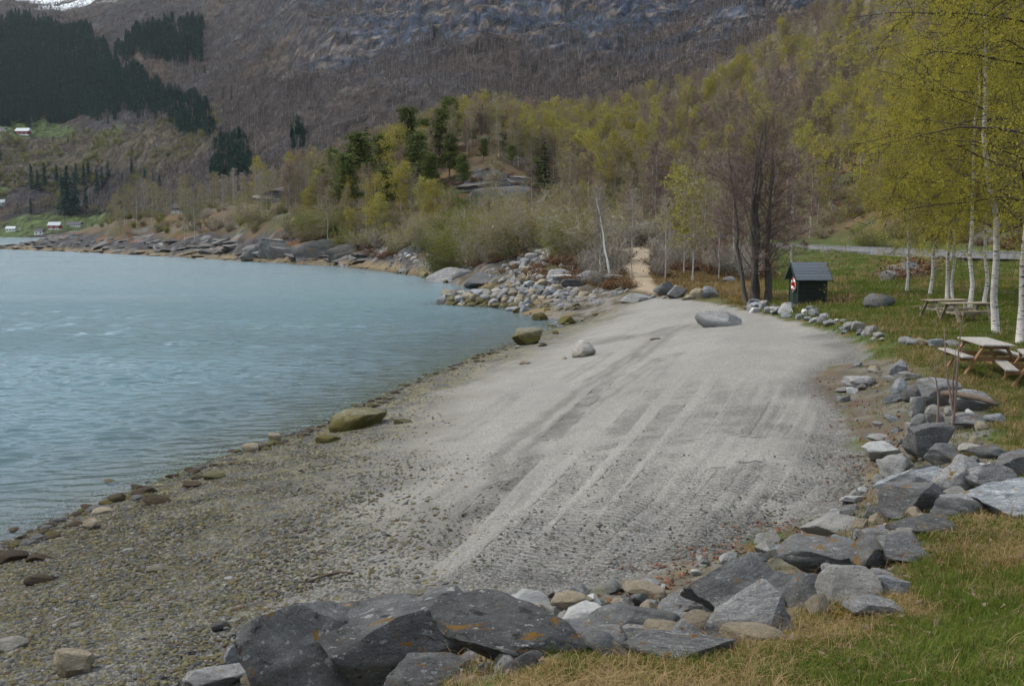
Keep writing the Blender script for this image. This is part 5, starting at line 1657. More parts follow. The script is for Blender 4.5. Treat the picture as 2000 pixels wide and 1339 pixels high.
BANKG = 'boulders of the bank below the viewpoint'
for i, (px, py, w, h, mat, dep, rnd, tilt, roll, lab) in enumerate([
        # px, bottom row, width, height, stone, depth ratio, roundness
        (775, 1345, 330, 205, 'slab', 0.5, 0.0, 0.12, 0.10, 'largest dark rock in front, crusted with lichen and orange moss'),
        (985, 1312, 270, 150, 'slab', 0.55, 0.05, 0.0, 0.22, 'broad dark rock with a mossy crack joining the largest one'),
        (635, 1420, 210, 250, 'slab', 0.6, 0.1, 0.1, -0.5, 'smooth dark flank of rock sloping down to the pebbles'),
        (735, 1352, 185, 80, 'slab', 0.7, 0.3, 0.0, 0.1, 'low lichened stone leaning against the foot of the largest dark rock'),
        (850, 1356, 170, 72, 'slab', 0.7, 0.2, 0.1, 0.0, 'dark stone with a round pale lichen rosette at the bottom edge'),
        (1030, 1300, 110, 62, 'dark', 0.7, 0.2, 0.0, 0.15, 'small dark stone half in the grass at the end of the largest rock'),
        (1036, 1204, 108, 58, 'white', 0.8, 0.1, 0.0, 0.2, 'whitish grainy boulder with a dark hollow beside it'),
        (1118, 1192, 72, 56, 'tan', 0.8, 0.2, 0.0, 0.0, 'sandy brown stone with a dark crevice'),
        (1080, 1226, 46, 30, 'blue', 0.8, 0.4, 0, 0, 'small pale blue stone wedged left of the white block'),
        (1148, 1236, 96, 74, 'white', 0.7, 0.0, 0.0, -0.35, 'brightest white block with a sharp pointed top'),
        (1242, 1240, 162, 78, 'dark', 0.75, 0.45, 0, 0.05, 'broad rounded dark boulder beside the brightest white block'),
        (1232, 1268, 96, 50, 'dark', 0.7, 0.4, 0, 0, 'rounded green-grey stone in front of the broad dark boulder'),
        (1290, 1258, 74, 36, 'grey', 0.7, 0.4, 0, 0, 'flat oval stone in front of the broad dark boulder'),
        (1258, 1166, 76, 20, 'tan', 0.9, 0.3, 0, 0, 'low yellowish slab at the edge of the gravel'),
        (1268, 1150, 36, 14, 'blue', 0.9, 0.3, 0, 0, 'tiny bluish stone behind the yellowish slab'),
        (1330, 1190, 82, 58, 'grey', 0.8, 0.1, 0, -0.1, 'light grey angular stone leaning on the big notched rock'),
        (1340, 1212, 64, 34, 'grey', 0.8, 0.4, 0, 0, 'rounded grey stone under the light grey angular one'),
        (1352, 1244, 60, 42, 'pale', 0.8, 0.3, 0, 0, 'pale blocky stone left of the speckled boulder'),
        (1320, 1300, 190, 50, 'grey', 0.45, 0.2, 0, 0, 'long flat grey slab along the grass edge'),
        (1162, 1280, 110, 42, 'grey', 0.6, 0.3, 0, 0, 'striped grey stone with dry moss at the grass edge'),
        (1445, 1200, 205, 140, 'dark', 0.7, 0.0, 0.1, -0.25, 'big pointed dark rock with a round hole near its top'),
        (1456, 1246, 140, 116, 'grey', 0.75, 0.05, 0.0, -0.25, 'speckled light grey boulder in front of the pointed dark rock'),
        (1470, 1268, 110, 46, 'tan', 0.5, 0.3, 0, 0, 'tan stone sunk in the grass under the speckled boulder'),
        (1616, 1118, 162, 92, 'dark', 0.8, 0.2, 0.0, -0.1, 'large smooth grey-brown boulder beside the orange moss'),
        (1628, 1048, 108, 38, 'pale', 0.8, 0.3, 0, 0, 'pale rounded back stone behind the large smooth boulder'),
        (1652, 1180, 112, 88, 'pale', 0.85, 0.35, 0, 0.1, 'big pale cream boulder with a flat cracked face'),
        (1582, 1182, 84, 72, 'dark', 0.8, 0.2, 0, 0, 'dark lichened stone left of the cream boulder'),
        (1705, 1200, 96, 46, 'grey', 0.7, 0.3, 0, 0, 'low lichen-white stone right below the cream boulder'),
        (1738, 1160, 60, 40, 'blue', 0.6, 0.1, 0, 0, 'pale bluish stone showing through straw right of the cream boulder'),
        (1716, 1110, 90, 72, 'moss', 0.9, 0.1, 0.2, 0, 'grey slab topped by a cushion of orange moss'),
        (1722, 1056, 84, 32, 'moss', 0.8, 0.2, 0, 0, 'stone under a thick orange moss cushion'),
        (1760, 1100, 90, 62, 'grey', 0.8, 0.1, 0, 0, 'grey ledge stone at the corner of the green grass'),
        (1722, 1022, 62, 30, 'dark', 0.8, 0.2, 0, 0, 'brownish stone among dead leaves'),
        (1790, 1008, 120, 74, 'dark', 0.7, 0.0, 0.1, 0.0, 'pyramid-shaped dark stone beside the striped slab'),
        (1782, 964, 124, 50, 'blue', 0.5, 0.0, 0.0, -0.25, 'long striped blue-white slab tilted on the bank'),
        (1748, 936, 62, 52, 'white', 0.8, 0.1, 0, 0.2, 'larger of the two chalk-white stones at the gravel edge'),
        (1722, 905, 66, 40, 'white', 0.8, 0.1, 0, 0, 'flatter of the two chalk-white stones at the gravel edge'),
        (1812, 906, 82, 80, 'dark', 0.8, 0.0, 0.1, -0.2, 'big slate-dark layered boulder under the sapling'),
        (1842, 916, 58, 46, 'dark', 0.8, 0.2, 0, 0, 'brown-grey stone propped right of the slate-dark boulder'),
        (1876, 962, 66, 66, 'grey', 0.8, 0.1, 0, 0.2, 'standing grey stone with a shaded front face'),
        (1922, 960, 90, 56, 'grey', 0.8, 0.2, 0, 0, 'weathered grey stone behind dry grass'),
        (1985, 935, 66, 50, 'dark', 0.8, 0.1, 0, 0, 'dark stone cut by the picture edge above the bluish slab'),
        (1965, 1010, 130, 72, 'blue', 0.7, 0.0, 0.0, -0.15, 'large bluish gneiss slab with dark pits by the green grass'),
        (1870, 1005, 80, 46, 'grey', 0.7, 0.1, 0, 0, 'grey stone half covered by straw left of the bluish slab'),
        (1898, 892, 42, 26, 'pale', 0.8, 0.2, 0, 0, 'small cream stone with a dark split in the dry grass'),
        (1800, 1050, 110, 40, 'dark', 0.5, 0.2, 0, 0, 'flat dark ledge at the rim of the bank'),
        (1935, 900, 60, 30, 'dark', 0.7, 0.2, 0, 0, 'low dark stone in the dry grass above the weathered one'),
        (1667, 984, 44, 14, 'white', 0.6, 0.2, 0, 0, 'thin white stone lying among red-brown leaves'),
        (1738, 978, 40, 18, 'white', 0.6, 0.2, 0, 0, 'white flake beside the pyramid-shaped stone'),
        (1715, 862, 36, 14, 'pale', 0.7, 0.3, 0, 0, 'pale flat stone above the chalk-white pair'),
        (1830, 796, 66, 56, 'grey', 0.8, 0.1, 0, 0, 'large grey rock with white veins beneath the sapling'),
        (1896, 800, 64, 40, 'grey', 0.9, 0.5, 0, 0, 'smooth domed grey boulder below the picnic tables'),
        (1888, 834, 52, 28, 'grey', 0.8, 0.3, 0, 0, 'pale grey stone under the fallen branch'),
        (1755, 734, 28, 30, 'blue', 0.8, 0.0, 0, 0, 'upright pale blue stone on top of the little cairn'),
        (1772, 746, 42, 20, 'pale', 0.8, 0.1, 0, 0, 'flat pale stone of the cairn'),
        (1738, 744, 20, 12, 'pale', 0.8, 0.1, 0, 0, 'small pale stone at the left of the cairn'),
        (1756, 772, 28, 30, 'blue', 0.8, 0.0, 0, 0, 'bluish stone standing below the cairn'),
        (1748, 786, 40, 18, 'blue', 0.5, 0.0, 0, -0.4, 'tilted bluish flagstone at the foot of the cairn'),
        (1782, 782, 38, 34, 'dark', 0.8, 0.1, 0, 0, 'brown-grey stone right of the bluish one'),
        (1792, 812, 26, 36, 'grey', 0.8, 0.1, 0, 0, 'narrow upright grey stone below the white-veined rock'),
        (1798, 836, 30, 26, 'grey', 0.8, 0.3, 0, 0, 'rounded stone between the upright stone and the slate boulder'),
        (1824, 832, 30, 40, 'pale', 0.8, 0.0, 0, 0, 'pale pointed stone left of the fallen branch'),
        (1676, 756, 54, 22, 'grey', 0.9, 0.3, 0, 0, 'flat slate-grey stone in the grass tongue'),
        (1650, 766, 30, 10, 'pale', 0.8, 0.2, 0, 0, 'thin pale stone at the tip of the grass tongue'),
        (1705, 730, 18, 10, 'pale', 0.8, 0.2, 0, 0, 'little pale stone above the slate-grey one'),
        (1768, 674, 22, 16, 'grey', 0.8, 0.3, 0, 0, 'left stone of the row below the far lawn'),
        (1784, 676, 24, 14, 'grey', 0.8, 0.3, 0, 0, 'middle stone of the row below the far lawn'),
        (1803, 675, 22, 14, 'tan', 0.8, 0.3, 0, 0, 'tan stone of the row below the far lawn'),
        (1828, 677, 26, 16, 'blue', 0.8, 0.3, 0, 0, 'bluish stone of the row near the picnic tables'),
        (1862, 678, 36, 12, 'grey', 0.8, 0.3, 0, 0, 'long low stone in front of the nearer picnic tables')]):
    stone(px, py, w, h, mat, lab, 900 + i, group=BANKG, level=5 if w > 180 else (4 if w > 40 else 3), rough=0.065, depth=dep, rnd=rnd, tilt=tilt, roll=roll, cuts=14 if rnd < 0.25 else 10, sink=0.1, grow=1.14)

for i, (px, py, w, h, mat, dep, rnd, tilt, roll, lab, nm) in enumerate([
        (700, 838, 116, 58, 'algae', 0.9, 0.55, 0, -0.2, 'big egg-shaped boulder covered in green and brown algae at the waterline', 'boulder'),
        (1028, 674, 60, 44, 'algae', 0.8, 0.05, 0, 0.1, 'pale-topped boulder with an olive foot at the waterline', 'boulder'),
        (1140, 697, 48, 40, 'shore', 0.9, 0.4, 0, 0, 'pale blocky boulder standing alone on the sand', 'boulder'),
        (1055, 627, 32, 20, 'algae', 0.9, 0.3, 0, 0, 'dark brown boulder at the water by the jetty', 'boulder'),
        (1107, 633, 36, 20, 'algae', 0.9, 0.3, 0, 0, 'yellow-green mossy boulder between jetty and sand', 'boulder'),
        (1402, 638, 90, 40, 'grey', 0.6, 0.0, 0, 0.25, 'broad flat grey rock lying on the upper sand', 'boulder'),
        (1716, 600, 56, 32, 'dark', 0.8, 0.5, 0, 0, 'rounded dark boulder on the mown lawn', 'boulder'),
        (145, 1322, 66, 60, 'tan', 0.8, 0.1, 0, 0.2, 'yellowish split boulder standing on the pebbles', 'boulder'),
        (20, 1272, 62, 36, 'algae', 0.9, 0.4, 0, 0, 'dark green stone at the edge of the picture', 'boulder'),
        (472, 1298, 60, 54, 'blue', 0.7, 0.0, 0, 0.3, 'upright striped grey stone beside the big dark rock', 'boulder'),
        (546, 1318, 96, 70, 'blue', 0.6, 0.0, 0, -0.25, 'striped grey slab leaning on the big dark rock', 'boulder'),
        (530, 1258, 46, 30, 'tan', 0.8, 0.2, 0, 0, 'tan stone above the striped slab', 'boulder'),
        (586, 1264, 62, 38, 'tan', 0.7, 0.1, 0, 0, 'brown layered stone against the big dark rock', 'boulder'),
        (430, 1345, 130, 46, 'grey', 0.6, 0.1, 0, 0, 'long grey stone lying at the bottom edge', 'boulder'),
        (520, 1345, 90, 50, 'tan', 0.6, 0.2, 0, 0, 'ochre and white stone at the bottom edge', 'boulder'),
        (430, 1232, 34, 24, 'dark', 0.6, 0.0, 0, 0.3, 'small dark block on the grey gravel', 'stone'),
        (568, 1202, 32, 16, 'weed', 0.7, 0.3, 0, 0, 'dark peat lump on the gravel', 'stone'),
        (362, 1278, 22, 12, 'dark', 0.7, 0.1, 0, 0, 'small slate stone on the pebbles', 'stone'),
        (490, 881, 34, 20, 'tan', 0.8, 0.3, 0, 0, 'reddish stone at the waterline', 'stone'),
        (538, 856, 26, 15, 'tan', 0.8, 0.3, 0, 0, 'orange-tan stone in the shallows', 'stone'),
        (640, 864, 50, 16, 'algae', 0.8, 0.3, 0, 0, 'low stone with bright green algae', 'stone'),
        (786, 827, 34, 8, 'shore', 0.6, 0.3, 0, 0, 'flat stone in the low row beside the big algae boulder', 'stone'),
        (420, 936, 44, 15, 'shore', 0.8, 0.4, 0, 0, 'pale green-white stone at the waterline', 'stone'),
        (218, 948, 26, 16, 'shore', 0.8, 0.4, 0, 0, 'pale stone standing in the shallows', 'stone'),
        (313, 951, 16, 9, 'tan', 0.8, 0.4, 0, 0, 'tan stone just breaking the water', 'stone'),
        (230, 980, 38, 20, 'weed', 0.8, 0.3, 0, 0, 'round stone wrapped in dark seaweed', 'stone'),
        (282, 968, 46, 14, 'weed', 0.8, 0.3, 0, 0, 'long dark clump of seaweed on stones', 'stone'),
        (306, 986, 50, 14, 'weed', 0.8, 0.3, 0, 0, 'flat dark seaweed stone next to the long clump', 'stone'),
        (376, 952, 34, 12, 'weed', 0.8, 0.3, 0, 0, 'small dark seaweed clump higher on the pebbles', 'stone'),
        (115, 1020, 32, 11, 'dark', 0.8, 0.3, 0, 0, 'dark flat stone at the water edge', 'stone'),
        (180, 1034, 34, 26, 'tan', 0.8, 0.1, 0, 0, 'brown and white upright stone on the pebbles', 'stone'),
        (200, 1003, 36, 14, 'tan', 0.8, 0.4, 0, 0, 'pair-like yellow stone at the water edge', 'stone'),
        (20, 1098, 60, 26, 'weed', 0.8, 0.3, 0, 0, 'dark seaweed mound at the picture edge', 'stone'),
        (75, 1096, 40, 18, 'weed', 0.8, 0.3, 0, 0, 'seaweed clump right of the mound', 'stone'),
        (80, 1140, 54, 16, 'weed', 0.8, 0.3, 0, 0, 'flat seaweed patch among yellow pebbles', 'stone'),
        (310, 1118, 44, 14, 'algae', 0.8, 0.4, 0, 0, 'long olive stone on the pebbles', 'stone'),
        (250, 1078, 20, 11, 'white', 0.8, 0.4, 0, 0, 'white stone among olive pebbles', 'stone'),
        (361, 1112, 18, 9, 'tan', 0.8, 0.4, 0, 0, 'pinkish stone near the long olive one', 'stone'),
        (420, 1145, 20, 12, 'pale', 0.8, 0.4, 0, 0, 'cream stone on the gravel', 'stone'),
        (447, 1133, 16, 10, 'white', 0.8, 0.4, 0, 0, 'small white stone above the cream one', 'stone'),
        (152, 1226, 28, 16, 'shore', 0.8, 0.5, 0, 0, 'grey-green oval stone above the yellowish split boulder', 'stone'),
        (1025, 711, 22, 10, 'tan', 0.8, 0.2, 0, 0, 'orange stone on the sand below the olive-footed boulder', 'stone'),
        (1101, 702, 12, 7, 'tan', 0.8, 0.3, 0, 0, 'little tan stone left of the lone pale boulder', 'stone'),
        (1060, 676, 20, 8, 'weed', 0.8, 0.3, 0, 0, 'dark weedy stone right of the olive-footed boulder', 'stone'),
        (1085, 652, 14, 8, 'algae', 0.8, 0.3, 0, 0, 'small brown stone near the mossy boulder', 'stone'),
        (1010, 680, 14, 7, 'pale', 0.8, 0.3, 0, 0, 'yellowish pebble-like stone in front of the olive-footed boulder', 'stone')]):
    stone(px, py, w, h, mat, lab, 1200 + i, nm, nm, 'stones on the beach', level=4 if w > 40 else 3, depth=dep, rnd=rnd, tilt=tilt, roll=roll, sink=0.2)

# grass-edge stones from hut to the sand spit, bigger rocks by the path
rng = np.random.RandomState(31)
LINE = np.array([(1462, 606), (1500, 604), (1540, 612), (1580, 622), (1620, 632), (1660, 646), (1700, 656), (1728, 672)], float)
for i in range(64):
    t = rng.rand() * (len(LINE) - 1)
    a = int(t)
    q = LINE[a] + (LINE[a + 1] - LINE[a]) * (t - a) + rng.randn(2) * np.array([8, 5.5])
    w = 12 + 24 * rng.rand() ** 2
    stone(q[0], q[1], w, w * (0.45 + 0.3 * rng.rand()), ['white', 'pale', 'blue', 'grey', 'grey', 'blue'][rng.randint(6)], 'angular pale stone in the rough stone edging between hut and sand', 700 + i % 12, 'edging_stone', 'stone', 'stone edging below the hut', 3, depth=0.8, turn=rng.rand() * 6, rnd=0.0)
for i, (px, py, w, h, mat, lab) in enumerate([
        (1297, 578, 46, 32, 'dark', 'dark angular rock at the foot of the sandy path'),
        (1322, 582, 40, 26, 'dark', 'dark rock right of the one at the foot of the path'),
        (1364, 584, 34, 24, 'tan', 'orange-faced rock left of the alder'),
        (1386, 582, 36, 26, 'blue', 'bluish rock leaning by the orange-faced one'),
        (1345, 586, 26, 12, 'tan', 'small sandy orange rock on the beach edge'),
        (1268, 462, 52, 34, 'grey', 'grey rock knob above the top of the footpath'),
        (1395, 470, 46, 26, 'grey', 'grey rock on the slope behind the alder'),
        (1425, 552, 26, 14, 'grey', 'grey stone in the brown scrub left of the alder'),
        (1770, 540, 70, 30, 'dark', 'rock knoll with brown heather in the lawn slope'),
        (1735, 548, 34, 22, 'grey', 'pale rock at the left end of the heather knoll'),
        (1940, 478, 66, 30, 'dark', 'dark rock above the road behind the birches'),
        (1240, 590, 60, 10, 'grey', 'flat light grey rock beside the footpath foot'),
        (1095, 548, 60, 28, 'grey', 'dark grey boulder under the white driftwood'),
        (1150, 550, 52, 26, 'grey', 'broad grey boulder right of the driftwood'),
        (1180, 552, 60, 18, 'blue', 'low pale ledge beneath the chalk-white birch'),
        (1120, 560, 50, 18, 'dark', 'dark ledge between driftwood and jetty')]):
    stone(px, py, w, h, mat, lab, 1400 + i, 'rock', 'rock', 'rocks round path and slope', 4 if w > 40 else 3, depth=0.7, rnd=0.1)

# boulder pile behind the jetty
PILE = [(1020, 480, 1095, 548)]
for i in range(70):
    t = rng.rand()
    px = 1010 + 95 * rng.rand() - 30 * t + 12
    py = 486 + 78 * t
    w = 12 + 16 * rng.rand()
    stone(px, py + 6, w, w * 0.65, ['grey', 'pale', 'grey', 'blue', 'tan'][rng.randint(5)], 'grey boulder in the heap behind the stone jetty', 700 + i % 12, 'heap_boulder', 'boulder', 'boulder heap behind the jetty', 3, depth=0.9, turn=rng.rand() * 6)

# ------------------------------------------------------------------ stone jetty
jet = thing('stone_jetty', 'low dry-stone jetty of rounded boulders running out into the cove', 'jetty', (float(JET_B[0]), float(JET_B[1]), 0.0))
jd = (JET_A - JET_B) / np.linalg.norm(JET_A - JET_B)
jn = np.array([-jd[1], jd[0]])
if jn[1] > 0:
    jn = -jn                                                  # towards the camera
LJ = np.linalg.norm(JET_A - JET_B)
for row, (off, zz, r) in enumerate([(2.35, 0.05, 0.48), (1.95, 0.42, 0.46), (1.45, 0.80, 0.44), (0.75, 1.10, 0.42), (0.0, 1.22, 0.42), (-0.8, 1.05, 0.42), (-1.6, 0.6, 0.42)]):
    s = -1.0
    while s < LJ + 0.6:
        rr = r * (0.75 + 0.6 * rng.rand())
        s += rr * 1.5
        t = min(max(s / LJ, 0), 1)
        fade = 1 - 0.35 * t ** 3
        c = JET_B + jd * s + jn * (off * fade + rng.randn() * 0.12)
        k = 700 + rng.randint(12)
        m = ROCK[['shore', 'shore', 'tan', 'shore', 'grey'][rng.randint(5)] if row < 3 else ['grey', 'shore', 'blue', 'grey', 'dark', 'tan'][rng.randint(6)]]
        link('stone', rock_mesh(k, 3, 9, 0.045, 0.5, m), None, jet, (c[0] - JET_B[0], c[1] - JET_B[1], zz * (1 - 0.3 * t ** 3) + rng.randn() * 0.07), 0, (rr * 1.1, rr * 0.85, rr * 0.72), (rng.randn() * 0.2, rng.randn() * 0.2, rng.rand() * 6.28))
        s += rr * 0.35

# ------------------------------------------------------------------ loose stones nobody could count
def lay_many(px, py):
    px, py = np.asarray(px, float), np.asarray(py, float)
    a, b = (px - CX) / F, (CY - py) / F
    n = cp + b * sp
    X, Z = a / n, (-sp + b * cp) / n
    z = np.full(len(px), 1.2)
    for _ in range(14):
        y = np.clip((z - CAMZ) / Z, 2.0, 600)
        z = 0.5 * z + 0.5 * base_h(X * y, y)
    return X * y, y

PEB = []
mp = [mat_rock('grey_pebble', (0.14, 0.138, 0.13), (0.225, 0.22, 0.20), (0.33, 0.32, 0.29), 0.3, 0.0, size=3.0),
      mat_rock('olive_pebble', (0.13, 0.115, 0.05), (0.235, 0.205, 0.10), (0.34, 0.30, 0.17), 0.3, 0.0, size=3.0),
      mat_rock('pale_pebble', (0.26, 0.24, 0.20), (0.36, 0.34, 0.29), (0.46, 0.44, 0.40), 0.3, 0.0, size=3.0),
      mat_rock('slate_pebble', (0.07, 0.073, 0.073), (0.12, 0.123, 0.12), (0.18, 0.183, 0.178), 0.3, 0.0, size=3.0),
      mat_rock('rust_pebble', (0.13, 0.075, 0.04), (0.20, 0.13, 0.075), (0.27, 0.20, 0.13), 0.3, 0.0, size=3.0)]
for i in range(10):
    PEB.append(rock_mesh(800 + i, 2, 6, 0.05, 0.8, mp[[0, 1, 2, 3, 4, 0, 1, 0, 3, 1][i]]))
def pebbles(name, label, n, cond, seed, smin, smax, box, wts=None):
    rng = np.random.RandomState(seed)
    px = box[0] + (box[2] - box[0]) * rng.rand(n)
    py = box[1] + (box[3] - box[1]) * rng.rand(n)
    x, y = lay_many(px, py)
    P = np.stack([x, y], 1)
    sd, wd = polydist(P, BEACH), linedist(P, WL3)[0]
    ok = cond(x, y, sd, wd, rng) & (y < 60)
    x, y = x[ok], y[ok]
    z = place_h(x, y)
    m = len(x)
    r = smin + (smax - smin) * rng.rand(m) ** 2.6
    s = np.stack([r * (0.9 + 0.5 * rng.rand(m)), r * (0.75 + 0.3 * rng.rand(m)), r * (0.4 + 0.25 * rng.rand(m))], 1)
    idx = rng.choice(10, m, p=wts) if wts is not None else rng.randint(0, 10, m)
    scatter(name, label, 'pebbles', np.stack([x, y, z + s[:, 2] * 0.35], 1), PEB, idx, s, rot=np.stack([rng.randn(m) * 0.2, rng.randn(m) * 0.2, rng.rand(m) * 6.28], 1), seed=seed)
wet_belt = lambda x, y, sd, wd, rng: (sd > -1.2) & (rng.rand(len(x)) < sstep(3.2 + 8.5 * sstep(36, 10, y), 0.6, wd + (fbm(x, y, 1.6, 3, 155) - 0.5) * 3))
pebbles('shore_pebbles', 'olive and grey pebbles along the waterline', 230000, wet_belt, 21, 0.011, 0.043, (-420, 660, 1000, 1480), [0.11, 0.20, 0.06, 0.09, 0.05, 0.09, 0.17, 0.06, 0.04, 0.13])
gravel = lambda x, y, sd, wd, rng: (sd > -0.3) & (rng.rand(len(x)) < np.maximum(0.55 * sstep(15, 9, y + (fbm(x, y, 2, 3, 5) - 0.5) * 5), 0.5 * sstep(1.8, 0.2, sd) * sstep(34, 20, y)) + 0.06 * (y < 24) + 0.28 * sstep(14, 7, wd) * (y < 34))
pebbles('beach_gravel', 'coarse grey gravel at the near end of the beach', 76000, gravel, 22, 0.008, 0.026, (-300, 880, 1720, 1450), [0.32, 0.05, 0.17, 0.02, 0.02, 0.20, 0.05, 0.14, 0.01, 0.02])

# rubble along the far shore
x, y, px, rng = scatter_region(9000, 630, 1330, 62, 205, 431)
z = ground_h(x, y)
ok = (z > -0.15) & (z < 2.3 + 1.2 * fbm(x, y, 6, 2, 7)) & (fbm(x, y, 7, 3, 433) > 0.4) & (polydist(np.stack([x, y], 1), BEACH) < 0.6 * rng.rand(len(x))) & (linedist(np.stack([x, y], 1), PATH3)[0] > 1.6) & ((px < 1130) | (z < 1.9)) & ~((x / y > -0.06) & (x / y < 0.0) & (y < 130) & (y > 112))
x, y, z = x[ok], y[ok], z[ok]
m = len(x)
RUB = [rock_mesh(700 + i, 3, 9, 0.045, 0.0, ROCK[k]) for i, k in enumerate(['grey', 'blue', 'shore', 'pale', 'shore', 'grey'])]
r = (0.12 + 0.5 * rng.rand(m) ** 2.4) * np.where(x / y > 0.02, 0.6, 1.0)
scatter('shore_rubble', 'broken grey and ochre stones heaped along the far shore', 'rubble', np.stack([x, y, z], 1), RUB, np.where(z < 0.7, rng.choice([2, 4, 2, 1], m), rng.choice([0, 1, 3, 5], m)),
        np.stack([r, r * 0.8, r * 0.65], 1), rot=np.stack([rng.randn(m) * 0.3, rng.randn(m) * 0.3, rng.rand(m) * 6.28], 1), seed=6)

# small broken stones filling the gaps of the bank
rng = np.random.RandomState(441)
px, py = 520 + 1500 * rng.rand(5200), 690 + 660 * rng.rand(5200)
x, y = lay_many(px, py)
P = np.stack([x, y], 1)
ok = (polydist(P, BANK) > 0.0) & (rng.rand(5200) < 0.45) & (y < 32)
x, y = x[ok], y[ok]
m = len(x)
r = (0.03 + 0.17 * rng.rand(m) ** 2.5)
BRK = [rock_mesh(700 + i, 3, 9, 0.045, 0.0, ROCK[k]) for i, k in enumerate(['grey', 'blue', 'dark', 'pale', 'white', 'grey', 'tan'])]
scatter('bank_rubble', 'small broken stones filling the gaps between the bank boulders', 'rubble', np.stack([x, y, place_h(x, y) + r * 0.2], 1), BRK, rng.randint(0, 7, m), np.stack([r, r * 0.8, r * 0.65], 1),
        rot=np.stack([rng.randn(m) * 0.3, rng.randn(m) * 0.3, rng.rand(m) * 6.28], 1), seed=7)

stone(878, 548, 110, 34, 'grey', 'large sloping grey rock by the head of the inlet', 1701, 'rock', 'rock', 'rocks round path and slope', 4, depth=0.7, rnd=0.2, tilt=0.0, roll=-0.2, sink=0.35)
stone(945, 556, 80, 32, 'dark', 'dark rock right of the large sloping one', 1702, 'rock', 'rock', 'rocks round path and slope', 4, depth=0.7, rnd=0.2, sink=0.35)
# crags of the far rocky shore
for i, (px, py, w, h, mat, dp, lab) in enumerate([
        (545, 502, 90, 56, 'grey', 0.5, 'grey-streaked cliff block above the ochre shore ledge'),
        (620, 503, 110, 60, 'dark', 0.5, 'dark blocky cliff at the shore below the juniper'),
        (675, 508, 70, 40, 'dark', 0.5, 'lower dark block at the end of the shore cliff'),
        (500, 503, 70, 40, 'grey', 0.5, 'pale grey block left of the shore cliff'),
        (560, 392, 150, 48, 'grey', 0.5, 'bare grey rock face among the peninsula trees'),
        (985, 402, 130, 56, 'dark', 0.5, 'dark outcrop face below the slender spruce'),
        (925, 372, 90, 30, 'dark', 0.5, 'left ledge of the dark outcrop'),
        (1020, 365, 90, 34, 'grey', 0.5, 'upper ledge of the dark outcrop')]):
    p = lay(px, py)
    k = p[1] / F
    W_, H_ = w * k, h * k
    me = rock_mesh(1500 + i, 4, 12, 0.10, 0.2, ROCK['far_' + mat], boxy=0.25)
    tag(link('shore_crag', me, None, None, (p[0], p[1] + W_ * dp * 0.35, p[2] + H_ * 0.05), 0, (W_ / 2 * 1.05, W_ * dp / 2, H_ / 2 * 1.25), (0, 0.08 * math.sin(i * 2.1), 0.2 * math.sin(i))), lab, 'crag', 'crags of the far shore')

# fractured bedrock along the peninsula: ledges too broken to count
x, y, px, rng = scatter_region(3600, 20, 720, 170, 390, 461)
z = ground_h(x, y)
ok = (z > -0.3) & (z < 4.5) & (rng.rand(len(x)) < 0.85 - 0.12 * np.maximum(z, 0))
x, y, z = x[ok], y[ok], z[ok]
m = len(x)
LED = [rock_mesh(1600 + i, 4, 10, 0.10, 0.1, ROCK[k]) for i, k in enumerate(['far_dark', 'far_grey', 'far_tan', 'far_grey', 'far_tan', 'far_dark'])]
r = 0.6 + 1.9 * rng.rand(m) ** 2
idx = np.where(z < 0.9, rng.choice([2, 4, 2, 4, 1], m), rng.choice([0, 1, 3, 5, 5], m))
scatter('shore_ledges', 'fractured bedrock ledges with an ochre tide line along the peninsula', 'bedrock', np.stack([x, y, z - r * 0.12], 1), LED, idx, np.stack([r * 1.5, r * 0.8, r * 0.36], 1),
        rot=np.stack([rng.randn(m) * 0.15, rng.randn(m) * 0.15, 0.35 + rng.randn(m) * 0.35], 1), seed=9)
# dark wrack and wet stones at the waterline
rng = np.random.RandomState(471)
WLd = densify(WL3, 60)
q = WLd[rng.randint(0, len(WLd), 420)]
x, y = q[:, 0] + rng.randn(420) * 0.35 + 0.25, q[:, 1] - rng.rand(420) * 0.9 + 0.2
ok = (y < 56) & (y > 11)
x, y = x[ok], y[ok]
m = len(x)
r = 0.04 + 0.13 * rng.rand(m) ** 2
WR = [rock_mesh(1650 + i, 3, 6, 0.12, 0.5, ROCK[k]) for i, k in enumerate(['weed', 'weed', 'dark', 'algae'])]
scatter('wrack_line', 'dark seaweed and wet stones along the waterline', 'seaweed', np.stack([x, y, place_h(x, y) + r * 0.15], 1), WR, rng.randint(0, 4, m), np.stack([r * 1.3, r, r * 0.45], 1), seed=10)
# ------------------------------------------------------------------ grass
def tuft(name, seed, n, h, spread, w, lean, mat):
    rng = np.random.RandomState(seed)
    mb = MB()
    o = np.stack([rng.randn(n) * spread, rng.randn(n) * spread, np.zeros(n) - 0.01], 1)
    az = rng.rand(n) * 6.28
    d = np.stack([np.cos(az), np.sin(az), np.zeros(n)], 1)
    H = h * (0.5 + 0.7 * rng.rand(n))
    ln = lean * (0.3 + rng.rand(n)) * H
    s = np.cross(d, [0, 0, 1.0]) * (w * (0.6 + 0.6 * rng.rand(n)))[:, None]
    m = o + d * (ln * 0.35)[:, None] + np.array([0, 0, 1.0]) * (H * 0.62)[:, None]
    t = o + d * ln[:, None] + np.array([0, 0, 1.0]) * (H * np.clip(1 - 0.35 * lean * rng.rand(n), 0.15, 1))[:, None]
    v = np.stack([o - s, o + s, m + s * 0.75, m - s * 0.75, t], 1).reshape(-1, 3)
    k = np.arange(n)[:, None] * 5
    mb.add(v, k + np.array([[0, 1, 2, 3]]))
    mb.f.append(k + np.array([[3, 2, 4]]))
    me = mb.mesh(name, False)
    me.materials.append(mat)
    return me
M_GR = mat_leaf('green_grass', (0.068, 0.098, 0.017), (0.105, 0.14, 0.028), 0.3)
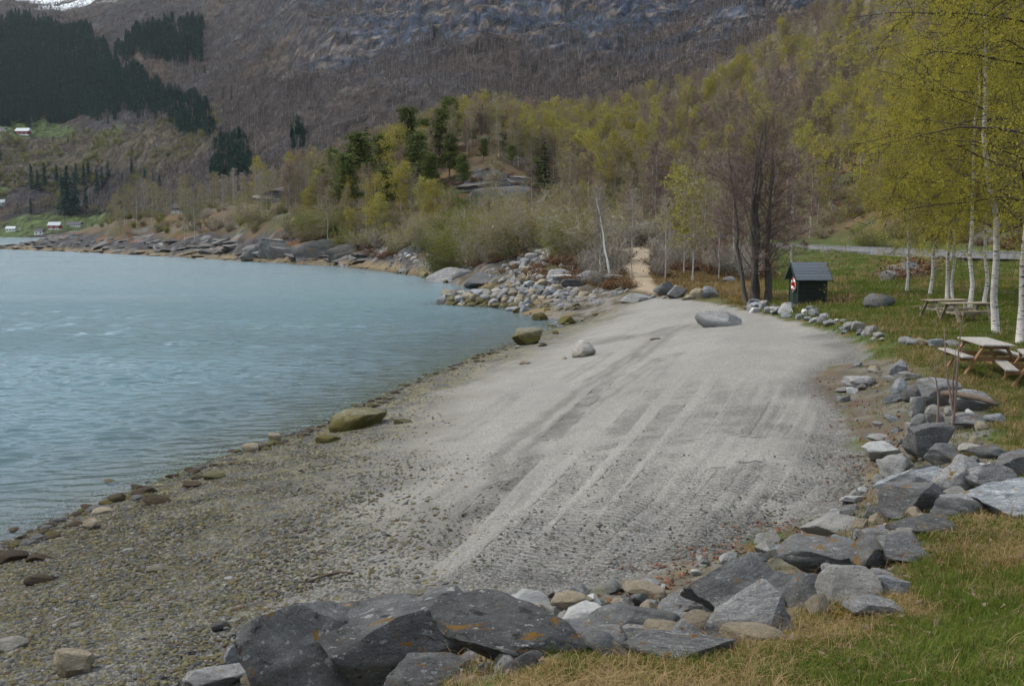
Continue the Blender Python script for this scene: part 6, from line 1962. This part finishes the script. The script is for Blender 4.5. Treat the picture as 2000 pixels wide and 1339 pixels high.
M_GR2 = mat_leaf('olive_grass', (0.095, 0.105, 0.02), (0.145, 0.135, 0.03), 0.3)
M_STRAW = mat_leaf('straw_grass', (0.185, 0.125, 0.062), (0.27, 0.195, 0.10), 0.25)
M_RUSTG = mat_leaf('rusty_moss_grass', (0.135, 0.078, 0.016), (0.165, 0.115, 0.026), 0.2)
NEAR = [tuft('green_tuft_a', 1, 22, 0.05, 0.035, 0.0022, 0.6, M_GR), tuft('green_tuft_b', 2, 16, 0.085, 0.03, 0.0024, 0.5, M_GR), tuft('olive_tuft', 3, 22, 0.042, 0.04, 0.0024, 0.8, M_GR2),
        tuft('straw_tuft_a', 4, 22, 0.05, 0.06, 0.0018, 3.0, M_STRAW), tuft('straw_tuft_b', 5, 14, 0.10, 0.05, 0.0018, 1.8, M_STRAW), tuft('moss_tuft', 6, 34, 0.025, 0.045, 0.004, 0.8, M_RUSTG)]
FARG = [tuft('lawn_tuft_a', 7, 16, 0.07, 0.10, 0.006, 0.5, M_GR), tuft('lawn_tuft_b', 8, 16, 0.06, 0.10, 0.006, 0.6, M_GR2), tuft('lawn_straw_tuft', 9, 16, 0.16, 0.10, 0.005, 1.2, M_STRAW), tuft('lawn_moss_tuft', 10, 18, 0.07, 0.10, 0.007, 0.8, M_RUSTG)]
def grass(name, label, n, box, seed, near, ymin, ymax, scrubby=False):
    rng = np.random.RandomState(seed)
    px = box[0] + (box[2] - box[0]) * rng.rand(n)
    py = box[1] + (box[3] - box[1]) * rng.rand(n)
    x, y = lay_many(px, py)
    P = np.stack([x, y], 1)
    sd = polydist(P, BEACH)
    z = place_h(x, y)
    bankd = np.minimum(linedist(P, SE3)[0], 9)
    ok = (sd < -0.25) & (z > 1.7) & (y > ymin) & (y < ymax) & (linedist(P, ROAD3)[0] > 3.6) & (linedist(P, PATH3)[0] > 1.1)
    ok &= rng.rand(n) < sstep(0.2, 1.6, bankd + (fbm(x, y, 1.2, 3, 441) - 0.5) * 2.2)
    ok &= ~((x / y < 0.25) & (y > 62)) if not scrubby else (x / y < 0.26)
    ok &= rng.rand(n) < 0.10 + 0.90 * sstep(0.1, -0.3, polydist(P, BANK) + (fbm(x, y, 0.6, 2, 447) - 0.45) * 0.8)
    x, y, z = x[ok], y[ok], z[ok]
    m = len(x)
    g1, g2 = fbm(x, y, 3.0 if near else 6, 3, 443), fbm(x, y, 0.9 if near else 2.4, 3, 445)
    edge = sstep(5, 0.5, bankd[ok])
    q = rng.rand(m)
    if near:
        green = sstep(0.46, 0.60, g1 * 0.55 + g2 * 0.45 + 0.10 * sstep(0.38, 0.46, x / y) + 0.0 + (rng.rand(m) - 0.5) * 0.12)
        idx = np.where(q < green * 0.92, rng.choice([0, 0, 1, 2], m), rng.choice([3, 3, 4, 2, 2, 2, 0, 5, 5, 5, 5], m))
        sc = 0.7 + 0.7 * rng.rand(m)
    else:
        dry = np.clip(0.05 + 0.38 * edge * sstep(45, 25, y) + 0.4 * sstep(0.50, 0.66, g2) * (0.25 + sstep(48, 65, y)), 0, 0.8)
        idx = np.where(q < dry, rng.choice([2, 2, 1], m), rng.choice([0, 0, 0, 1], m))
        if scrubby:
            idx = rng.choice([2, 2, 3, 3, 1], m)
        sc = (0.8 + 0.6 * rng.rand(m)) * np.clip(y / 26, 0.75, 2.6)
    scatter(name, label, 'grass', np.stack([x, y, z], 1), NEAR if near else FARG, idx, sc, seed=seed, tilt=0.12)
grass('foreground_grass', 'green and straw coloured grass with orange moss on the near bank', 86000, (700, 985, 2700, 1620), 51, True, 2.0, 15)
grass('lawn_grass', 'short green lawn with straw tufts round tables and birches', 58000, (1420, 478, 2450, 1060), 52, False, 9, 140)

grass('scrub_grass', 'dry tussock grass between beach, footpath and alder', 9000, (1150, 476, 1500, 605), 53, False, 58, 125, True)

# dead leaves along the upper beach
rng = np.random.RandomState(61)
mb = MB()
leaf_quads(mb, np.zeros((1, 3)), 0.035, rng)
lv = make_mesh('dead_leaf', np.array([[-0.035, 0, 0.01], [0, -0.018, 0], [0.04, 0, 0.012], [0, 0.02, 0.004]]), np.array([[0, 1, 2, 3]]), False)
lv.materials.append(mat_leaf('dead_leaf_brown', (0.13, 0.055, 0.032), (0.21, 0.115, 0.07), 0.1))
px, py = 950 + 820 * rng.rand(9000), 740 + 480 * rng.rand(9000)
x, y = lay_many(px, py)
P = np.stack([x, y], 1)
sd = polydist(P, BEACH)
ok = (rng.rand(9000) < sstep(1.3, 0.1, np.abs(sd + 0.35)) * sstep(0.42, 0.58, fbm(x, y, 0.9, 3, 451)))
x, y = x[ok], y[ok]
scatter('dead_leaves', 'red-brown dead leaves caught along the edge of the gravel', 'leaves', np.stack([x, y, place_h(x, y) + 0.012], 1), [lv], np.zeros(len(x), int), 0.6 + 0.9 * rng.rand(len(x)), seed=62, tilt=0.5)

rng = np.random.RandomState(63)
px, py = 900 + 1500 * rng.rand(1500), 1000 + 380 * rng.rand(1500)
x, y = lay_many(px, py)
ok = (polydist(np.stack([x, y], 1), BEACH) < -0.6) & (fbm(x, y, 0.7, 3, 453) > 0.5)
x, y = x[ok], y[ok]
lv2 = lv.copy()
lv2.materials.clear()
lv2.materials.append(mat_leaf('bleached_leaf', (0.24, 0.19, 0.15), (0.16, 0.11, 0.075), 0.1))
scatter('bleached_leaves', 'bleached dead leaves lying in the foreground grass', 'leaves', np.stack([x, y, place_h(x, y) + 0.03], 1), [lv2], np.zeros(len(x), int), 0.5 + 0.8 * rng.rand(len(x)), seed=64, tilt=0.6)

# ------------------------------------------------------------------ wood materials
M_PLANK = mat_plain('weathered_plank', (0.27, 0.25, 0.225), 0.85, 0.22, 3.0, 0.25, stretch=(1.2, 9, 9), inst=0.12)
M_LEGW = mat_plain('brown_timber', (0.21, 0.118, 0.058), 0.8, 0.25, 3.0, 0.25, stretch=(3, 3, 3), inst=0.1)
M_OLDW = mat_plain('grey_brown_timber', (0.22, 0.185, 0.135), 0.85, 0.25, 3.0, 0.25, inst=0.1)
M_BOLT = mat_plain('bolt_steel', (0.55, 0.55, 0.55), 0.4, 0.05)

def beam(mb, a, b, w, t, up=(0, 0, 1.0)):
    a, b = np.asarray(a, float), np.asarray(b, float)
    d = unit(b - a)
    s = unit(np.cross(d, up))
    u = np.cross(s, d)
    v = [p + s * i * w / 2 + u * j * t / 2 for p in (a, b) for i in (-1, 1) for j in (-1, 1)]
    mb.add(v, [[0, 1, 3, 2], [4, 6, 7, 5], [0, 4, 5, 1], [2, 3, 7, 6], [0, 2, 6, 4], [1, 5, 7, 3]])

def one(fn):
    mb = MB()
    fn(mb)
    return mb

def picnic(label, x, y, rz, L, top, leg, nplank=5, bench=2, scale=1.0):
    o = thing('picnic_table', label, 'picnic table', on_ground(x, y, 0.0), rz, 'picnic tables on the lawn', scale)
    pw = 0.74 / nplank
    for i in range(nplank):
        yy = -0.37 + pw * (i + 0.5)
        link('top_plank', one(lambda m: m.box((random.uniform(-.006, .006), yy, 0.735), (L, pw - 0.008, 0.036))).mesh('top_plank', False), top, o)
    for s in (-1, 1):
        for i in range(bench):
            yy = s * (0.62 + 0.135 * i)
            link('seat_plank', one(lambda m: m.box((random.uniform(-.006, .006), yy, 0.445), (L, 0.127, 0.036))).mesh('seat_plank', False), top, o)
    for e in (-1, 1):
        xe = e * (L / 2 - 0.26)
        for s in (-1, 1):
            lg = link('leg', one(lambda m: beam(m, (xe, s * 0.24, 0.716), (xe, s * 0.66, 0.0), 0.045, 0.12, (1, 0, 0))).mesh('leg', False), leg, o)
            bt = MB()
            for (by_, bz_) in ((0.425, 0.40), (0.40, 0.445)):
                bt.box((xe + e * 0.03, s * by_, bz_), (0.05, 0.022, 0.022))
            link('bolts', bt.mesh('bolts', False), M_BOLT, lg)
        link('seat_beam', one(lambda m: m.box((xe - e * 0.046, 0, 0.375), (0.045, 1.60, 0.11))).mesh('seat_beam', False), leg, o)
        link('top_beam', one(lambda m: m.box((xe - e * 0.046, 0, 0.665), (0.045, 0.70, 0.095))).mesh('top_beam', False), leg, o)
    link('stretcher', one(lambda m: m.box((0, 0, 0.30), (L - 0.62, 0.045, 0.09))).mesh('stretcher', False), leg, o)
    return o
# nearer pair
q0 = Gz(1916, 700, 3.15)
picnic('nearer picnic table with pale planks, whole top in view', 11.75, 24.0, math.radians(84), 1.8, M_PLANK, M_LEGW)
picnic('picnic table cut by the picture edge, bolted brown legs', 12.15, 22.2, math.radians(71), 1.8, M_PLANK, M_LEGW)
# further pair
pA, pB = lay(1853, 620), lay(1893, 629)
picnic('further picnic table, left one of the thin-legged pair', pA[0], pA[1] + 0.4, math.radians(14), 1.9, M_OLDW, M_OLDW, 4, 1)
picnic('further picnic table, right one of the thin-legged pair', pB[0], pB[1] + 0.3, math.radians(8), 1.9, M_OLDW, M_OLDW, 4, 1)

# ------------------------------------------------------------------ hut with lifebuoy
M_HUT = mat_plain('dark_green_boards', (0.013, 0.017, 0.013), 0.75, 0.25, 5.0, 0.2)
M_ROOF = mat_plain('slate_roofing', (0.085, 0.10, 0.12), 0.8, 0.18, 14.0, 0.3)
M_TRIM = mat_plain('dark_green_trim', (0.012, 0.030, 0.022), 0.7, 0.15, 5.0, 0.1)
hp = lay(1583, 593)
HZ_ROT = math.radians(1)
hut = thing('beach_hut', 'small dark green board hut with grey gable roof at the edge of the lawn', 'hut', (hp[0] + 0.1, hp[1] + 0.9, hp[2] - 0.08), HZ_ROT)
# local: x along ridge (towards the right), gable end on -x facing the beach side
HX, HY, HH, RH = 1.5, 1.5, 1.55, 0.66
for s in (-1, 1):
    wl_ = link('long_wall', one(lambda m: m.box((0, s * (HY / 2 - 0.02), HH / 2), (HX - 0.02, 0.04, HH))).mesh('long_wall', False), M_HUT, hut)
    for b in range(13):
        link('board', one(lambda m: beam(m, (-HX / 2, s * (HY / 2 + 0.012), 0.06 + b * 0.118), (HX / 2, s * (HY / 2 + 0.012), 0.06 + b * 0.118), 0.018, 0.122, (0, s * 0.16, 1))).mesh('board', False), M_HUT, wl_)
    gw = MB()
    xe = s * (HX / 2 - 0.02)
    gw.add([(xe - .02, -HY / 2, 0), (xe - .02, HY / 2, 0), (xe - .02, HY / 2, HH), (xe - .02, 0, HH + RH), (xe - .02, -HY / 2, HH), (xe + .02, -HY / 2, 0), (xe + .02, HY / 2, 0), (xe + .02, HY / 2, HH), (xe + .02, 0, HH + RH), (xe + .02, -HY / 2, HH)],
           [[0, 1, 2, 4], [5, 9, 7, 6], [0, 5, 6, 1], [1, 6, 7, 2], [0, 4, 9, 5]])
    gw.f.append(np.array([[4, 2, 3], [9, 8, 7]]))
    gb = link('gable_wall', gw.mesh('gable_wall', False), M_HUT, hut)
    for b in range(13):
        link('board', one(lambda m: beam(m, (s * (HX / 2 + 0.008), -HY / 2, 0.06 + b * 0.118), (s * (HX / 2 + 0.008), HY / 2, 0.06 + b * 0.118), 0.018, 0.122, (s * 0.16, 0, 1))).mesh('board', False), M_HUT, gb)
for sx in (-1, 1):
    for sy in (-1, 1):
        link('corner_post', one(lambda m: m.box((sx * (HX / 2 + 0.012), sy * (HY / 2 + 0.012), HH / 2 - 0.01), (0.09, 0.09, HH + 0.04))).mesh('corner_post', False), M_TRIM, hut)
OV, XO = 0.30, 0.24
for s in (-1, 1):
    sl = RH / (HY / 2)
    y1, z1 = s * (HY / 2 + OV), HH - OV * sl
    rf = link('roof_slope', one(lambda m: beam(m, (-HX / 2 - XO, s * (HY / 4 + OV / 2), (HH + RH + z1) / 2 + 0.06), (HX / 2 + XO, s * (HY / 4 + OV / 2), (HH + RH + z1) / 2 + 0.06), math.hypot(HY / 2 + OV, HH + RH - z1), 0.05, (0, s * sl, 1))).mesh('roof_slope', False), M_ROOF, hut)
    for c in range(6):
        t = (c + 0.5) / 6
        yy, zz = y1 * (1 - t), z1 + (HH + RH - z1) * (1 - (1 - t)) + 0.092
        link('shingle_course', one(lambda m: beam(m, (-HX / 2 - XO - .005, yy, zz), (HX / 2 + XO + .005, yy, zz), math.hypot(HY / 2 + OV, HH + RH - z1) / 6 + 0.01, 0.012, (0, s * sl - 0.06 * s, 1))).mesh('shingle_course', False), M_ROOF, rf)
    for e in (-1, 1):
        link('bargeboard', one(lambda m: beam(m, (e * (HX / 2 + XO + 0.015), y1, z1 + 0.03), (e * (HX / 2 + XO + 0.015), 0, HH + RH + 0.03), 0.03, 0.13, (0, -s, 1))).mesh('bargeboard', False), M_TRIM, hut)
dr = link('door', one(lambda m: m.box((-HX / 2 - 0.035, 0.28, 0.68), (0.03, 0.66, 1.26))).mesh('door', False), M_TRIM, hut)
link('handle', one(lambda m: m.box((-HX / 2 - 0.07, 0.02, 0.7), (0.04, 0.03, 0.12))).mesh('handle', False), M_BOLT, dr)

def torus(R, r, a0, a1, n=14, sides=10):
    mb = MB()
    th = np.linspace(a0, a1, n)
    mb.tube(np.stack([np.zeros(n), np.cos(th) * R, np.sin(th) * R], 1), r, sides)
    return mb
M_RED = mat_plain('buoy_red', (0.42, 0.05, 0.04), 0.5, 0.1)
M_WHITE = mat_plain('buoy_white', (0.78, 0.78, 0.76), 0.5, 0.05)
ca, sa = math.cos(HZ_ROT), math.sin(HZ_ROT)
lx, ly = -HX / 2 - 0.13, -HY / 2 + 0.44
buoy = thing('lifebuoy', 'red and white ring lifebuoy hanging on the gable of the green hut', 'lifebuoy', (hp[0] + 0.1 + lx * ca - ly * sa, hp[1] + 0.9 + lx * sa + ly * ca, hp[2] + 1.02), HZ_ROT)
for q in range(4):
    a = q * math.pi / 2 + math.pi / 4
    link('red_band', torus(0.27, 0.075, a - 0.45 + math.pi / 4, a + 0.45 + math.pi / 4, 7).mesh('red_band'), M_RED, buoy)
    link('white_section', torus(0.27, 0.071, a - 0.40, a + 0.40, 7).mesh('white_section'), M_WHITE, buoy)
link('grab_line', torus(0.355, 0.010, 0, 6.25, 30, 5).mesh('grab_line'), M_WHITE, buoy)

# ------------------------------------------------------------------ road and concrete barrier
def strip(line, off0, off1, z0, z1=None):
    P = densify(np.asarray(line), 6)
    t = np.gradient(P[:, :2], axis=0)
    t /= np.linalg.norm(t, axis=1)[:, None]
    n = np.stack([t[:, 1], -t[:, 0]], 1)
    a = np.column_stack([P[:, :2] + n * off0, P[:, 2] + z0])
    b = np.column_stack([P[:, :2] + n * off1, P[:, 2] + (z0 if z1 is None else z1)])
    v = np.stack([a, b], 1).reshape(-1, 3)
    k = np.arange(len(P) - 1)[:, None] * 2
    return v, k + np.array([[0, 1, 3, 2]])
v, f = strip(ROAD3, -3.4, 3.4, 0.12)
tag(link('road', make_mesh('road', v, f), mat_plain('asphalt', (0.06, 0.06, 0.062), 0.9, 0.15, 3.0, 0.1)), 'narrow asphalt road along the foot of the hill', 'road', kind='structure')
M_CONC = mat_plain('grey_concrete', (0.20, 0.205, 0.215), 0.9, 0.2, 1.5, 0.15, inst=0.05)
bar = thing('road_barrier', 'long grey concrete barrier along the road above the lawn', 'barrier', (0, 0, 0))
RP = densify(ROAD3[:-1], 1)
SEG = []
# nearer edge of the road
RPd = densify(ROAD3, 8)
s_acc = np.concatenate([[0], np.cumsum(np.linalg.norm(np.diff(RPd[:, :2], axis=0), axis=1))])
tt = np.gradient(RPd[:, :2], axis=0)
tt /= np.linalg.norm(tt, axis=1)[:, None]
nn = np.stack([tt[:, 1], -tt[:, 0]], 1)
if nn[5][1] > 0:
    nn = -nn
EDGE = RPd[:, :2] + nn * 3.2
for k in range(int(s_acc[-1] / 5.5) - 1):
    a = np.array([np.interp(k * 5.5 + 0.03, s_acc, EDGE[:, q]) for q in (0, 1)])
    b = np.array([np.interp(k * 5.5 + 5.47, s_acc, EDGE[:, q]) for q in (0, 1)])
    za = 3.55
    mb = MB()
    beam(mb, (*a, za + 0.40), (*b, za + 0.40), 0.26, 0.85)
    seg = link('segment', mb.mesh('segment', False), M_CONC, bar)
    mb = MB()
    beam(mb, (*a, za + 0.85), (*b, za + 0.85), 0.34, 0.06)
    link('coping', mb.mesh('coping', False), mat_coping if 'mat_coping' in globals() else M_CONC, seg)

# ------------------------------------------------------------------ small wooden things
M_DRIFT = mat_plain('bleached_driftwood', (0.48, 0.46, 0.42), 0.85, 0.2, 4.0, 0.2)
M_LOG = mat_plain('branch_bark', (0.10, 0.075, 0.056), 0.9, 0.3, 5.0, 0.4)
def log(name, label, cat, pts, r, mat, group=None, sides=8):
    pts = np.array(pts, float)
    o = pts[0].copy()
    mb = MB()
    k = len(pts)
    mb.tube(pts - o, np.linspace(r, r * 0.6, k) * (1 + 0.08 * np.sin(np.arange(k) * 3.0)), sides)
    return tag(link(name, mb.mesh(name), mat, None, o), label, cat, group)
def along(pxs, dz):
    return [lay(*q) + np.array([0, 0, dz]) for q in pxs]
a, b = lay(1838, 806), lay(1948, 806)
a[2] += 0.38; b[2] += 0.16
mid = (a + b) / 2 + np.array([0, 0, 0.06])
log('fallen_branch', 'bark-covered fallen branch lying across the stones below the tables', 'branch', [a, a * .7 + mid * .3 + (0, 0, .03), mid, mid * .5 + b * .5 + (0, .05, .02), b], 0.075, M_LOG)
a, b = lay(1076, 551), lay(1132, 549)
log('driftwood_log', 'bleached white driftwood log in front of the willow', 'log', [a + (0, 0, .55), (a + b) / 2 + (0, 0, .6), b + (0, 0, .45)], 0.13, M_DRIFT, 'driftwood')
a, b = lay(1160, 550), lay(1215, 548)
log('driftwood_log', 'second bleached log at the foot of the chalk-white birch', 'log', [a + (0, 0, .5), (a + b) / 2 + (0, 0, .5), b + (0, 0, .4)], 0.10, M_DRIFT, 'driftwood')
a, b = lay(600, 1138), lay(690, 1120)
log('driftwood_stick', 'curved brown stick half buried in the grey gravel', 'stick', [a + (0, 0, .01), (a * .6 + b * .4) + (0, .1, .03), (a * .3 + b * .7) + (0, .12, .02), b + (0, 0, .01)], 0.022, M_LOG)
a, b = lay(1270, 664), lay(1290, 662)
log('driftwood_stick', 'short dark stick on the wet sand by the flat rock', 'stick', [a + (0, 0, .03), (a + b) / 2 + (0, 0, .05), b + (0, 0, .03)], 0.04, M_LOG)

# thin sapling stems on the bank
sap = lay(1858, 838)
sp_o = thing('sapling', 'thin leafless sapling of three dark stems on the stone bank', 'sapling', (sap[0], sap[1], sap[2] - 0.05))
for (dx, hh, lean) in ((0.0, 2.4, (0.12, 0)), (0.05, 1.9, (-0.25, 0.1)), (-0.22, 1.3, (-0.12, 0.05)), (0.02, 1.5, (0.02, 0.1))):
    mb = MB()
    k = 7
    t = np.linspace(0, 1, k)
    mb.tube(np.stack([dx + lean[0] * t + 0.02 * np.sin(t * 7 + dx * 9), lean[1] * t, hh * t], 1), 0.022 * (1 - t) + 0.005, 6)
    st = link('stem', mb.mesh('stem'), M_TWIG_B, sp_o)
    mb = MB()
    rr_ = np.random.RandomState(int(hh * 10))
    p0 = np.stack([dx + lean[0] * (q := 0.45 + 0.5 * rr_.rand(10)), lean[1] * q, hh * q], 1)
    ribbons(mb, p0, p0 + unit(rr_.randn(10, 3) * (1, 1, 0.3) + (0, 0, .8)) * 0.3, 0.007, rr_)
    link('twigs', mb.mesh('twigs'), None, st)
    st.children[0].data.materials.append(M_TWIG_B)

# trestle-like wooden bench by the driftwood, sign boards in the scrub
q = lay(1108, 546)
be = thing('wooden_rack', 'small grey wooden rack by the driftwood', 'rack', (q[0], q[1] + 1.0, float(ground_h(q[0], q[1] + 1.0))), 0.2)
for s in (-1, 1):
    link('post', one(lambda m: m.box((s * 0.55, 0, 0.55), (0.09, 0.09, 1.2))).mesh('post', False), M_OLDW, be)
link('rail', one(lambda m: m.box((0, 0, 1.1), (1.5, 0.08, 0.09))).mesh('rail', False), M_OLDW, be)
for px, py, d, lab in ((963, 443, 118, 'small square white sign in the willow scrub'), (1067, 441, 116, 'small white sign right of the tall olive willow')):
    X, Z = ray(px, py)
    zt = CAMZ + Z * d
    zg = float(ground_h(X * d, d))
    sg = thing('sign', lab, 'sign', (X * d, d, zg))
    link('post', one(lambda m: m.box((0, 0.04, (zt - zg) / 2), (0.06, 0.06, zt - zg))).mesh('post', False), M_OLDW, sg)
    link('board', one(lambda m: m.box((0, 0, zt - zg), (0.32, 0.03, 0.32))).mesh('board', False), M_WHITE, sg)

# ------------------------------------------------------------------ houses
M_RWALL = mat_plain('red_boards', (0.26, 0.035, 0.028), 0.8, 0.2, 2.0)
M_WWALL = mat_plain('white_boards', (0.72, 0.72, 0.70), 0.8, 0.08, 2.0)
M_GROOF = mat_plain('pale_metal_roof', (0.33, 0.37, 0.38), 0.6, 0.1, 1.0)
M_DROOF = mat_plain('dark_roof', (0.06, 0.06, 0.065), 0.8, 0.1, 1.0)
M_GLASS = NT('dark_window').done((0.03, 0.035, 0.04), 0.1, None, 0.6)
M_CONCW = mat_plain('foundation', (0.55, 0.55, 0.53), 0.9, 0.1, 1.0)
def house(label, px, py, wpx, hpx, wall, roof, base=0.0, windows=4, rz=0.0, at=None, depth=0.6, roof_frac=0.42, name='house', cat='house', door=True):
    if at is None:
        a, b = locate_far(px, py)
        pos = np.array([a, b, float(ground_h(a, b))])
    else:
        pos = np.array(at)
    k = pos[1] / F
    L, H = wpx * k, hpx * k
    D = L * depth
    hr = H * roof_frac
    hw = H - hr
    o = thing(name, label, cat, (pos[0], pos[1] + D / 2, pos[2] - 0.3), rz, 'houses round the fjord')
    link('wall', one(lambda m: m.box((0, 0, hw / 2 + hw * base / 2), (L, D, hw * (1 - base)))).mesh('wall', False), wall, o)
    if base:
        link('foundation', one(lambda m: m.box((0, 0, hw * base / 2 - 0.4), (L * 1.01, D * 1.01, hw * base + 0.8))).mesh('foundation', False), M_CONCW, o)
    ov = 0.06 * L
    r = MB()
    x0, x1, y0, y1 = -L / 2 - ov, L / 2 + ov, -D / 2 - ov, D / 2 + ov
    r.add([(x0, y0, hw - 0.05 * hr), (x1, y0, hw - 0.05 * hr), (x1, y1, hw - 0.05 * hr), (x0, y1, hw - 0.05 * hr), (x0, 0, H), (x1, 0, H)], [[0, 1, 5, 4], [2, 3, 4, 5], [0, 3, 2, 1]])
    r.f.append(np.array([[1, 2, 5], [3, 0, 4]]))
    link('roof', r.mesh('roof', False), roof, o)
    for w in range(windows):
        xx = -L / 2 + L * (w + 0.5) / windows
        ww, wh = min(L / windows * 0.5, 1.6), hw * 0.38
        fr = link('window', one(lambda m: m.box((xx, -D / 2 - 0.04, hw * 0.58), (ww * 1.25, 0.1, wh * 1.2))).mesh('window', False), M_WWALL if wall is not M_WWALL else M_CONCW, o)
        link('pane', one(lambda m: m.box((xx, -D / 2 - 0.11, hw * 0.58), (ww, 0.06, wh))).mesh('pane', False), M_GLASS, fr)
    return o
house('red barn with pale roof on the upper green field', 42, 254, 24, 15, M_RWALL, M_GROOF, 0.3, 3)
house('white farmhouse at the picture edge beside the red barn', 2, 250, 14, 10, M_WWALL, M_DROOF, 0, 3)
house('red boathouse with a white base and pale roof near the far shore', 105, 449, 22, 16, M_RWALL, M_GROOF, 0.35, 2)
house('long low white building behind the red boathouse', 143, 444, 26, 10, M_WWALL, M_DROOF, 0, 6)
house('little white boathouse with a dark roof at the far waterside', 75, 459, 16, 12, M_WWALL, M_DROOF, 0, 2)
house('white cabin left of the boathouses on the far shore', 20, 454, 17, 11, M_WWALL, M_GROOF, 0, 3)
house('grey house at the picture edge above the lower field', 3, 410, 12, 14, mat_plain('grey_boards', (0.25, 0.27, 0.29), 0.8, 0.1, 1.0), M_GROOF, 0, 2)
X, Z = ray(352, 420)
d = 318.0
cab = house('brown cabin with a white railed terrace among the peninsula trees', 352, 418, 24, 22, mat_plain('brown_boards', (0.09, 0.05, 0.04), 0.8, 0.2, 2.0), M_DROOF, 0.0, 3, at=(X * d, d, max(float(ground_h(X * d, d)), CAMZ + Z * d - 0.5)))
Lc = 24 * d / F
dk = link('terrace', one(lambda m: m.box((0, -Lc * 0.3 - 0.9, 0.25), (Lc * 1.1, 1.8, 0.16))).mesh('terrace', False), M_CONCW, cab)
for r_ in range(3):
    link('rail', one(lambda m: m.box((0, -Lc * 0.3 - 1.8, 0.55 + r_ * 0.28), (Lc * 1.1, 0.05, 0.1))).mesh('rail', False), M_WWALL, dk)
for r_ in range(5):
    link('post', one(lambda m: m.box((-Lc * 0.55 + Lc * 1.1 * r_ / 4, -Lc * 0.3 - 1.8, 0.1), (0.12, 0.12, 2.2))).mesh('post', False), M_WWALL, dk)
# bathing platform on the shore rocks
X, Z = ray(318, 482)
d = 262.0
zg = float(ground_h(X * d, d))
pl = thing('concrete_platform', 'pale concrete platform with a small block on the shore rocks', 'platform', (X * d, d, zg))
link('deck', one(lambda m: m.box((1.5, 0, 0.1), (7.2, 3.0, 0.7))).mesh('deck', False), M_CONCW, pl)
link('block', one(lambda m: m.box((-0.6, 0.2, 0.75), (1.1, 0.8, 0.7))).mesh('block', False), M_CONCW, pl)

# ------------------------------------------------------------------ the air between here and the mountain
hz = MB()
hz.box((0, 2050, 350), (8200, 4220, 732))
hm = NT('haze_air')
vs = hm.n('ShaderNodeVolumePrincipled')
vs.inputs['Color'].default_value = (0.80, 0.87, 0.95, 1)
vs.inputs['Density'].default_value = 0.000022
vs.inputs['Anisotropy'].default_value = 0.2
hm.l(vs.outputs[0], hm.out.inputs['Volume'])
tag(link('haze', hz.mesh('haze', False), hm.m), 'thin bluish air haze over fjord and mountain', 'haze', kind='stuff')
